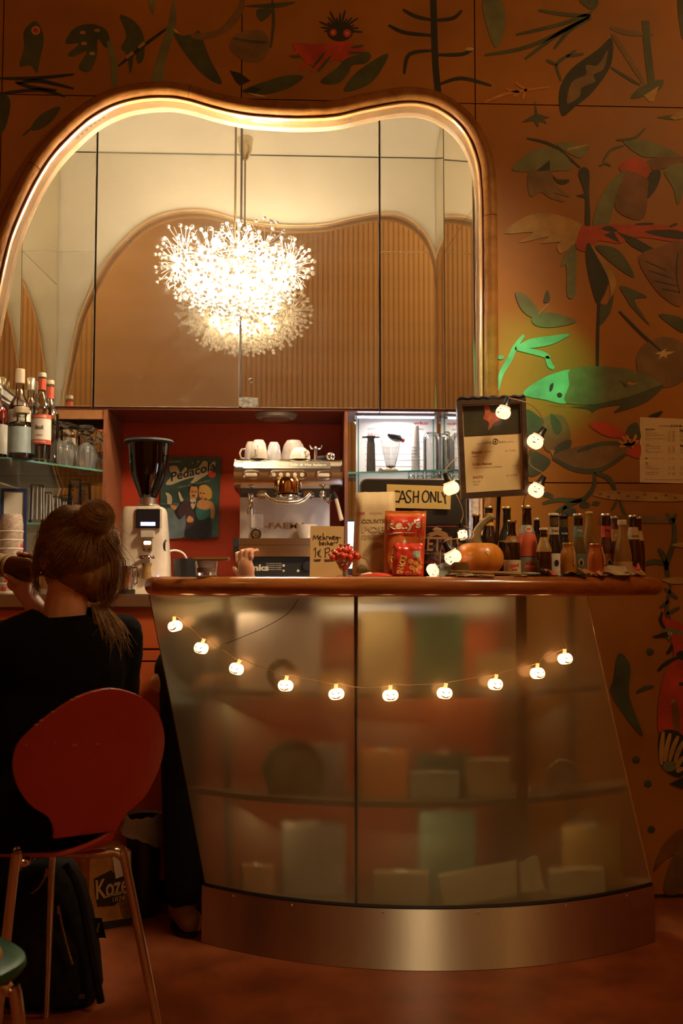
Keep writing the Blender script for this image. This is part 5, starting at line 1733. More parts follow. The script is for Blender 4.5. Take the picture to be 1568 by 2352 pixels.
nt_.links.new(tl_.outputs[0], m2.inputs[1])
nt_.links.new(df_.outputs[0], m2.inputs[2])
m1 = nt_.nodes.new('ShaderNodeMixShader')
m1.inputs[0].default_value = 0.36
nt_.links.new(rf.outputs[0], m1.inputs[1])
nt_.links.new(m2.outputs[0], m1.inputs[2])
m3 = nt_.nodes.new('ShaderNodeMixShader')
gl_ = nt_.nodes.new('ShaderNodeBsdfGlossy')
gl_.inputs['Roughness'].default_value = 0.22
fr_ = nt_.nodes.new('ShaderNodeFresnel')
nt_.links.new(fr_.outputs[0], m3.inputs[0])
nt_.links.new(m1.outputs[0], m3.inputs[1])
nt_.links.new(gl_.outputs[0], m3.inputs[2])
nt_.links.new(m3.outputs[0], out_.inputs[0])
M_FROST = m_


def u_for(px, v):
    a_, b2 = 0.0, 1.0
    for _ in range(30):
        c_ = (a_ + b2) / 2
        if project(gsurf(c_, v))[0] < px:
            a_ = c_
        else:
            b2 = c_
    return (a_ + b2) / 2


def pane(f0, f1, nu=36, nv=14, th=0.006):
    def g(u, v, off):
        return gsurf(f0(v) + (f1(v) - f0(v)) * u, v, off)
    return MB().grid(lambda u, v: g(u, v, 0), nu, nv).build('glass_pane', M_FROST, bar, base=BB)


pane(lambda v: 0.0, lambda v: u_for(817, v) - 0.0012)
pane(lambda v: u_for(817, v) + 0.0012, lambda v: 1.0)
M_GRUB = pm('glass_edge', (0.62, 0.47, 0.27), 0.3, coat=0.5)
MB().tube([gsurf(1.0, v / 12) for v in range(13)], 0.0026, 6).build('glass_edge', M_GRUB, bar, base=BB)
MB().tube([gsurf(0.0, v / 12) for v in range(13)], 0.002, 6).build('glass_edge', pm('glass_edge_dark', (0.07, 0.04, 0.02), 0.4), bar, base=BB)
# uprights: behind the joint and one further right
M_POST = pm('post_brown', (0.10, 0.055, 0.028), 0.5)
for px, wd, bk_, m_ in ((817, 9, 0.009, M_POST), (1208, 26, 0.04, pm('post_orange', (0.30, 0.15, 0.06), 0.5))):
    MB().grid(lambda a_, v: gsurf(u_for(px + (a_ - 0.5) * wd, v), v, -bk_), 1, 14).build('upright', m_, bar, base=BB)
for zl, en in ((1.026, 0.20), (0.752, 0.17), (0.440, 0.12)):      # fill lights added to brighten each compartment, aimed inwards
    for uu in (0.2, 0.5, 0.8):
        q = gsurf(uu, (zl - GZ0) / (GZ1 - GZ0), -0.055 if zl < 1 else -0.10)
        q.z = zl
        lo_ = lamp('inner_bar_fill', 'AREA', q, en * (0.6 if uu > 0.7 else 1), (1.0, 0.70, 0.34), 0.14, aim=q + Vector((0, 1, -0.9)))
        lo_.data.shape = 'RECTANGLE'
        lo_.data.size_y = 0.015
gk = [(gsurf(u / 60, 0.0)) for u in range(61)]
MB().tube([p + Vector((0, -0.004, 0.002)) for p in gk], 0.0055, 6).build('gasket', M_EBLK, bar, base=BB)
M_KICK = pm('kick_steel', (0.70, 0.62, 0.48), 0.5, metal=1.0, var=0.06, scale=6, stretch=(3, 3, 0.5))
_b = M_KICK.node_tree.nodes['Principled BSDF']
_b.inputs['Anisotropic'].default_value = 0.95
_b.inputs['Anisotropic Rotation'].default_value = 0.25
_t = M_KICK.node_tree.nodes.new('ShaderNodeTangent')
_t.direction_type, _t.axis = 'RADIAL', 'Z'
M_KICK.node_tree.links.new(_t.outputs[0], _b.inputs['Tangent'])
mb = MB()
kp = [(0, 0.001), (0, KZ), (0.006, KZ), (0.006, 0.001)]
mb.add([(a_[0], a_[1] + o_, z_) for a_ in kick for o_, z_ in kp], [(i * 4 + k, i * 4 + k + 1, i * 4 + k + 5, i * 4 + k + 4) for i in range(len(kick) - 1) for k in range(3)])
bm_ = mb.build('kick_plate', M_KICK, bar, base=BB)
rv = MB()
for px, py in ((533, 2047), (674, 2066), (878, 2082), (1100, 2082), (1298, 2073), (1440, 2042)):
    best = min(kick, key=lambda k_: abs(project((k_[0], k_[1], KZ))[0] - px))
    q = Vector((best[0], best[1] - 0.0015, KZ - 0.010))
    rv = MB().ball(q, (0.0035, 0.002, 0.0035), 8).build('rivet', M_CHROME, bar, base=BB)
M_INBOARD = pm('inner_board', (0.30, 0.20, 0.11), 0.6)
mb = MB()
ins = [(x, y + 0.012) for x, y in kick] + [(1.06, 3.16), (-0.27, 3.16)]
mb.prism(ins, lambda a_, b_, d: Vector((a_, b_, d)), KZ - 0.02, KZ - 0.004).build('base_board', M_INBOARD, bar, base=BB, smooth=False)


def board(z, name='shelf_board'):
    v = (z - GZ0) / (GZ1 - GZ0)
    o = [gsurf(u / 30, v, -0.03) for u in range(31)]
    pts = [(p.x, p.y) for p in o] + [(o[-1].x, 3.15), (o[0].x, 3.15)]
    MB().prism(pts, lambda a_, b_, d: Vector((a_, b_, d)), z - 0.016, z).build(name, M_INBOARD, bar, base=BB, smooth=False)


S1, S2 = 0.772, 0.462
board(S1)
board(S2)
for x_ in (-0.20, 0.80):
    MB().lo(x_, x_ + 0.02, 3.13, 3.155, KZ - 0.004, 1.046).build('leg', M_POST, bar, base=BB, smooth=False)
# wooden top with a rounded nose
fr_a = arc3((-0.430, 2.945), (0.30, 2.735), (1.075, 2.935), 40)
outl = fr_a + spline([(1.075, 2.935), (1.102, 2.985), (1.085, 3.08), (1.03, 3.17)], False, 5)[1:] + spline([(1.03, 3.17), (0.4, 3.19), (-0.36, 3.17)], False, 4)[1:] + spline([(-0.36, 3.17), (-0.44, 3.10), (-0.462, 3.01), (-0.430, 2.945)], False, 5)[1:-1]


def nosed(outline, z0, z1, r_, n=8):
    m_ = len(outline)
    nr = []
    for i in range(m_):
        a_, b_ = outline[i - 1], outline[(i + 1) % m_]
        d = Vector((b_[0] - a_[0], b_[1] - a_[1])).normalized()
        nr.append(Vector((-d.y, d.x)))     # inward for a counter-clockwise outline
    vs, fs = [], []
    for k in range(n + 1):
        t_ = -PI / 2 + PI * k / n
        ins_ = r_ * (1 - math.cos(t_))
        z = (z0 + z1) / 2 + (z1 - z0) / 2 * math.sin(t_)
        vs += [Vector((outline[i][0] + nr[i].x * ins_, outline[i][1] + nr[i].y * ins_, z)) for i in range(m_)]
    for k in range(n):
        for i in range(m_):
            fs.append((k * m_ + i, k * m_ + (i + 1) % m_, (k + 1) * m_ + (i + 1) % m_, (k + 1) * m_ + i))
    fs.append(tuple(range(m_))[::-1])
    fs.append(tuple(n * m_ + i for i in range(m_)))
    return MB().add(vs, fs)


M_TOP = wood_mat('bar_top_wood', (0.30, 0.085, 0.016), (0.48, 0.165, 0.035), 0.22, stretch=(1.5, 12, 12), scale=3.2, coat=0.8)
nosed(outl, 1.046, CT, 0.026).build('counter_top', M_TOP, bar, base=BB)

# ------------------------------------------------------------------ things kept inside the bar, seen through the frosted glass


def clear_y(x0, x1, y0, y1, Y):
    """keep a stored thing just behind the glass"""
    for x_ in (x0, x1, (x0 + x1) / 2):
        for y_ in (y0, y1):
            v = min(max((at(x_, y_, Y).z - GZ0) / (GZ1 - GZ0), 0), 1)
            Y = max(Y, gsurf(u_for(x_, v), v).y + 0.022)
    return Y


def inside(name, label, cat, x0, y0, x1, y1, col, Y=3.04, dep=0.07, zb=None, tilt=0.0, emit=0):
    Y = clear_y(x0, x1, y0, y1, Y)
    a_, b2 = at(x0, y1, Y), at(x1, y0, Y)
    z0 = zb if zb is not None else a_.z
    z1 = b2.z
    cx_ = (a_.x + b2.x) / 2
    t = thing(name, label, cat, (cx_, Y + dep / 2, z0))
    w_, h_ = b2.x - a_.x, max(z1 - z0, 0.01)
    m = pm('pack_' + '_'.join('%d' % (v * 100) for v in col), col, 0.5, var=0.15, scale=12)
    MB().box((0, 0, h_ / 2), (w_, dep, h_), mat=Matrix.Rotation(tilt, 4, 'Y') if tilt else None, bev=0.004).build('carton', m, t)
    MB().box((0, -0.0, h_ + 0.0 if not tilt else h_ / 2), (w_ * 0.2, dep + 0.003, 0.004), mat=Matrix.Rotation(tilt, 4, 'Y') if tilt else None).build('tape', M_CUPW, t, smooth=False)
    return t


inside('paper_pack', 'paper pack with screen glow painted in as lavender on the upper shelf behind frosted glass', 'pack', 560, 1400, 745, 1575, (0.62, 0.56, 0.66), zb=S1)  # lavender glow of the till screen put into the pack colour
inside('carton', 'cream carton on the upper shelf right of the glass joint', 'box', 830, 1385, 925, 1575, (0.72, 0.56, 0.36), zb=S1)
inside('carton', 'sea-green carton on the upper shelf behind frosted glass', 'box', 940, 1400, 1048, 1575, (0.16, 0.30, 0.22), zb=S1, Y=3.06)
inside('carton', 'small tan card box on the upper shelf left of the glass joint', 'box', 736, 1540, 812, 1590, (0.68, 0.50, 0.28), Y=2.93, dep=0.05, zb=S1)
inside('carton', 'flat pale yellow box on the upper shelf at right', 'box', 1075, 1500, 1185, 1575, (0.66, 0.48, 0.24), zb=S1)
inside('carton', 'orange carton on the middle shelf beside the glass joint', 'box', 832, 1718, 935, 1820, (0.72, 0.27, 0.06), zb=S2, Y=2.96)
inside('carton', 'pale teal low box on the middle shelf', 'box', 942, 1770, 1050, 1825, (0.42, 0.50, 0.42), zb=S2, Y=2.94)
inside('carton', 'cream box on the middle shelf right of the teal box', 'box', 1065, 1742, 1162, 1802, (0.62, 0.50, 0.28), zb=S2, Y=2.96)
inside('carton', 'dark green box at the back of the middle shelf', 'box', 950, 1720, 1070, 1770, (0.10, 0.16, 0.11), zb=S2, Y=3.06)
inside('carton', 'mauve grey box on the middle shelf at left', 'box', 700, 1700, 800, 1820, (0.36, 0.28, 0.28), zb=S2, Y=3.05)
inside('carton', 'teal crate on the bottom board in the middle', 'box', 960, 1850, 1080, 2040, (0.24, 0.32, 0.26), zb=KZ - 0.004, Y=3.05)
inside('carton', 'ochre crate on the bottom board at right', 'box', 1275, 1895, 1420, 2000, (0.58, 0.36, 0.10), zb=KZ - 0.004, Y=3.03)
inside('carton', 'flat white box on the bottom board at the right end', 'box', 1250, 1995, 1385, 2050, (0.72, 0.62, 0.44), zb=KZ - 0.004, Y=2.94, dep=0.06)
inside('carton', 'long cream folder leaning on the bottom board near the middle', 'folder', 1010, 1985, 1240, 2050, (0.74, 0.64, 0.46), zb=KZ - 0.004 + 0.012, Y=2.92, dep=0.03, tilt=R(-9))
inside('carton', 'small orange pack on the bottom board at left', 'box', 560, 1985, 640, 2045, (0.55, 0.26, 0.10), zb=KZ - 0.004, Y=2.99)
inside('carton', 'pale pack on the bottom board beside the glass joint', 'box', 860, 2000, 985, 2050, (0.50, 0.36, 0.22), zb=KZ - 0.004, Y=2.93)
inside('carton', 'mauve carton on the bottom board left of the joint', 'box', 660, 1880, 800, 2050, (0.40, 0.33, 0.31), zb=KZ - 0.004, Y=3.04)


def ringthing(name, label, cat, px, py, rpx, Y, col, tube=0.010, plate=False, zb=None):
    Y = clear_y(px - rpx, px + rpx, py - rpx, py + rpx, Y) + tube
    p = at(px, py, Y)
    r_ = rpx * Y / F_PX
    zb = p.z - r_ - tube if zb is None else zb
    t = thing(name, label, cat, (p.x, Y, zb))
    cz = p.z - zb
    m = pm('round_' + '_'.join('%d' % (v * 100) for v in col), col, 0.4, var=0.1)
    MB().tube([(r_ * math.cos(k * PI / 14), 0, cz + r_ * math.sin(k * PI / 14)) for k in range(28)], tube, 8, closed=True).build('ring', m, t)
    if plate:
        MB().lathe([(0, 0), (r_, 0.004), (r_, 0.008), (0, 0.006)], 24, (0, 0.004, cz), Matrix.Rotation(-PI / 2, 4, 'X')).build('disc', m, t)
    return t


ringthing('cable_roll', 'dark ring-shaped roll standing on the upper shelf behind the garland', 'roll', 652, 1545, 26, 2.93, (0.05, 0.04, 0.03), 0.012)
ringthing('tray', 'round brown tray standing on the middle shelf at left', 'tray', 682, 1760, 68, 3.02, (0.22, 0.14, 0.07), 0.004, True)
ringthing('plate', 'pale round plate standing on the middle shelf at right', 'plate', 1282, 1785, 40, 2.98, (0.50, 0.38, 0.20), 0.005, True)
ringthing('plate', 'pale plate standing on the upper shelf at right', 'plate', 1262, 1545, 30, 2.98, (0.45, 0.36, 0.20), 0.005, True)

# ------------------------------------------------------------------ pumpkin garland on the glass front
M_PUMPB = bulb_mat('pumpkin_bulb', (1.0, 0.43, 0.13), 8.0)
M_FACEP = pm('face_print', (0.10, 0.02, 0.0), 0.6)
gp = [(419, 1437), (477, 1487), (555, 1534), (664, 1572), (776, 1591), (895, 1594), (1014, 1589), (1126, 1569), (1219, 1544), (1280, 1511)]
uv = [on_glass(px, py) for px, py in gp]
g0 = gsurf(0.5, 0.6, 0.03)
gar = thing('pumpkin_garland', 'string of glowing orange pumpkin lights hung across the frosted bar front', 'string lights', g0)
RX = 0.0215


def pumpkin_mesh(rx, rz, ribs=8, nu=32, nv=10):
    mb = MB()

    def f_(u, v):
        th, ph = u * 2 * PI, -PI / 2 + v * PI
        r_ = rx * (1 + 0.045 * math.cos(ribs * th)) * max(math.cos(ph), 0.0) ** 0.85
        z = rz * math.sin(ph) - 0.18 * rz * math.exp(-(math.cos(ph) * 2.2) ** 2) * (1 if math.sin(ph) > 0 else -1)
        return Vector((r_ * math.cos(th), r_ * math.sin(th), z))
    return mb.grid(f_, nu, nv)


FACE = [[(-0.55, 0.42), (-0.22, 0.18), (-0.30, 0.10), (-0.48, 0.22)], [(0.55, 0.42), (0.22, 0.18), (0.30, 0.10), (0.48, 0.22)],
        [(-0.68, -0.12), (-0.50, -0.30), (-0.42, -0.26), (-0.34, -0.42), (-0.16, -0.40), (-0.08, -0.50), (0.08, -0.50), (0.16, -0.40), (0.34, -0.42), (0.42, -0.26), (0.50, -0.30), (0.68, -0.12), (0.52, -0.44), (0.3, -0.60), (0, -0.66), (-0.3, -0.60), (-0.52, -0.44)]]


def face_mesh(rx, rz, faces=FACE, k=1.0):
    mb = MB()
    for pl_ in faces:
        vs = []
        for a_, b2 in pl_:
            x_, z_ = a_ * k, b2 * k
            y_ = -math.sqrt(max(0.02, 1.06 - x_ * x_ - z_ * z_))
            vs.append(Vector((x_ * rx, y_ * rx * 1.03 - 0.0006, z_ * rz)))
        n = len(vs)
        if n > 8:
            hf_ = 12
            fs = []
            up_, lo_ = list(range(0, 12)), [0, 16, 15, 14, 13, 12, 11]
            for i in range(11):
                j = min(6, int(round(i * 6 / 11)))
                j2 = min(6, int(round((i + 1) * 6 / 11)))
                fs.append((up_[i], up_[i + 1], lo_[j]) if lo_[j] not in (up_[i], up_[i + 1]) else None)
                if j2 != j and lo_[j2] != up_[i + 1]:
                    fs.append((up_[i + 1], lo_[j2], lo_[j]) if lo_[j] != up_[i + 1] else None)
            fs = [f_ for f_ in fs if f_]
        else:
            fs = [tuple(range(n))]
        mb.add(vs, fs)
    return mb


pk = None
cord = []
for i, (u, v) in enumerate(uv):
    p = gsurf(u, v, 0.034)
    d = gsurf(min(u + 0.01, 1), v) - gsurf(max(u - 0.01, 0), v)
    rz_ = math.atan2(d.y, d.x)
    ti = [R(-14), R(12), R(16), R(2), R(-8), R(-5), R(4), R(3), R(-4), R(-8)][i]
    Mx = Matrix.Translation(p - g0) @ Matrix.Rotation(rz_ * 0.7, 4, 'Z') @ Matrix.Rotation(ti, 4, 'Y')
    if pk is None:
        pk = pumpkin_mesh(RX, 0.018).build('pumpkin_bulb', M_PUMPB, gar)
        fk = face_mesh(RX, 0.018).build('carved_face', M_FACEP, pk, smooth=False)
        st = MB().tube([(0, 0, 0.014), (0.002, 0, 0.022), (0.003, 0, 0.028)], [0.006, 0.005, 0.0055], 8).build('stem', bulb_mat('stem_glow', (1.0, 0.42, 0.15), 1.6), pk)
        pk.matrix_local = Mx
    else:
        o = share(pk, gar, Mx)
        share(fk, o)
        share(st, o)
    s_ = Mx @ Vector((0.003, 0, 0.028))
    cord += [tuple(s_ + Vector((-0.004, 0, -0.001))), tuple(s_ + Vector((0.006, -0.001, 0.003)))]
    if i < 9:
        u2, v2 = uv[i + 1]
        for t_ in (0.35, 0.7):
            q = gsurf(u + (u2 - u) * t_, v + (v2 - v) * t_ + (0.030 if i < 4 else 0.022 if i < 5 else 0.028), 0.012) - g0
            cord.append(tuple(q))
cord = [tuple(gsurf(uv[-1][0] + 0.018, uv[-1][1] + 0.10, 0.006) - g0)] + cord[::-1]
MB().tube(spline(cord, False, 4), 0.0011, 5).build('cord', pm('cord_silver', (0.60, 0.48, 0.32), 0.4), gar)
wr_ = [on_glass(px, py) for px, py in ((686, 1376), (660, 1410), (610, 1440), (560, 1462), (520, 1478))]
t = thing('thin_wire', 'thin dark wire hanging on the frosted glass above the garland', 'wire', gsurf(*wr_[0], 0.005))
MB().tube(spline([tuple(gsurf(u, v, 0.004) - gsurf(*wr_[0], 0.005)) for u, v in wr_], False, 4), 0.0009, 5).build('strand', M_DARK, t)

# ================================================================== THINGS ON THE BAR
def edge_y(x):
    """front edge of the wooden top at x"""
    return min(fr_a, key=lambda q: abs(q[0] - x))[1]


def on_top(px, Y):
    return Vector((at(px, 1322, Y).x, Y, CT))


# till monitor with its back to us and the CASH ONLY sheet
TY = 3.085
a_, b2 = at(828, 1100, TY), at(1072, 1290, TY)
tb = ((a_.x + b2.x) / 2, TY, CT)
til = thing('till_monitor', 'black till monitor with its back to the room behind the snack bags', 'monitor', tb)
M_TILL = pm('till_black', (0.022, 0.018, 0.015), 0.35, coat=0.2)
z0, z1 = CT + 0.03, a_.z
oq = []
for cx_, cz_, a0 in ((b2.x - 0.02, z1 - 0.02, 0), (a_.x + 0.02, z1 - 0.02, 90), (a_.x + 0.02, z0 + 0.02, 180), (b2.x - 0.02, z0 + 0.02, 270)):
    oq += [(cx_ + 0.02 * math.cos(R(a0 + k * 30)), cz_ + 0.02 * math.sin(R(a0 + k * 30))) for k in range(4)]
MB().prism(oq, lambda p_, q_, d: Vector((p_, d + (q_ - z0) * 0.05, q_)), TY, TY + 0.028).build('housing', M_TILL, til, smooth=False, base=tb)
MB().tube([Vector((p_, TY + 0.002 + (q_ - z0) * 0.05, q_)) for p_, q_ in oq], 0.003, 6, closed=True).build('bezel', pm('till_rim', (0.30, 0.24, 0.17), 0.3, metal=0.6), til, base=tb)
MB().prism([(a_.x + 0.015, z0 + 0.015), (b2.x - 0.015, z0 + 0.015), (b2.x - 0.015, z1 - 0.015), (a_.x + 0.015, z1 - 0.015)], lambda p_, q_, d: Vector((p_, d + (q_ - z0) * 0.05, q_)), TY + 0.0282, TY + 0.0292).build('screen', bulb_mat('screen_glow', (0.72, 0.78, 1.0), 3.6), til, smooth=False, base=tb)
MB().lo(tb[0] - 0.09, tb[0] + 0.09, TY - 0.02, TY + 0.08, CT, CT + 0.012, bev=0.004).lo(tb[0] - 0.03, tb[0] + 0.03, TY + 0.015, TY + 0.04, CT + 0.012, CT + 0.06).build('foot', M_TILL, til, base=tb)
M_YCARD = pm('yellow_card', (0.66, 0.46, 0.14), 0.6, var=0.04)
cs = [at(px, py, TY - 0.002) for px, py in ((888, 1112), (1036, 1117), (1034, 1170), (888, 1166))]
ct_ = thing('paper_sign', 'yellow CASH ONLY sheet taped to the back of the till', 'sign', cs[3])
MB().add([q - cs[3] for q in cs] + [q - cs[3] + Vector((0, 0.0012, 0)) for q in cs], [(0, 1, 2, 3), (7, 6, 5, 4), (0, 4, 5, 1), (1, 5, 6, 2), (2, 6, 7, 3), (3, 7, 4, 0)]).build('sheet', M_YCARD, ct_, smooth=False)


def pix(Y):
    return lambda px, py: at(px, py, Y)


def pen(parent, mat, lines, rpx, Y, base):
    m = MB()
    strokes(m, [spline(l, False, 3) if len(l) > 2 else l for l in lines], rpx, pix(Y))
    return m.build('lettering', mat, parent, smooth=False, base=base)


pen(ct_, M_INK, [[(918, 1128), (908, 1130), (901, 1136), (905, 1150), (926, 1150)][0:0] or [(919, 1130), (911, 1128), (904, 1131), (902, 1142), (905, 1151), (916, 1152)],
                 [(915, 1155), (924, 1127)], [(924, 1127), (933, 1154)], [(918, 1146), (931, 1145)],
                 [(945, 1129), (938, 1127), (933, 1133), (938, 1141), (943, 1147), (940, 1154), (931, 1153)],
                 [(950, 1128), (949, 1155)], [(950, 1141), (961, 1140)], [(961, 1127), (960, 1155)],
                 [(977, 1127), (971, 1134), (970, 1146), (975, 1153), (982, 1150), (985, 1140), (983, 1131), (977, 1127)],
                 [(989, 1154), (989, 1129)], [(989, 1129), (1000, 1152)], [(1000, 1152), (1001, 1128)],
                 [(1006, 1129), (1006, 1153)], [(1006, 1153), (1015, 1152)], [(1014, 1130), (1020, 1142)], [(1027, 1129), (1021, 1142)], [(1021, 1142), (1023, 1157)]], 1.7, TY - 0.0026, cs[3])

# handwritten deposit card
MYc = 2.96
cc = [at(px, py, MYc) for px, py in ((713, 1208), (790, 1209), (788, 1323), (711, 1323))]
zc = CT
for q in cc[2:]:
    q.z = CT
mw_ = thing('table_card', 'tan handwritten deposit card standing beside the coffee machine', 'sign', cc[3])
MB().add([q - cc[3] for q in cc] + [q - cc[3] + Vector((0, 0.002, 0)) for q in cc], [(0, 1, 2, 3), (7, 6, 5, 4), (0, 4, 5, 1), (1, 5, 6, 2), (2, 6, 7, 3), (3, 7, 4, 0)]).build('front_leaf', pm('tan_card', (0.62, 0.44, 0.18), 0.6, var=0.05), mw_, smooth=False)
MB().add([cc[0] - cc[3] + Vector((0, 0.002, 0)), cc[1] - cc[3] + Vector((0, 0.002, 0)), cc[2] - cc[3] + Vector((0, 0.06, 0)), cc[3] - cc[3] + Vector((0, 0.06, 0))], [(0, 1, 2, 3)]).build('back_leaf', MATS['tan_card'], mw_, smooth=False)
Yp = MYc - 0.0008
pen(mw_, M_INK, [[(719, 1240), (721, 1229), (725, 1238), (729, 1229), (731, 1240)], [(733, 1236), (738, 1234), (735, 1231), (733, 1237), (739, 1240)], [(742, 1224), (742, 1240), (744, 1233), (747, 1240)],
                 [(750, 1240), (750, 1232), (754, 1233)], [(756, 1232), (757, 1239), (759, 1233), (762, 1239), (764, 1231)], [(765, 1236), (769, 1234), (766, 1231), (765, 1238), (770, 1239)],
                 [(776, 1233), (771, 1234), (773, 1239), (776, 1233), (775, 1246), (770, 1245)], [(778, 1235), (783, 1235)],
                 [(734, 1241), (734, 1252), (738, 1250), (736, 1246), (734, 1247)], [(740, 1249), (744, 1248), (742, 1245), (740, 1250), (744, 1252)], [(749, 1246), (746, 1249), (749, 1252)],
                 [(752, 1242), (752, 1252), (754, 1247), (757, 1252)], [(759, 1250), (763, 1248), (760, 1246), (759, 1251), (763, 1252)], [(765, 1252), (765, 1247), (769, 1246)],
                 [(720, 1264), (725, 1258), (724, 1280)], [(737, 1262), (732, 1266), (731, 1275), (738, 1279)], [(728, 1268), (736, 1267)], [(728, 1272), (735, 1272)],
                 [(747, 1260), (747, 1281)], [(745, 1261), (755, 1258), (757, 1266), (748, 1270)], [(766, 1264), (762, 1264), (760, 1281)], [(757, 1271), (766, 1270)], [(769, 1280), (769, 1271), (774, 1272), (774, 1280)],
                 [(720, 1286), (737, 1285)], [(722, 1289), (736, 1288)], [(744, 1286), (770, 1285)], [(745, 1289), (768, 1288)]], 0.8, Yp, cc[3])

# goblet of red wrapped sweets
p = on_top(790, 2.86)
gt = thing('sweets_goblet', 'small glass goblet under a heap of red wrapped sweets', 'goblet', p)
zq = lambda py: at(790, py, 2.86).z - CT
MB().lathe([(0, 0), (0.022, 0), (0.022, 0.002), (0.006, 0.005), (0.005, 0.014), (0.014, 0.022), (0.024, zq(1290)), (0.028, zq(1284)), (0.026, zq(1284)), (0.012, 0.024), (0, 0.020)], 20).build('glass', M_GLASS, gt)
M_SWEET = pm('red_sweet', (0.60, 0.055, 0.02), 0.18, var=0.3, scale=120, coat=0.6)
rs_ = random.Random(11)
sw = None
sp_list = []
for k in range(16):
    a_ = k * 2.4
    r_ = 0.006 + 0.036 * math.sqrt((k + 0.5) / 16)
    z = zq(1278) + 0.012 * (1 - (r_ / 0.042) ** 2) + (0.008 if k < 4 else 0)
    if r_ > 0.03:
        z = zq(1281) + 0.004 * (k % 2)
    sp_list.append((r_ * math.cos(a_), r_ * math.sin(a_) * 0.7, z))
sp_list += [(0.008, 0.004, zq(1296)), (-0.009, -0.006, zq(1294)), (0.002, -0.008, zq(1300)), (0.013, -0.003, zq(1290)), (-0.014, 0.003, zq(1289))]
for k, q in enumerate(sp_list):
    lb = 'red wrapped sweet heaped in the small glass goblet'
    if sw is None:
        sw = thing('wrapped_sweet', lb, 'sweet', p + Vector(q), 0, 'red wrapped sweets in the goblet')
        MB().ball((0, 0, 0), (0.0115, 0.0105, 0.0100), 10).build('ball', M_SWEET, sw)
        MB().lathe([(0.002, 0.009), (0.005, 0.014), (0.007, 0.017), (0.002, 0.012)], 6).build('wrapper_twist', pm('wrapper_clear', (0.75, 0.25, 0.14), 0.15, coat=0.6), sw)
    else:
        o = dup(sw, p + Vector(q), 0)
        o.rotation_euler = (rs_.uniform(-1.5, 1.5), rs_.uniform(-1.5, 1.5), rs_.random() * 6)


# bags -----------------------------------------------------------------
class Bag:
    """pillow bag between four picture corners (tl,tr,br,bl), standing on the counter"""

    def __init__(s, label, px4, Y, mat, thick=0.03, crimp=0.07, seed=1, wr=0.004, name='snack_bag', cat='bag', lean=0.0):
        s.q = [at(px, py, Y) for px, py in px4]
        for k in (2, 3):
            s.q[k].z = CT + 0.001
        s.Y, s.th, s.wr, s.seed, s.lean = Y, thick, wr, seed, lean
        s.base = (s.q[2] + s.q[3]) / 2
        s.crimp = crimp
        s.t = thing(name, label, cat, s.base)
        m = MB()
        m.grid(lambda u, v: s.pt(u, 1 - v, 0) - s.base, 20, 24)
        m.grid(lambda u, v: s.back(1 - u, 1 - v) - s.base, 20, 24)
        m.build('bag', mat, s.t)

    def prof(s, u, v):
        e = max(0.0, min(1, u / 0.16)) * max(0.0, min(1, (1 - u) / 0.16))
        c_ = max(0.0, min(1, (v - s.crimp * 0.6) / 0.18)) * max(0.0, min(1, (1.02 - v) / 0.12))
        return (math.sin(e * PI / 2) ** 0.8) * (math.sin(c_ * PI / 2) ** 0.8)

    def pt(s, u, v, off):
        """u left to right, v from the top down"""
        p_ = s.q[0].lerp(s.q[1], u).lerp(s.q[3].lerp(s.q[2], u), v)
        n_ = noise.noise(Vector((u * 5, v * 6, s.seed))) * s.wr + noise.noise(Vector((u * 13, v * 4, s.seed + 9))) * s.wr * 0.6
        k = s.prof(u, v)
        e = 0.25 + 0.75 * min(1, k * 1.4)
        p_.y += -s.th / 2 * k + n_ * e - off + s.lean * (1 - v)
        p_.z += (noise.noise(Vector((u * 6, s.seed, 3))) * s.wr * 0.8) * max(0, 1 - v * 4)
        return p_

    def back(s, u, v):
        p_ = s.pt(u, v, 0)
        f_ = s.q[0].y + s.lean * (1 - v)
        p_.y = f_ + s.th / 2 * s.prof(u, v) + (p_.y - f_ + s.th / 2 * s.prof(u, v)) * (1 if s.prof(u, v) < 0.05 else 0.3) + 0.0006
        return p_

    def area(s, u0, v0, u1, v1, mat, name='print', off=0.0009, nu=10, nv=8):
        return MB().grid(lambda a_, b_: s.pt(u0 + (u1 - u0) * a_, v1 + (v0 - v1) * b_, off) - s.base, nu, nv).build(name, mat, s.t)

    def poly(s, pts, mat, name='print', off=0.0013):
        q = spline(pts, True, 3)
        cx_, cy_ = sum(a_ for a_, _ in q) / len(q), sum(b_ for _, b_ in q) / len(q)
        m = MB()
        n = len(q)
        rings = []
        for k in (1.0, 0.66, 0.33):
            rings.append([s.pt(cx_ + (a_ - cx_) * k, cy_ + (b_ - cy_) * k, off) - s.base for a_, b_ in q])
        vs = rings[0] + rings[1] + rings[2] + [s.pt(cx_, cy_, off) - s.base]
        fs = []
        for r_ in range(2):
            fs += [(r_ * n + i, r_ * n + (i + 1) % n, (r_ + 1) * n + (i + 1) % n, (r_ + 1) * n + i) for i in range(n)]
        fs += [(2 * n + i, 2 * n + (i + 1) % n, 3 * n) for i in range(n)]
        return m.add(vs, fs).build(name, mat, s.t)

    def word(s, txt, cu, cv, wu, mat, hv=None, rot=0.0, off=0.0011, **k):
        asp = (s.q[0] - s.q[1]).length / max((s.q[0] - s.q[3]).length, 1e-4)
        m = MB()
        words(m, txt, wu, lambda a_, b_: s.pt(cu + a_, cv - b_ * asp, off) - s.base, 0, 0, height=hv / asp if hv else None, rot=rot, **k)
        return m.build('lettering', mat, s.t, smooth=False)


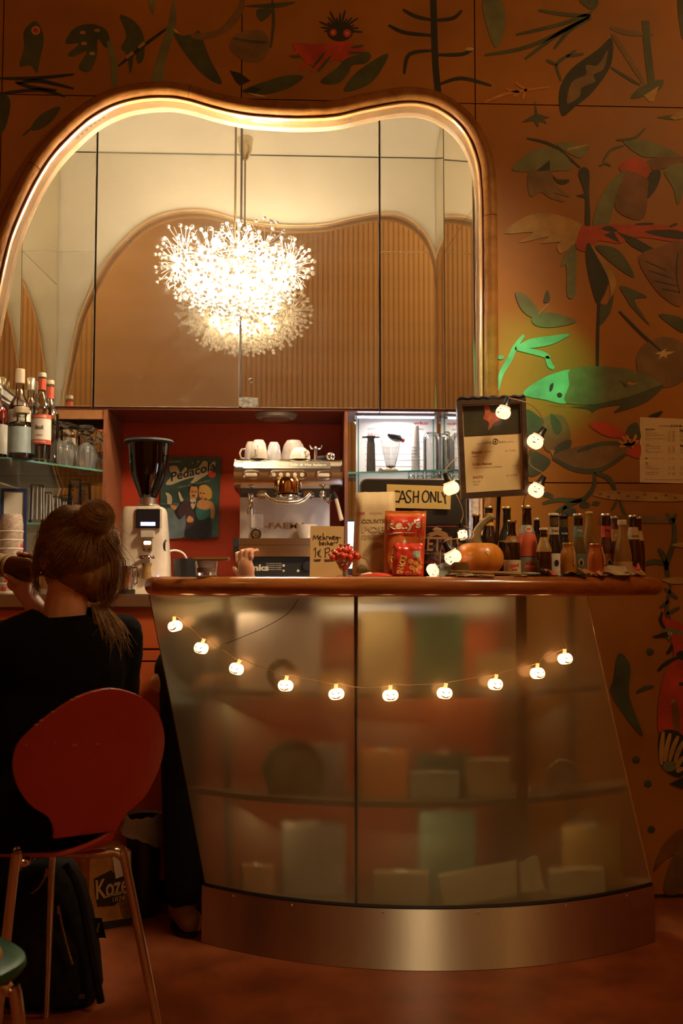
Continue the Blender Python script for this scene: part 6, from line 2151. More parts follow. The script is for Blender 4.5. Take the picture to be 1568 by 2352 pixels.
M_KRAFT = pm('paper_bag', (0.66, 0.50, 0.26), 0.6, var=0.06, scale=8)
M_KPRINT = pm('kraft_print', (0.30, 0.22, 0.09), 0.6)
M_KPRINT2 = pm('kraft_print_pale', (0.52, 0.40, 0.20), 0.6)
B1 = Bag('pale kraft paper popcorn bag with two red bands beside the till', ((816, 1131), (907, 1129), (912, 1320), (808, 1320)), 2.985, M_KRAFT, 0.05, 0.02, 3, 0.0015)
B1.area(-0.01, 0.245, 0.24, 0.252, M_REDFOIL, 'red_band'); B1.area(-0.01, 0.262, 0.24, 0.269, M_REDFOIL, 'red_band')
B1.area(0.76, 0.240, 1.0, 0.247, M_REDFOIL, 'red_band'); B1.area(0.76, 0.257, 1.0, 0.264, M_REDFOIL, 'red_band')
B1.word('COUNTRY', 0.50, 0.352, 0.66, M_KPRINT, bold=0.03)
B1.word('POP', 0.46, 0.45, 0.56, M_KPRINT2, bold=0.05, hv=0.08)
B1.word('MAISTERHAFT', 0.52, 0.53, 0.68, M_KPRINT)
B1.word('KNUSPERPOPCORN', 0.52, 0.56, 0.68, M_KPRINT)
B1.word('KUCHEN', 0.52, 0.255, 0.30, M_KPRINT2)
B1.poly([(0.16, 0.76), (0.32, 0.64), (0.52, 0.60), (0.66, 0.63), (0.70, 0.68), (0.80, 0.74), (0.80, 0.88), (0.62, 0.93), (0.40, 0.90), (0.30, 0.80)], M_KPRINT2)
B1.poly([(0.20, 0.76), (0.36, 0.645), (0.55, 0.61), (0.68, 0.65), (0.62, 0.67), (0.42, 0.70), (0.34, 0.76)], pm('kraft_brown', (0.36, 0.24, 0.09), 0.6), off=0.0017)
B1.poly([(0.08, 0.93), (0.14, 0.87), (0.22, 0.865), (0.30, 0.90), (0.32, 0.96), (0.10, 0.965)], pm('stamp_grey', (0.22, 0.20, 0.11), 0.6))
M_KELLY = pm('crisp_bag_orange', (0.62, 0.17, 0.035), 0.24, var=0.2, scale=10, coat=0.6)
M_KRED = pm('crisp_bag_red', (0.60, 0.045, 0.02), 0.25, var=0.1, scale=10, coat=0.5)
M_YPRINT = pm('print_yellow', (0.72, 0.46, 0.12), 0.35)
M_WPRINT = pm('print_cream', (0.80, 0.66, 0.42), 0.35)
B2 = Bag('orange and red crisp bag with big cream lettering, tallest snack bag', ((884, 1173), (979, 1174), (972, 1320), (880, 1320)), 2.925, M_KELLY, 0.05, 0.07, 5, 0.005)
B2.area(0.03, 0.09, 0.97, 0.385, M_KRED, 'red_panel')
B2.word("Kelly's", 0.45, 0.235, 0.82, M_WPRINT, hv=0.17, rot=R(3), bold=0.045, shear=0.1, off=0.0018)
B2.poly([(0.03, 0.365), (0.25, 0.335), (0.65, 0.335), (0.70, 0.345), (0.30, 0.352), (0.06, 0.38)], M_WPRINT, off=0.0024)
B2.poly([(0.43, 0.46), (0.46, 0.46), (0.48, 0.425), (0.50, 0.46), (0.57, 0.46), (0.52, 0.48), (0.54, 0.52), (0.48, 0.495), (0.42, 0.52), (0.44, 0.48)], M_WPRINT, off=0.002)
B2.word('CHIPS', 0.24, 0.66, 0.45, M_YPRINT, rot=R(80), bold=0.04)
B3 = Bag('small red nut snack bag standing in front of the orange crisp bag', ((903, 1247), (972, 1247), (972, 1324), (900, 1324)), 2.855, M_KRED, 0.035, 0.06, 8, 0.003)
B3.word('SNACKS', 0.28, 0.66, 0.62, M_YPRINT, rot=R(78), bold=0.05, hv=0.19)
M_NUT = pm('print_nut', (0.58, 0.26, 0.06), 0.35, var=0.3)
for a_, b_, r_ in ((0.56, 0.56, 0.10), (0.74, 0.62, 0.09), (0.60, 0.74, 0.10), (0.84, 0.50, 0.08), (0.86, 0.72, 0.09), (0.72, 0.82, 0.09), (0.93, 0.60, 0.05)):
    B3.poly([(a_ + r_ * math.cos(k * PI / 3), b_ + r_ * 0.8 * math.sin(k * PI / 3)) for k in range(6)], M_NUT, 'nut_print')
B3.area(0.64, 0.24, 0.88, 0.46, pm('print_mint', (0.34, 0.46, 0.36), 0.4), 'mint_patch')
B3.word('CRISPY', 0.66, 0.92, 0.5, M_YPRINT)
M_KETT = pm('crisp_bag_black', (0.030, 0.022, 0.020), 0.3, var=0.3, scale=8, coat=0.4)
B4 = Bag('black crisp bag with large cream capital letters beside the pumpkin', ((966, 1204), (1064, 1204), (1068, 1320), (960, 1320)), 2.99, M_KETT, 0.05, 0.05, 12, 0.003)
B4.area(0.0, 0.01, 1.0, 0.05, M_KRED, 'red_seal')
B4.word('KETTLE', 0.44, 0.385, 0.98, M_WPRINT, hv=0.27, bold=0.02)
B4.word('HAND COOKED POTATO CHIPS', 0.48, 0.565, 0.9, M_WPRINT, hv=0.035)
B4.word('SEA SALT', 0.42, 0.635, 0.36, M_REDP, hv=0.04)
B4.word('Balsamic Vinegar', 0.46, 0.73, 0.86, M_REDP, hv=0.10, shear=0.25)
B4.word('of Modena', 0.44, 0.86, 0.62, M_REDP, hv=0.09, shear=0.25)
B4.poly([(0.05, 0.27), (0.2, 0.17), (0.42, 0.13), (0.58, 0.18), (0.62, 0.28), (0.58, 0.25), (0.42, 0.18), (0.22, 0.20), (0.08, 0.29)], M_WPRINT)
B4.poly([(0.32, 0.14), (0.26, 0.10), (0.34, 0.06), (0.42, 0.08), (0.48, 0.10), (0.44, 0.14)], M_WPRINT)
p = on_top(862, 2.80)
t = thing('flat_packet', 'flat red sweet packet lying before the popcorn bag', 'packet', p)
MB().grid(lambda u, v: Vector(((u - 0.5) * 0.098, (v - 0.5) * 0.05, 0.001 + 0.011 * math.sin(PI * u) ** 0.6 * math.sin(PI * v) ** 0.6)), 14, 8).grid(lambda u, v: Vector(((0.5 - u) * 0.098, (v - 0.5) * 0.05, 0.0006)), 2, 2).build('wrapper', M_KRED, t)
MB().grid(lambda u, v: Vector((-0.042 + u * 0.03, (v - 0.5) * 0.04, 0.0022 + 0.011 * math.sin(PI * (0.07 + u * 0.3)) ** 0.6 * math.sin(PI * (0.1 + 0.8 * v)) ** 0.6)), 5, 6).build('white_flash', M_WPRINT, t)

# pumpkin ---------------------------------------------------------------
p = on_top(1100, 2.87)
pu = thing('pumpkin', 'orange pumpkin with a thick curved stem on the bar', 'pumpkin', p)
M_PUMP = pm('pumpkin_skin', (0.66, 0.235, 0.025), 0.32, var=0.15, scale=6, stretch=(8, 8, 1), coat=0.2, bump=0.1)
hp = at(1100, 1243, 2.87).z - CT
rp2 = 57 * 2.87 / F_PX


def pk_(u, v):
    th, ph = u * 2 * PI, -PI / 2 + v * PI
    rr = rp2 * (1 + 0.028 * abs(math.cos(5 * th)) - 0.014) * max(math.cos(ph), 0) ** 0.72
    z = hp / 2 + hp / 2 * math.sin(ph) * (1 if ph > 0 else 0.98) - (0.008 * math.exp(-(math.cos(ph) * 3) ** 2) if ph > 0 else 0)
    return Vector((rr * math.cos(th), rr * math.sin(th), max(z, 0.0)))


MB().grid(pk_, 60, 18).build('body', M_PUMP, pu)
M_STEM = pm('pumpkin_stem', (0.19, 0.135, 0.040), 0.6, var=0.35, scale=14, stretch=(4, 4, 1), bump=0.3)
bs = at(1100, 1320, 2.87)
sp_ = [(at(px, py, 2.87) - bs) for px, py in ((1094, 1252), (1092, 1236), (1098, 1216), (1110, 1200), (1124, 1191), (1132, 1191))]
sp_ = [Vector((q.x, 0, q.z + (bs.z - CT))) for q in sp_]
mb = MB()
mb.tube(spline([tuple(q) for q in sp_], False, 4), [0.019 - 0.0085 * min(1, k / 9) + (0.0015 if k > 16 else 0) for k in range(21)], 10)
for k in range(5):
    a_ = k * 2 * PI / 5 + 0.3
    o_ = Vector((0.009 * math.cos(a_), 0.009 * math.sin(a_), 0))
    mb.tube(spline([tuple(q + o_ * (1.5 if i == 0 else 1)) for i, q in enumerate(sp_)], False, 3), 0.0035, 5)
mb.build('stem', M_STEM, pu)
mb = MB()
for dx, dz, s_ in ((0.014, 0.066, 0.009), (-0.036, 0.064, 0.008)):
    vs = []
    for a_, b_ in ((-1, 0.7), (1, 0.7), (0, -0.9)):
        x_, z_ = dx + a_ * s_, dz + b_ * s_ * 0.8
        ph_ = math.asin(max(-1, min(1, (z_ - hp / 2) / (hp / 2))))
        rr = rp2 * 1.016 * math.cos(ph_) ** 0.72
        vs.append(Vector((x_, -math.sqrt(max(rr * rr - x_ * x_, 0)) - 0.0008, z_)))
    mb.add(vs, [(0, 1, 2)])
mb.build('pencilled_eye', pm('pale_scrape', (0.74, 0.40, 0.10), 0.5), pu, smooth=False)

# things lying round the pumpkin
p = on_top(1022, 2.80)
t = thing('napkin_roll', 'pale blue folded napkin standing by the pumpkin', 'napkin', p)
MB().add([(-0.020, -0.014, 0), (0.022, -0.014, 0), (0.022, 0.014, 0), (-0.020, 0.014, 0), (-0.017, -0.010, 0.036), (0.018, -0.010, 0.040), (0.020, 0.010, 0.041), (-0.015, 0.010, 0.037)],
         [(3, 2, 1, 0), (4, 5, 6, 7), (0, 1, 5, 4), (1, 2, 6, 5), (2, 3, 7, 6), (3, 0, 4, 7)]).build('cloth', pm('napkin_blue', (0.36, 0.44, 0.40), 0.7, var=0.2, scale=30), t)
MB().add([(-0.019, -0.0145, 0.02), (0.02, -0.0135, 0.028), (0.02, -0.0135, 0.031), (-0.019, -0.0143, 0.023)], [(0, 1, 2, 3)]).build('fold', pm('napkin_fold', (0.18, 0.22, 0.20), 0.7), t, smooth=False)
p = on_top(1056, 2.785)
t = thing('toy_hat', 'small shiny dark brown hat ornament lying before the pumpkin', 'ornament', p)
M_HAT = pm('hat_brown', (0.14, 0.075, 0.025), 0.2, var=0.2, coat=0.7)
MB().lathe([(0, 0), (0.036, 0), (0.039, 0.004), (0.034, 0.008), (0.026, 0.010), (0.025, 0.028), (0.021, 0.039), (0.010, 0.040), (0, 0.036)], 22, (0, 0, 0.001), Matrix.Diagonal((1.05, 0.7, 1, 1))).build('hat', M_HAT, t)
MB().lathe([(0.0262, 0.011), (0.0272, 0.012), (0.0262, 0.017)], 22, (0, 0, 0.001), Matrix.Diagonal((1.05, 0.7, 1, 1))).build('band', M_GOLD, t)
p = on_top(1125, 2.79)
t = thing('tongs', 'long pale tongs lying on the bar before the pumpkin', 'tongs', p)
for s_ in (-1, 1):
    MB().tube([(-0.075, 0.003 * s_, 0.012), (-0.02, 0.008 * s_, 0.012), (0.04, 0.013 * s_, 0.009), (0.085, 0.015 * s_, 0.006)], [0.0045, 0.004, 0.005, 0.004], 8).build('arm', pm('tongs_brass', (0.60, 0.44, 0.20), 0.25, metal=0.7), t)
MB().ball((-0.076, 0, 0.012), (0.008, 0.008, 0.011), 10).build('hinge', M_GOLD, t)
p = on_top(1088, 2.84)
wp = on_top(474, 2.90)
t = thing('whisky_tumbler', 'small cut tumbler with amber drink and wooden lid on the bar top', 'glass', wp)
h = at(474, 1288, 2.90).z - CT
MB().lathe([(0, 0.0), (0.027, 0), (0.030, 0.003), (0.0335, h), (0.0318, h), (0.027, 0.012), (0, 0.012)], 20).build('glass', M_GLASS2, t)
MB().lathe([(0, 0.0125), (0.0268, 0.0125), (0.0285, h * 0.55), (0, h * 0.55)], 20).build('drink', pm('amber_drink', (0.35, 0.13, 0.02), 0.08, coat=0.4), t)
MB().box((0.014, 0, h + 0.006), (0.104, 0.062, 0.011), bev=0.003).build('lid', wood_mat('lid_wood', (0.20, 0.09, 0.03), (0.34, 0.17, 0.06)), t)

# papers and flyers ------------------------------------------------------
PAPERS = [  # label, px, Y, w, d, height of the curl, colour, turn
    ('round dark sticker with a pale ring lying before the bottles', 1208, 2.86, 0.050, 0.03, 0.006, (0.06, 0.04, 0.03), 0.2),
    ('white leaflet with a raised corner before the round sticker', 1216, 2.825, 0.062, 0.035, 0.012, (0.74, 0.64, 0.48), -0.4),
    ('crumpled brown wrapper with a green glint', 1262, 2.83, 0.046, 0.04, 0.014, (0.36, 0.17, 0.05), 0.3),
    ('roof-like folded white card before the yellow jar', 1308, 2.85, 0.062, 0.03, 0.013, (0.72, 0.60, 0.40), 0.1),
    ('black flyer with a small white panel', 1318, 2.84, 0.076, 0.035, 0.006, (0.05, 0.04, 0.03), -0.1),
    ('glossy leaflet with orange picture lying beside the black flyer', 1345, 2.855, 0.036, 0.03, 0.012, (0.62, 0.26, 0.08), 0.4),
    ('lilac and cream leaflet lying before the orange jar', 1372, 2.855, 0.055, 0.04, 0.010, (0.60, 0.48, 0.36), -0.5),
    ('red-pink sticker lying between the leaflets', 1372, 2.83, 0.032, 0.03, 0.008, (0.66, 0.14, 0.08), 0.2),
    ('curled grey and white leaflet before the cone bottle', 1408, 2.86, 0.090, 0.04, 0.016, (0.62, 0.54, 0.38), 0.15),
    ('olive grey leaflet bending upwards at the edge', 1432, 2.89, 0.060, 0.04, 0.013, (0.42, 0.36, 0.20), -0.2),
    ('bright pink paper standing up at the right end of the bar', 1460, 2.95, 0.030, 0.025, 0.022, (0.72, 0.10, 0.09), 0.3),
    ('small tan card lying at the right end of the bar', 1470, 2.915, 0.030, 0.03, 0.010, (0.60, 0.36, 0.12), -0.1),
    ('pale paper strip lying before the pumpkin', 1090, 2.765, 0.110, 0.02, 0.003, (0.62, 0.42, 0.18), 0.03),
    ('dark flyer with pale print lying before the small brown bottle', 1190, 2.80, 0.05, 0.03, 0.004, (0.46, 0.34, 0.18), -0.2),
]
for k, (lb, px, Y, w_, d_, hh, col, tr) in enumerate(PAPERS):
    Y = max(Y, edge_y(at(px, 1322, Y).x) + 0.012 + d_ * 0.4)
    p = on_top(px, Y)
    t = thing('leaflet', lb, 'leaflet', p, tr)
    m = pm('leaflet_%d' % k, col, 0.4, var=0.2, scale=40, coat=0.2)
    rn = 3.1 * k
    roof = 'roof-like' in lb
    fn = (lambda u, v: Vector(((u - 0.5) * w_, (v - 0.5) * d_, 0.0012 + hh * (1 - abs(2 * u - 1)) ** (0.9)))) if roof else \
         (lambda u, v: Vector(((u - 0.5) * w_, (v - 0.5) * d_, 0.0012 + hh * 1.6 * max(0.1, (0.25 + 0.75 * v) + 0.7 * noise.noise(Vector((u * 2.4 + rn, v * 1.3, rn)))))))
    if 'round' in lb:
        MB().lathe([(0, hh), (w_ / 2, hh * 0.8), (w_ / 2, hh * 0.6), (0, hh * 0.7)], 20).build('sheet', m, t)
        MB().lathe([(w_ * 0.30, hh * 0.92 + 0.0006), (w_ * 0.42, hh * 0.86 + 0.0008)], 20).build('print', M_WPRINT, t)
        continue
    MB().grid(fn, 12, 6).grid(lambda u, v: fn(1 - u, v) - Vector((0, 0, 0.0007)), 12, 6).build('sheet', m, t)
    u0 = 0.2 + 0.1 * (k % 3)
    MB().grid(lambda u, v: fn(u0 + u * 0.35, 0.12 + v * 0.3) + Vector((0, -0.0002, 0.0006)), 5, 3).build('print', [M_WPRINT, M_INK, M_REDP, M_KPRINT][k % 4], t)

# ------------------------------------------------------------------ bottles on the bar
BEER = [(0.95, 0), (1, 0.02), (1, 0.50), (0.94, 0.58), (0.62, 0.70), (0.46, 0.78), (0.42, 0.93), (0.47, 0.94), (0.47, 0.985)]
LONG = [(0.95, 0), (1, 0.015), (1, 0.44), (0.95, 0.52), (0.70, 0.64), (0.50, 0.74), (0.44, 0.92), (0.48, 0.93), (0.48, 0.985)]
CONE = [(0.97, 0), (1, 0.015), (1, 0.34), (0.90, 0.46), (0.66, 0.66), (0.46, 0.84), (0.42, 0.90), (0.42, 0.985)]
CLUB = [(0.92, 0), (1, 0.02), (1, 0.38), (0.90, 0.50), (0.66, 0.60), (0.60, 0.72), (0.56, 0.92), (0.60, 0.93), (0.60, 0.985)]
JARP = [(0.80, 0), (0.93, 0.03), (1.0, 0.25), (1.0, 0.50), (0.90, 0.72), (0.70, 0.84), (0.66, 0.88), (0.72, 0.92), (0.72, 0.985)]
M_AMBER = pm('amber_glass', (0.030, 0.011, 0.004), 0.06, coat=0.9, var=0.3, scale=4)
M_GREENB = pm('dark_green_glass', (0.015, 0.018, 0.010), 0.06, coat=0.9)
M_COLA = pm('cola', (0.018, 0.010, 0.007), 0.06, coat=0.9)
M_BROWNG = pm('small_brown_glass', (0.065, 0.020, 0.006), 0.06, coat=0.9, var=0.3)
M_MAROON = pm('maroon_drink', (0.11, 0.022, 0.014), 0.06, coat=0.9)
M_PALE = thin_glass('pale_bottle', (0.72, 0.62, 0.42), 0.03, extra=0.10)
M_TONIC = pm('greenish_drink', (0.17, 0.115, 0.035), 0.08, coat=0.8, trans=0.3)
M_JUICEY = pm('yellow_juice', (0.52, 0.235, 0.03), 0.12, var=0.15, coat=0.7)
M_JUICEO = pm('orange_juice', (0.50, 0.13, 0.015), 0.12, var=0.15, coat=0.7)
M_JUICEB = pm('cloudy_brown_juice', (0.28, 0.14, 0.03), 0.1, coat=0.8)
M_CLOUDY = pm('pale_apple_juice', (0.34, 0.20, 0.055), 0.1, coat=0.8)
M_LCREAM = pm('label_cream', (0.62, 0.48, 0.25), 0.5, var=0.05)
M_LBLACK = pm('label_black', (0.025, 0.022, 0.02), 0.4)
M_LTAN = pm('label_tan', (0.50, 0.26, 0.06), 0.5)
M_LGREEN = pm('label_grey_green', (0.17, 0.24, 0.17), 0.5)
M_LRED = pm('label_red', (0.56, 0.075, 0.035), 0.5)
M_LORANGE = pm('label_orange', (0.46, 0.16, 0.045), 0.5)
M_LSILV = pm('label_silver_green', (0.34, 0.37, 0.28), 0.4, metal=0.3)
M_FOILRED = pm('foil_coral', (0.66, 0.12, 0.05), 0.35, coat=0.3)
M_GOLDL = pm('label_gold', (0.52, 0.33, 0.09), 0.35, metal=0.4)
M_WHITECAP = pm('white_cap', (0.68, 0.58, 0.42), 0.4)


def bar_bottle(label, px, pytop, wpx, Y, glass, prof, cap, labels=(), liquid=None, caph=0.007, capr=None, cat='bottle'):
    Y = max(Y, edge_y(at(px, 1322, Y).x) + 0.045)
    return lathe_bottle(label, px, pytop, Y, CT + 0.0003, wpx / 2 * Y / F_PX, glass, prof, cap, caph, capr, labels, liquid, 'bottle', 22, None, cat)


bar_bottle('dark beer bottle with gold cap directly behind the pumpkin stem', 1093, 1181, 34, 3.03, M_AMBER, BEER, M_GOLD)
bar_bottle('dark beer bottle with tan neck label behind the pumpkin', 1122, 1163, 40, 3.06, M_AMBER, LONG, M_GOLD, [(0.72, 0.90, M_LTAN), (0.12, 0.36, M_LTAN)])
bar_bottle('dark green beer bottle with black and gold shoulder label, gold capped', 1163, 1164, 40, 3.04, M_GREENB, LONG, M_GOLD, [(0.52, 0.66, M_LBLACK, ('disc', M_LSILV, 0.012, 0.012, 0.02)), (0.49, 0.515, M_GOLDL)])
bar_bottle('brown beer bottle with cream label and red script beside the pumpkin', 1175, 1195, 38, 2.90, M_AMBER, BEER, M_GOLD, [(0.60, 0.72, M_LTAN, ('disc', M_LCREAM, 0.020, 0.019, 0.0)), (0.02, 0.29, M_LCREAM, ('Stiegl', M_REDP, 0.028, 0.014, 0.03, R(8)), ('band', M_REDP, 0.018, 0.004, -0.035), ('GOLDBRÄU', M_INK, 0.034, 0.008, -0.10))])
bar_bottle('tall beer bottle with coral red foil shoulder and silver red-striped label', 1209, 1161, 45, 2.93, M_AMBER, LONG, M_GOLD, [(0.28, 0.62, M_FOILRED), (0.60, 0.72, M_LSILV, ('disc', M_LCREAM, 0.022, 0.018, 0.0), ('disc', M_REDP, 0.014, 0.009, 0.0)), (0.01, 0.27, M_LSILV, ('disc', M_REDP, 0.042, 0.026, 0.0), ('Zillertal', M_LCREAM, 0.038, 0.008, 0.0))], caph=0.009)
bar_bottle('clear cola bottle with open-looking rim behind the coral bottle', 1232, 1190, 28, 3.05, M_COLA, CONE, M_SILV, [(0.74, 0.94, M_PALE)])
bar_bottle('small brown bottle with long gold neck label in front', 1248, 1212, 35, 2.88, M_BROWNG, BEER, M_CREAMCAP, [(0.50, 0.80, M_GOLDL, ('band', M_LGREEN, 0.004, 0.026, 0.0)), (0.83, 0.87, M_AMBER)])
bar_bottle('cola bottle with cream cap, cream neck band and white portrait label', 1271, 1179, 34, 2.97, M_COLA, CLUB, M_WHITECAP, [(0.80, 0.93, M_TONIC), (0.66, 0.78, M_LCREAM, ('fritz', M_INK, 0.020, 0.007, 0)), (0.02, 0.36, M_LBLW, ('face', M_INK, 0.014, 0.020, 0.02))])
bar_bottle('cola bottle with black cap and black neck band', 1293, 1183, 34, 3.04, M_COLA, CLUB, M_EBLK, [(0.80, 0.93, M_TONIC), (0.66, 0.78, M_LBLACK, ('kola', M_LBLW, 0.020, 0.007, -0.02)), (0.02, 0.36, M_LBLW, ('face', M_INK, 0.014, 0.020, 0.02))])
bar_bottle('squat yellow juice bottle with a paper seal strip', 1304, 1247, 38, 2.885, M_JUICEY, JARP, M_GOLD, caph=0.006, capr=0.0165)
bar_bottle('clear lemonade bottle with grey-green neck band and portrait label', 1327, 1180, 33, 2.97, M_TONIC, CLUB, M_SILV, [(0.82, 0.93, M_PALE), (0.62, 0.80, M_LGREEN, ('fritz', M_LBLW, 0.018, 0.008, 0.02)), (0.02, 0.36, M_LGREEN, ('face', M_LCREAM, 0.018, 0.024, 0.03), ('face', M_INK, 0.009, 0.016, 0.02))])
bar_bottle('tall cloudy juice bottle with bright gold cap behind the orange jar', 1352, 1175, 34, 3.05, M_JUICEB, CONE, pm('gold_bright', (0.70, 0.44, 0.08), 0.35))
bar_bottle('squat orange juice bottle with a bent seal strip', 1367, 1249, 40, 2.885, M_JUICEO, JARP, M_GOLD, caph=0.005, capr=0.0165)
bar_bottle('red lemonade bottle with red neck band and orange portrait label', 1391, 1180, 34, 2.97, M_MAROON, CLUB, M_SILV, [(0.82, 0.93, M_PALE), (0.62, 0.80, M_LRED, ('fritz', M_INK, 0.018, 0.008, 0.02)), (0.02, 0.36, M_LORANGE, ('face', M_LCREAM, 0.018, 0.024, 0.03), ('face', M_INK, 0.009, 0.016, 0.02))])
bar_bottle('brown bottle with tan six-sided shoulder label behind the red lemonade', 1410, 1186, 34, 3.06, M_MAROON, CONE, M_SILV, [(0.58, 0.78, M_LTAN, ('disc', M_LCREAM, 0.014, 0.008, 0.0))])
bar_bottle('cone-shaped juice bottle with white screw cap and cream label', 1428, 1194, 42, 2.92, M_CLOUDY, CONE, M_WHITECAP, [(0.02, 0.26, M_LCREAM)], caph=0.016)
bar_bottle('brown bottle with pointed white collar label at the right end', 1453, 1183, 38, 3.02, M_BROWNG, CONE, M_SILV, [(0.82, 0.94, M_PALE), (0.60, 0.80, M_LCREAM, ('GASTEINER', M_INK, 0.026, 0.006, -0.05))])
bar_bottle('narrow brown bottle with silver cap behind the right end bottle', 1466, 1187, 26, 3.08, M_BROWNG, LONG, M_SILV, [(0.60, 0.76, M_LCREAM)])
for px, py, o_, s_ in ((1312, 1250, 'yellow', 0.0), (1378, 1252, 'orange', 1.0)):
    for o in [x for x in COL.objects if x.get('label', '').startswith('squat ' + o_)]:
        r_ = 38 / 2 * 2.885 / F_PX
        MB().tube([(0.010 + 0.002 * s_, -r_ * 0.72, 0.086), (0.011 + 0.004 * s_, -r_ * 0.80, 0.070), (0.012 + 0.007 * s_, -r_ * 1.0, 0.046), (0.011 + 0.008 * s_, -r_ * 0.99, 0.034)], 0.0026, 6).build('seal_strip', M_LCREAM, o)

# ------------------------------------------------------------------ framed menu on a thin stand
FY = 2.86
fc = [at(px, py, FY) for px, py in ((1047, 919), (1205, 914), (1212, 1137), (1058, 1147))]
fcen = sum(fc, Vector()) / 4
fb_ = Vector((fcen.x, FY + 0.02, CT))
fm = thing('framed_menu', 'dark framed bar menu on a thin stand behind the bottles', 'menu', fb_)


def fpt(a_, b_, y):
    p_ = fc[0].lerp(fc[1], a_).lerp(fc[3].lerp(fc[2], a_), b_)
    p_.y = y
    return p_ - fb_


M_MFRAME = wood_mat('menu_frame', (0.035, 0.018, 0.008), (0.065, 0.034, 0.015), 0.4)
fwd = 0.075
mb = MB()
for u0, u1, v0, v1 in ((0, 1, 0, 0.055), (0, 1, 0.94, 1), (0, fwd, 0.055, 0.94), (1 - fwd * 0.85, 1, 0.055, 0.94)):
    mb.prism([(u0, v0), (u1, v0), (u1, v1), (u0, v1)], fpt, FY - 0.012, FY + 0.014)
mb.build('frame', M_MFRAME, fm, smooth=False)
M_MPAPER = pm('menu_paper', (0.70, 0.52, 0.24), 0.5, var=0.04, coat=0.3)
q = [(fwd * 0.9, 0.05), (1 - fwd * 0.8, 0.05), (1 - fwd * 0.8, 0.945), (fwd * 0.9, 0.945)]
MB().prism(q, fpt, FY, FY + 0.004).build('sheet', M_MPAPER, fm, smooth=False)
M_PHOTO = pm('photo_dark', (0.055, 0.042, 0.018), 0.35, var=0.8, scale=14, col2=(0.018, 0.02, 0.012), coat=0.3)
MB().prism([(0.095, 0.065), (0.925, 0.06), (0.925, 0.365), (0.095, 0.37)], fpt, FY - 0.001, FY).build('photograph', M_PHOTO, fm, smooth=False)
mb = MB()
for pl_ in ([(0.40, 0.07), (0.47, 0.07), (0.50, 0.14), (0.60, 0.15), (0.62, 0.22), (0.54, 0.25), (0.48, 0.30), (0.44, 0.32), (0.46, 0.24), (0.38, 0.20), (0.41, 0.14)],):
    mb.prism(spline(pl_, True, 3), fpt, FY - 0.0018, FY - 0.0009)
mb.build('pictured_figure', pm('photo_red', (0.34, 0.075, 0.025), 0.4, var=0.4, scale=40), fm, smooth=False)
M_MRED = pm('menu_red', (0.46, 0.11, 0.03), 0.6)


def fw_(txt, cx_, cy_, w_, mat, h=None, **k):
    m = MB()
    asp = 158 / 225
    words(m, txt, w_, lambda a_, b_: fpt(cx_ + a_, cy_ - b_ * asp, FY - 0.0008), 0, 0, height=h / asp if h else None, **k)
    return m.build('lettering', mat, fm, smooth=False)


fw_('cine', 0.42, 0.435, 0.12, M_KPRINT, spacing=1.5)
fw_('bar', 0.65, 0.437, 0.08, M_KPRINT, spacing=1.5)
mb = MB()
strokes(mb, [[(0.27, 0.45), (0.505, 0.449)], [(0.59, 0.447), (0.82, 0.445)]], 0.0012, lambda a_, b_: fpt(a_, b_, FY - 0.0008))
strokes(mb, [[(0.548 + 0.037 * math.cos(k * PI / 8), 0.435 + 0.026 * math.sin(k * PI / 8)) for k in range(17)]], 0.0035, lambda a_, b_: fpt(a_, b_, FY - 0.0008))
st_ = [(0.548 + (0.022 if k % 2 == 0 else 0.009) * math.sin(k * PI / 5), 0.435 - 0.7 * (0.022 if k % 2 == 0 else 0.009) * math.cos(k * PI / 5)) for k in range(10)]
mb.add([fpt(0.548, 0.435, FY - 0.0009)] + [fpt(a_, b_, FY - 0.0009) for a_, b_ in st_], [(0, k + 1, (k + 1) % 10 + 1) for k in range(10)])
mb.build('emblem', M_INK, fm, smooth=False)
fw_('Nonini', 0.27, 0.535, 0.15, M_MRED, bold=0.02); fw_('AKTION', 0.42, 0.535, 0.11, M_MRED)
fw_('2cl   € 3,90', 0.76, 0.535, 0.15, M_KPRINT); fw_('on gelato', 0.245, 0.575, 0.11, M_KPRINT)
fw_('Vodka Makava', 0.34, 0.655, 0.29, M_MRED, bold=0.02)
fw_('Vodka, Zitronensaft und Makava', 0.42, 0.692, 0.42, M_KPRINT); fw_('€ 7,80', 0.83, 0.692, 0.08, M_KPRINT)
fw_('SHOTS', 0.27, 0.787, 0.15, M_MRED, bold=0.01); fw_('2cl   € 3,00', 0.77, 0.787, 0.16, M_KPRINT)
fw_('Rum Gin', 0.25, 0.828, 0.11, M_KPRINT); fw_('Vodka', 0.23, 0.858, 0.08, M_KPRINT)
sx_ = fpt(0.60, 0.9, FY).x
MB().tube([fpt(0.60, 0.9, FY + 0.020), Vector((sx_, 0.04, 0.12)), Vector((sx_, 0.095, 0.06)), Vector((sx_, 0.095, 0.006))], 0.006, 8).lathe([(0, 0), (0.028, 0), (0.028, 0.004), (0.01, 0.007), (0, 0.007)], 20, (sx_, 0.095, 0)).build('stand', M_EBLK, fm)
mb = MB()
fv = fpt(0.5, 0.0, FY)
mb.tube([fpt(0.02 + k * 0.04, 0.0, FY - 0.010) + Vector((0, 0, 0.004 * abs(math.sin(k * 2.3)))) for k in range(25)], 0.005, 5)
mb.build('top_trim', M_EBLK, fm)

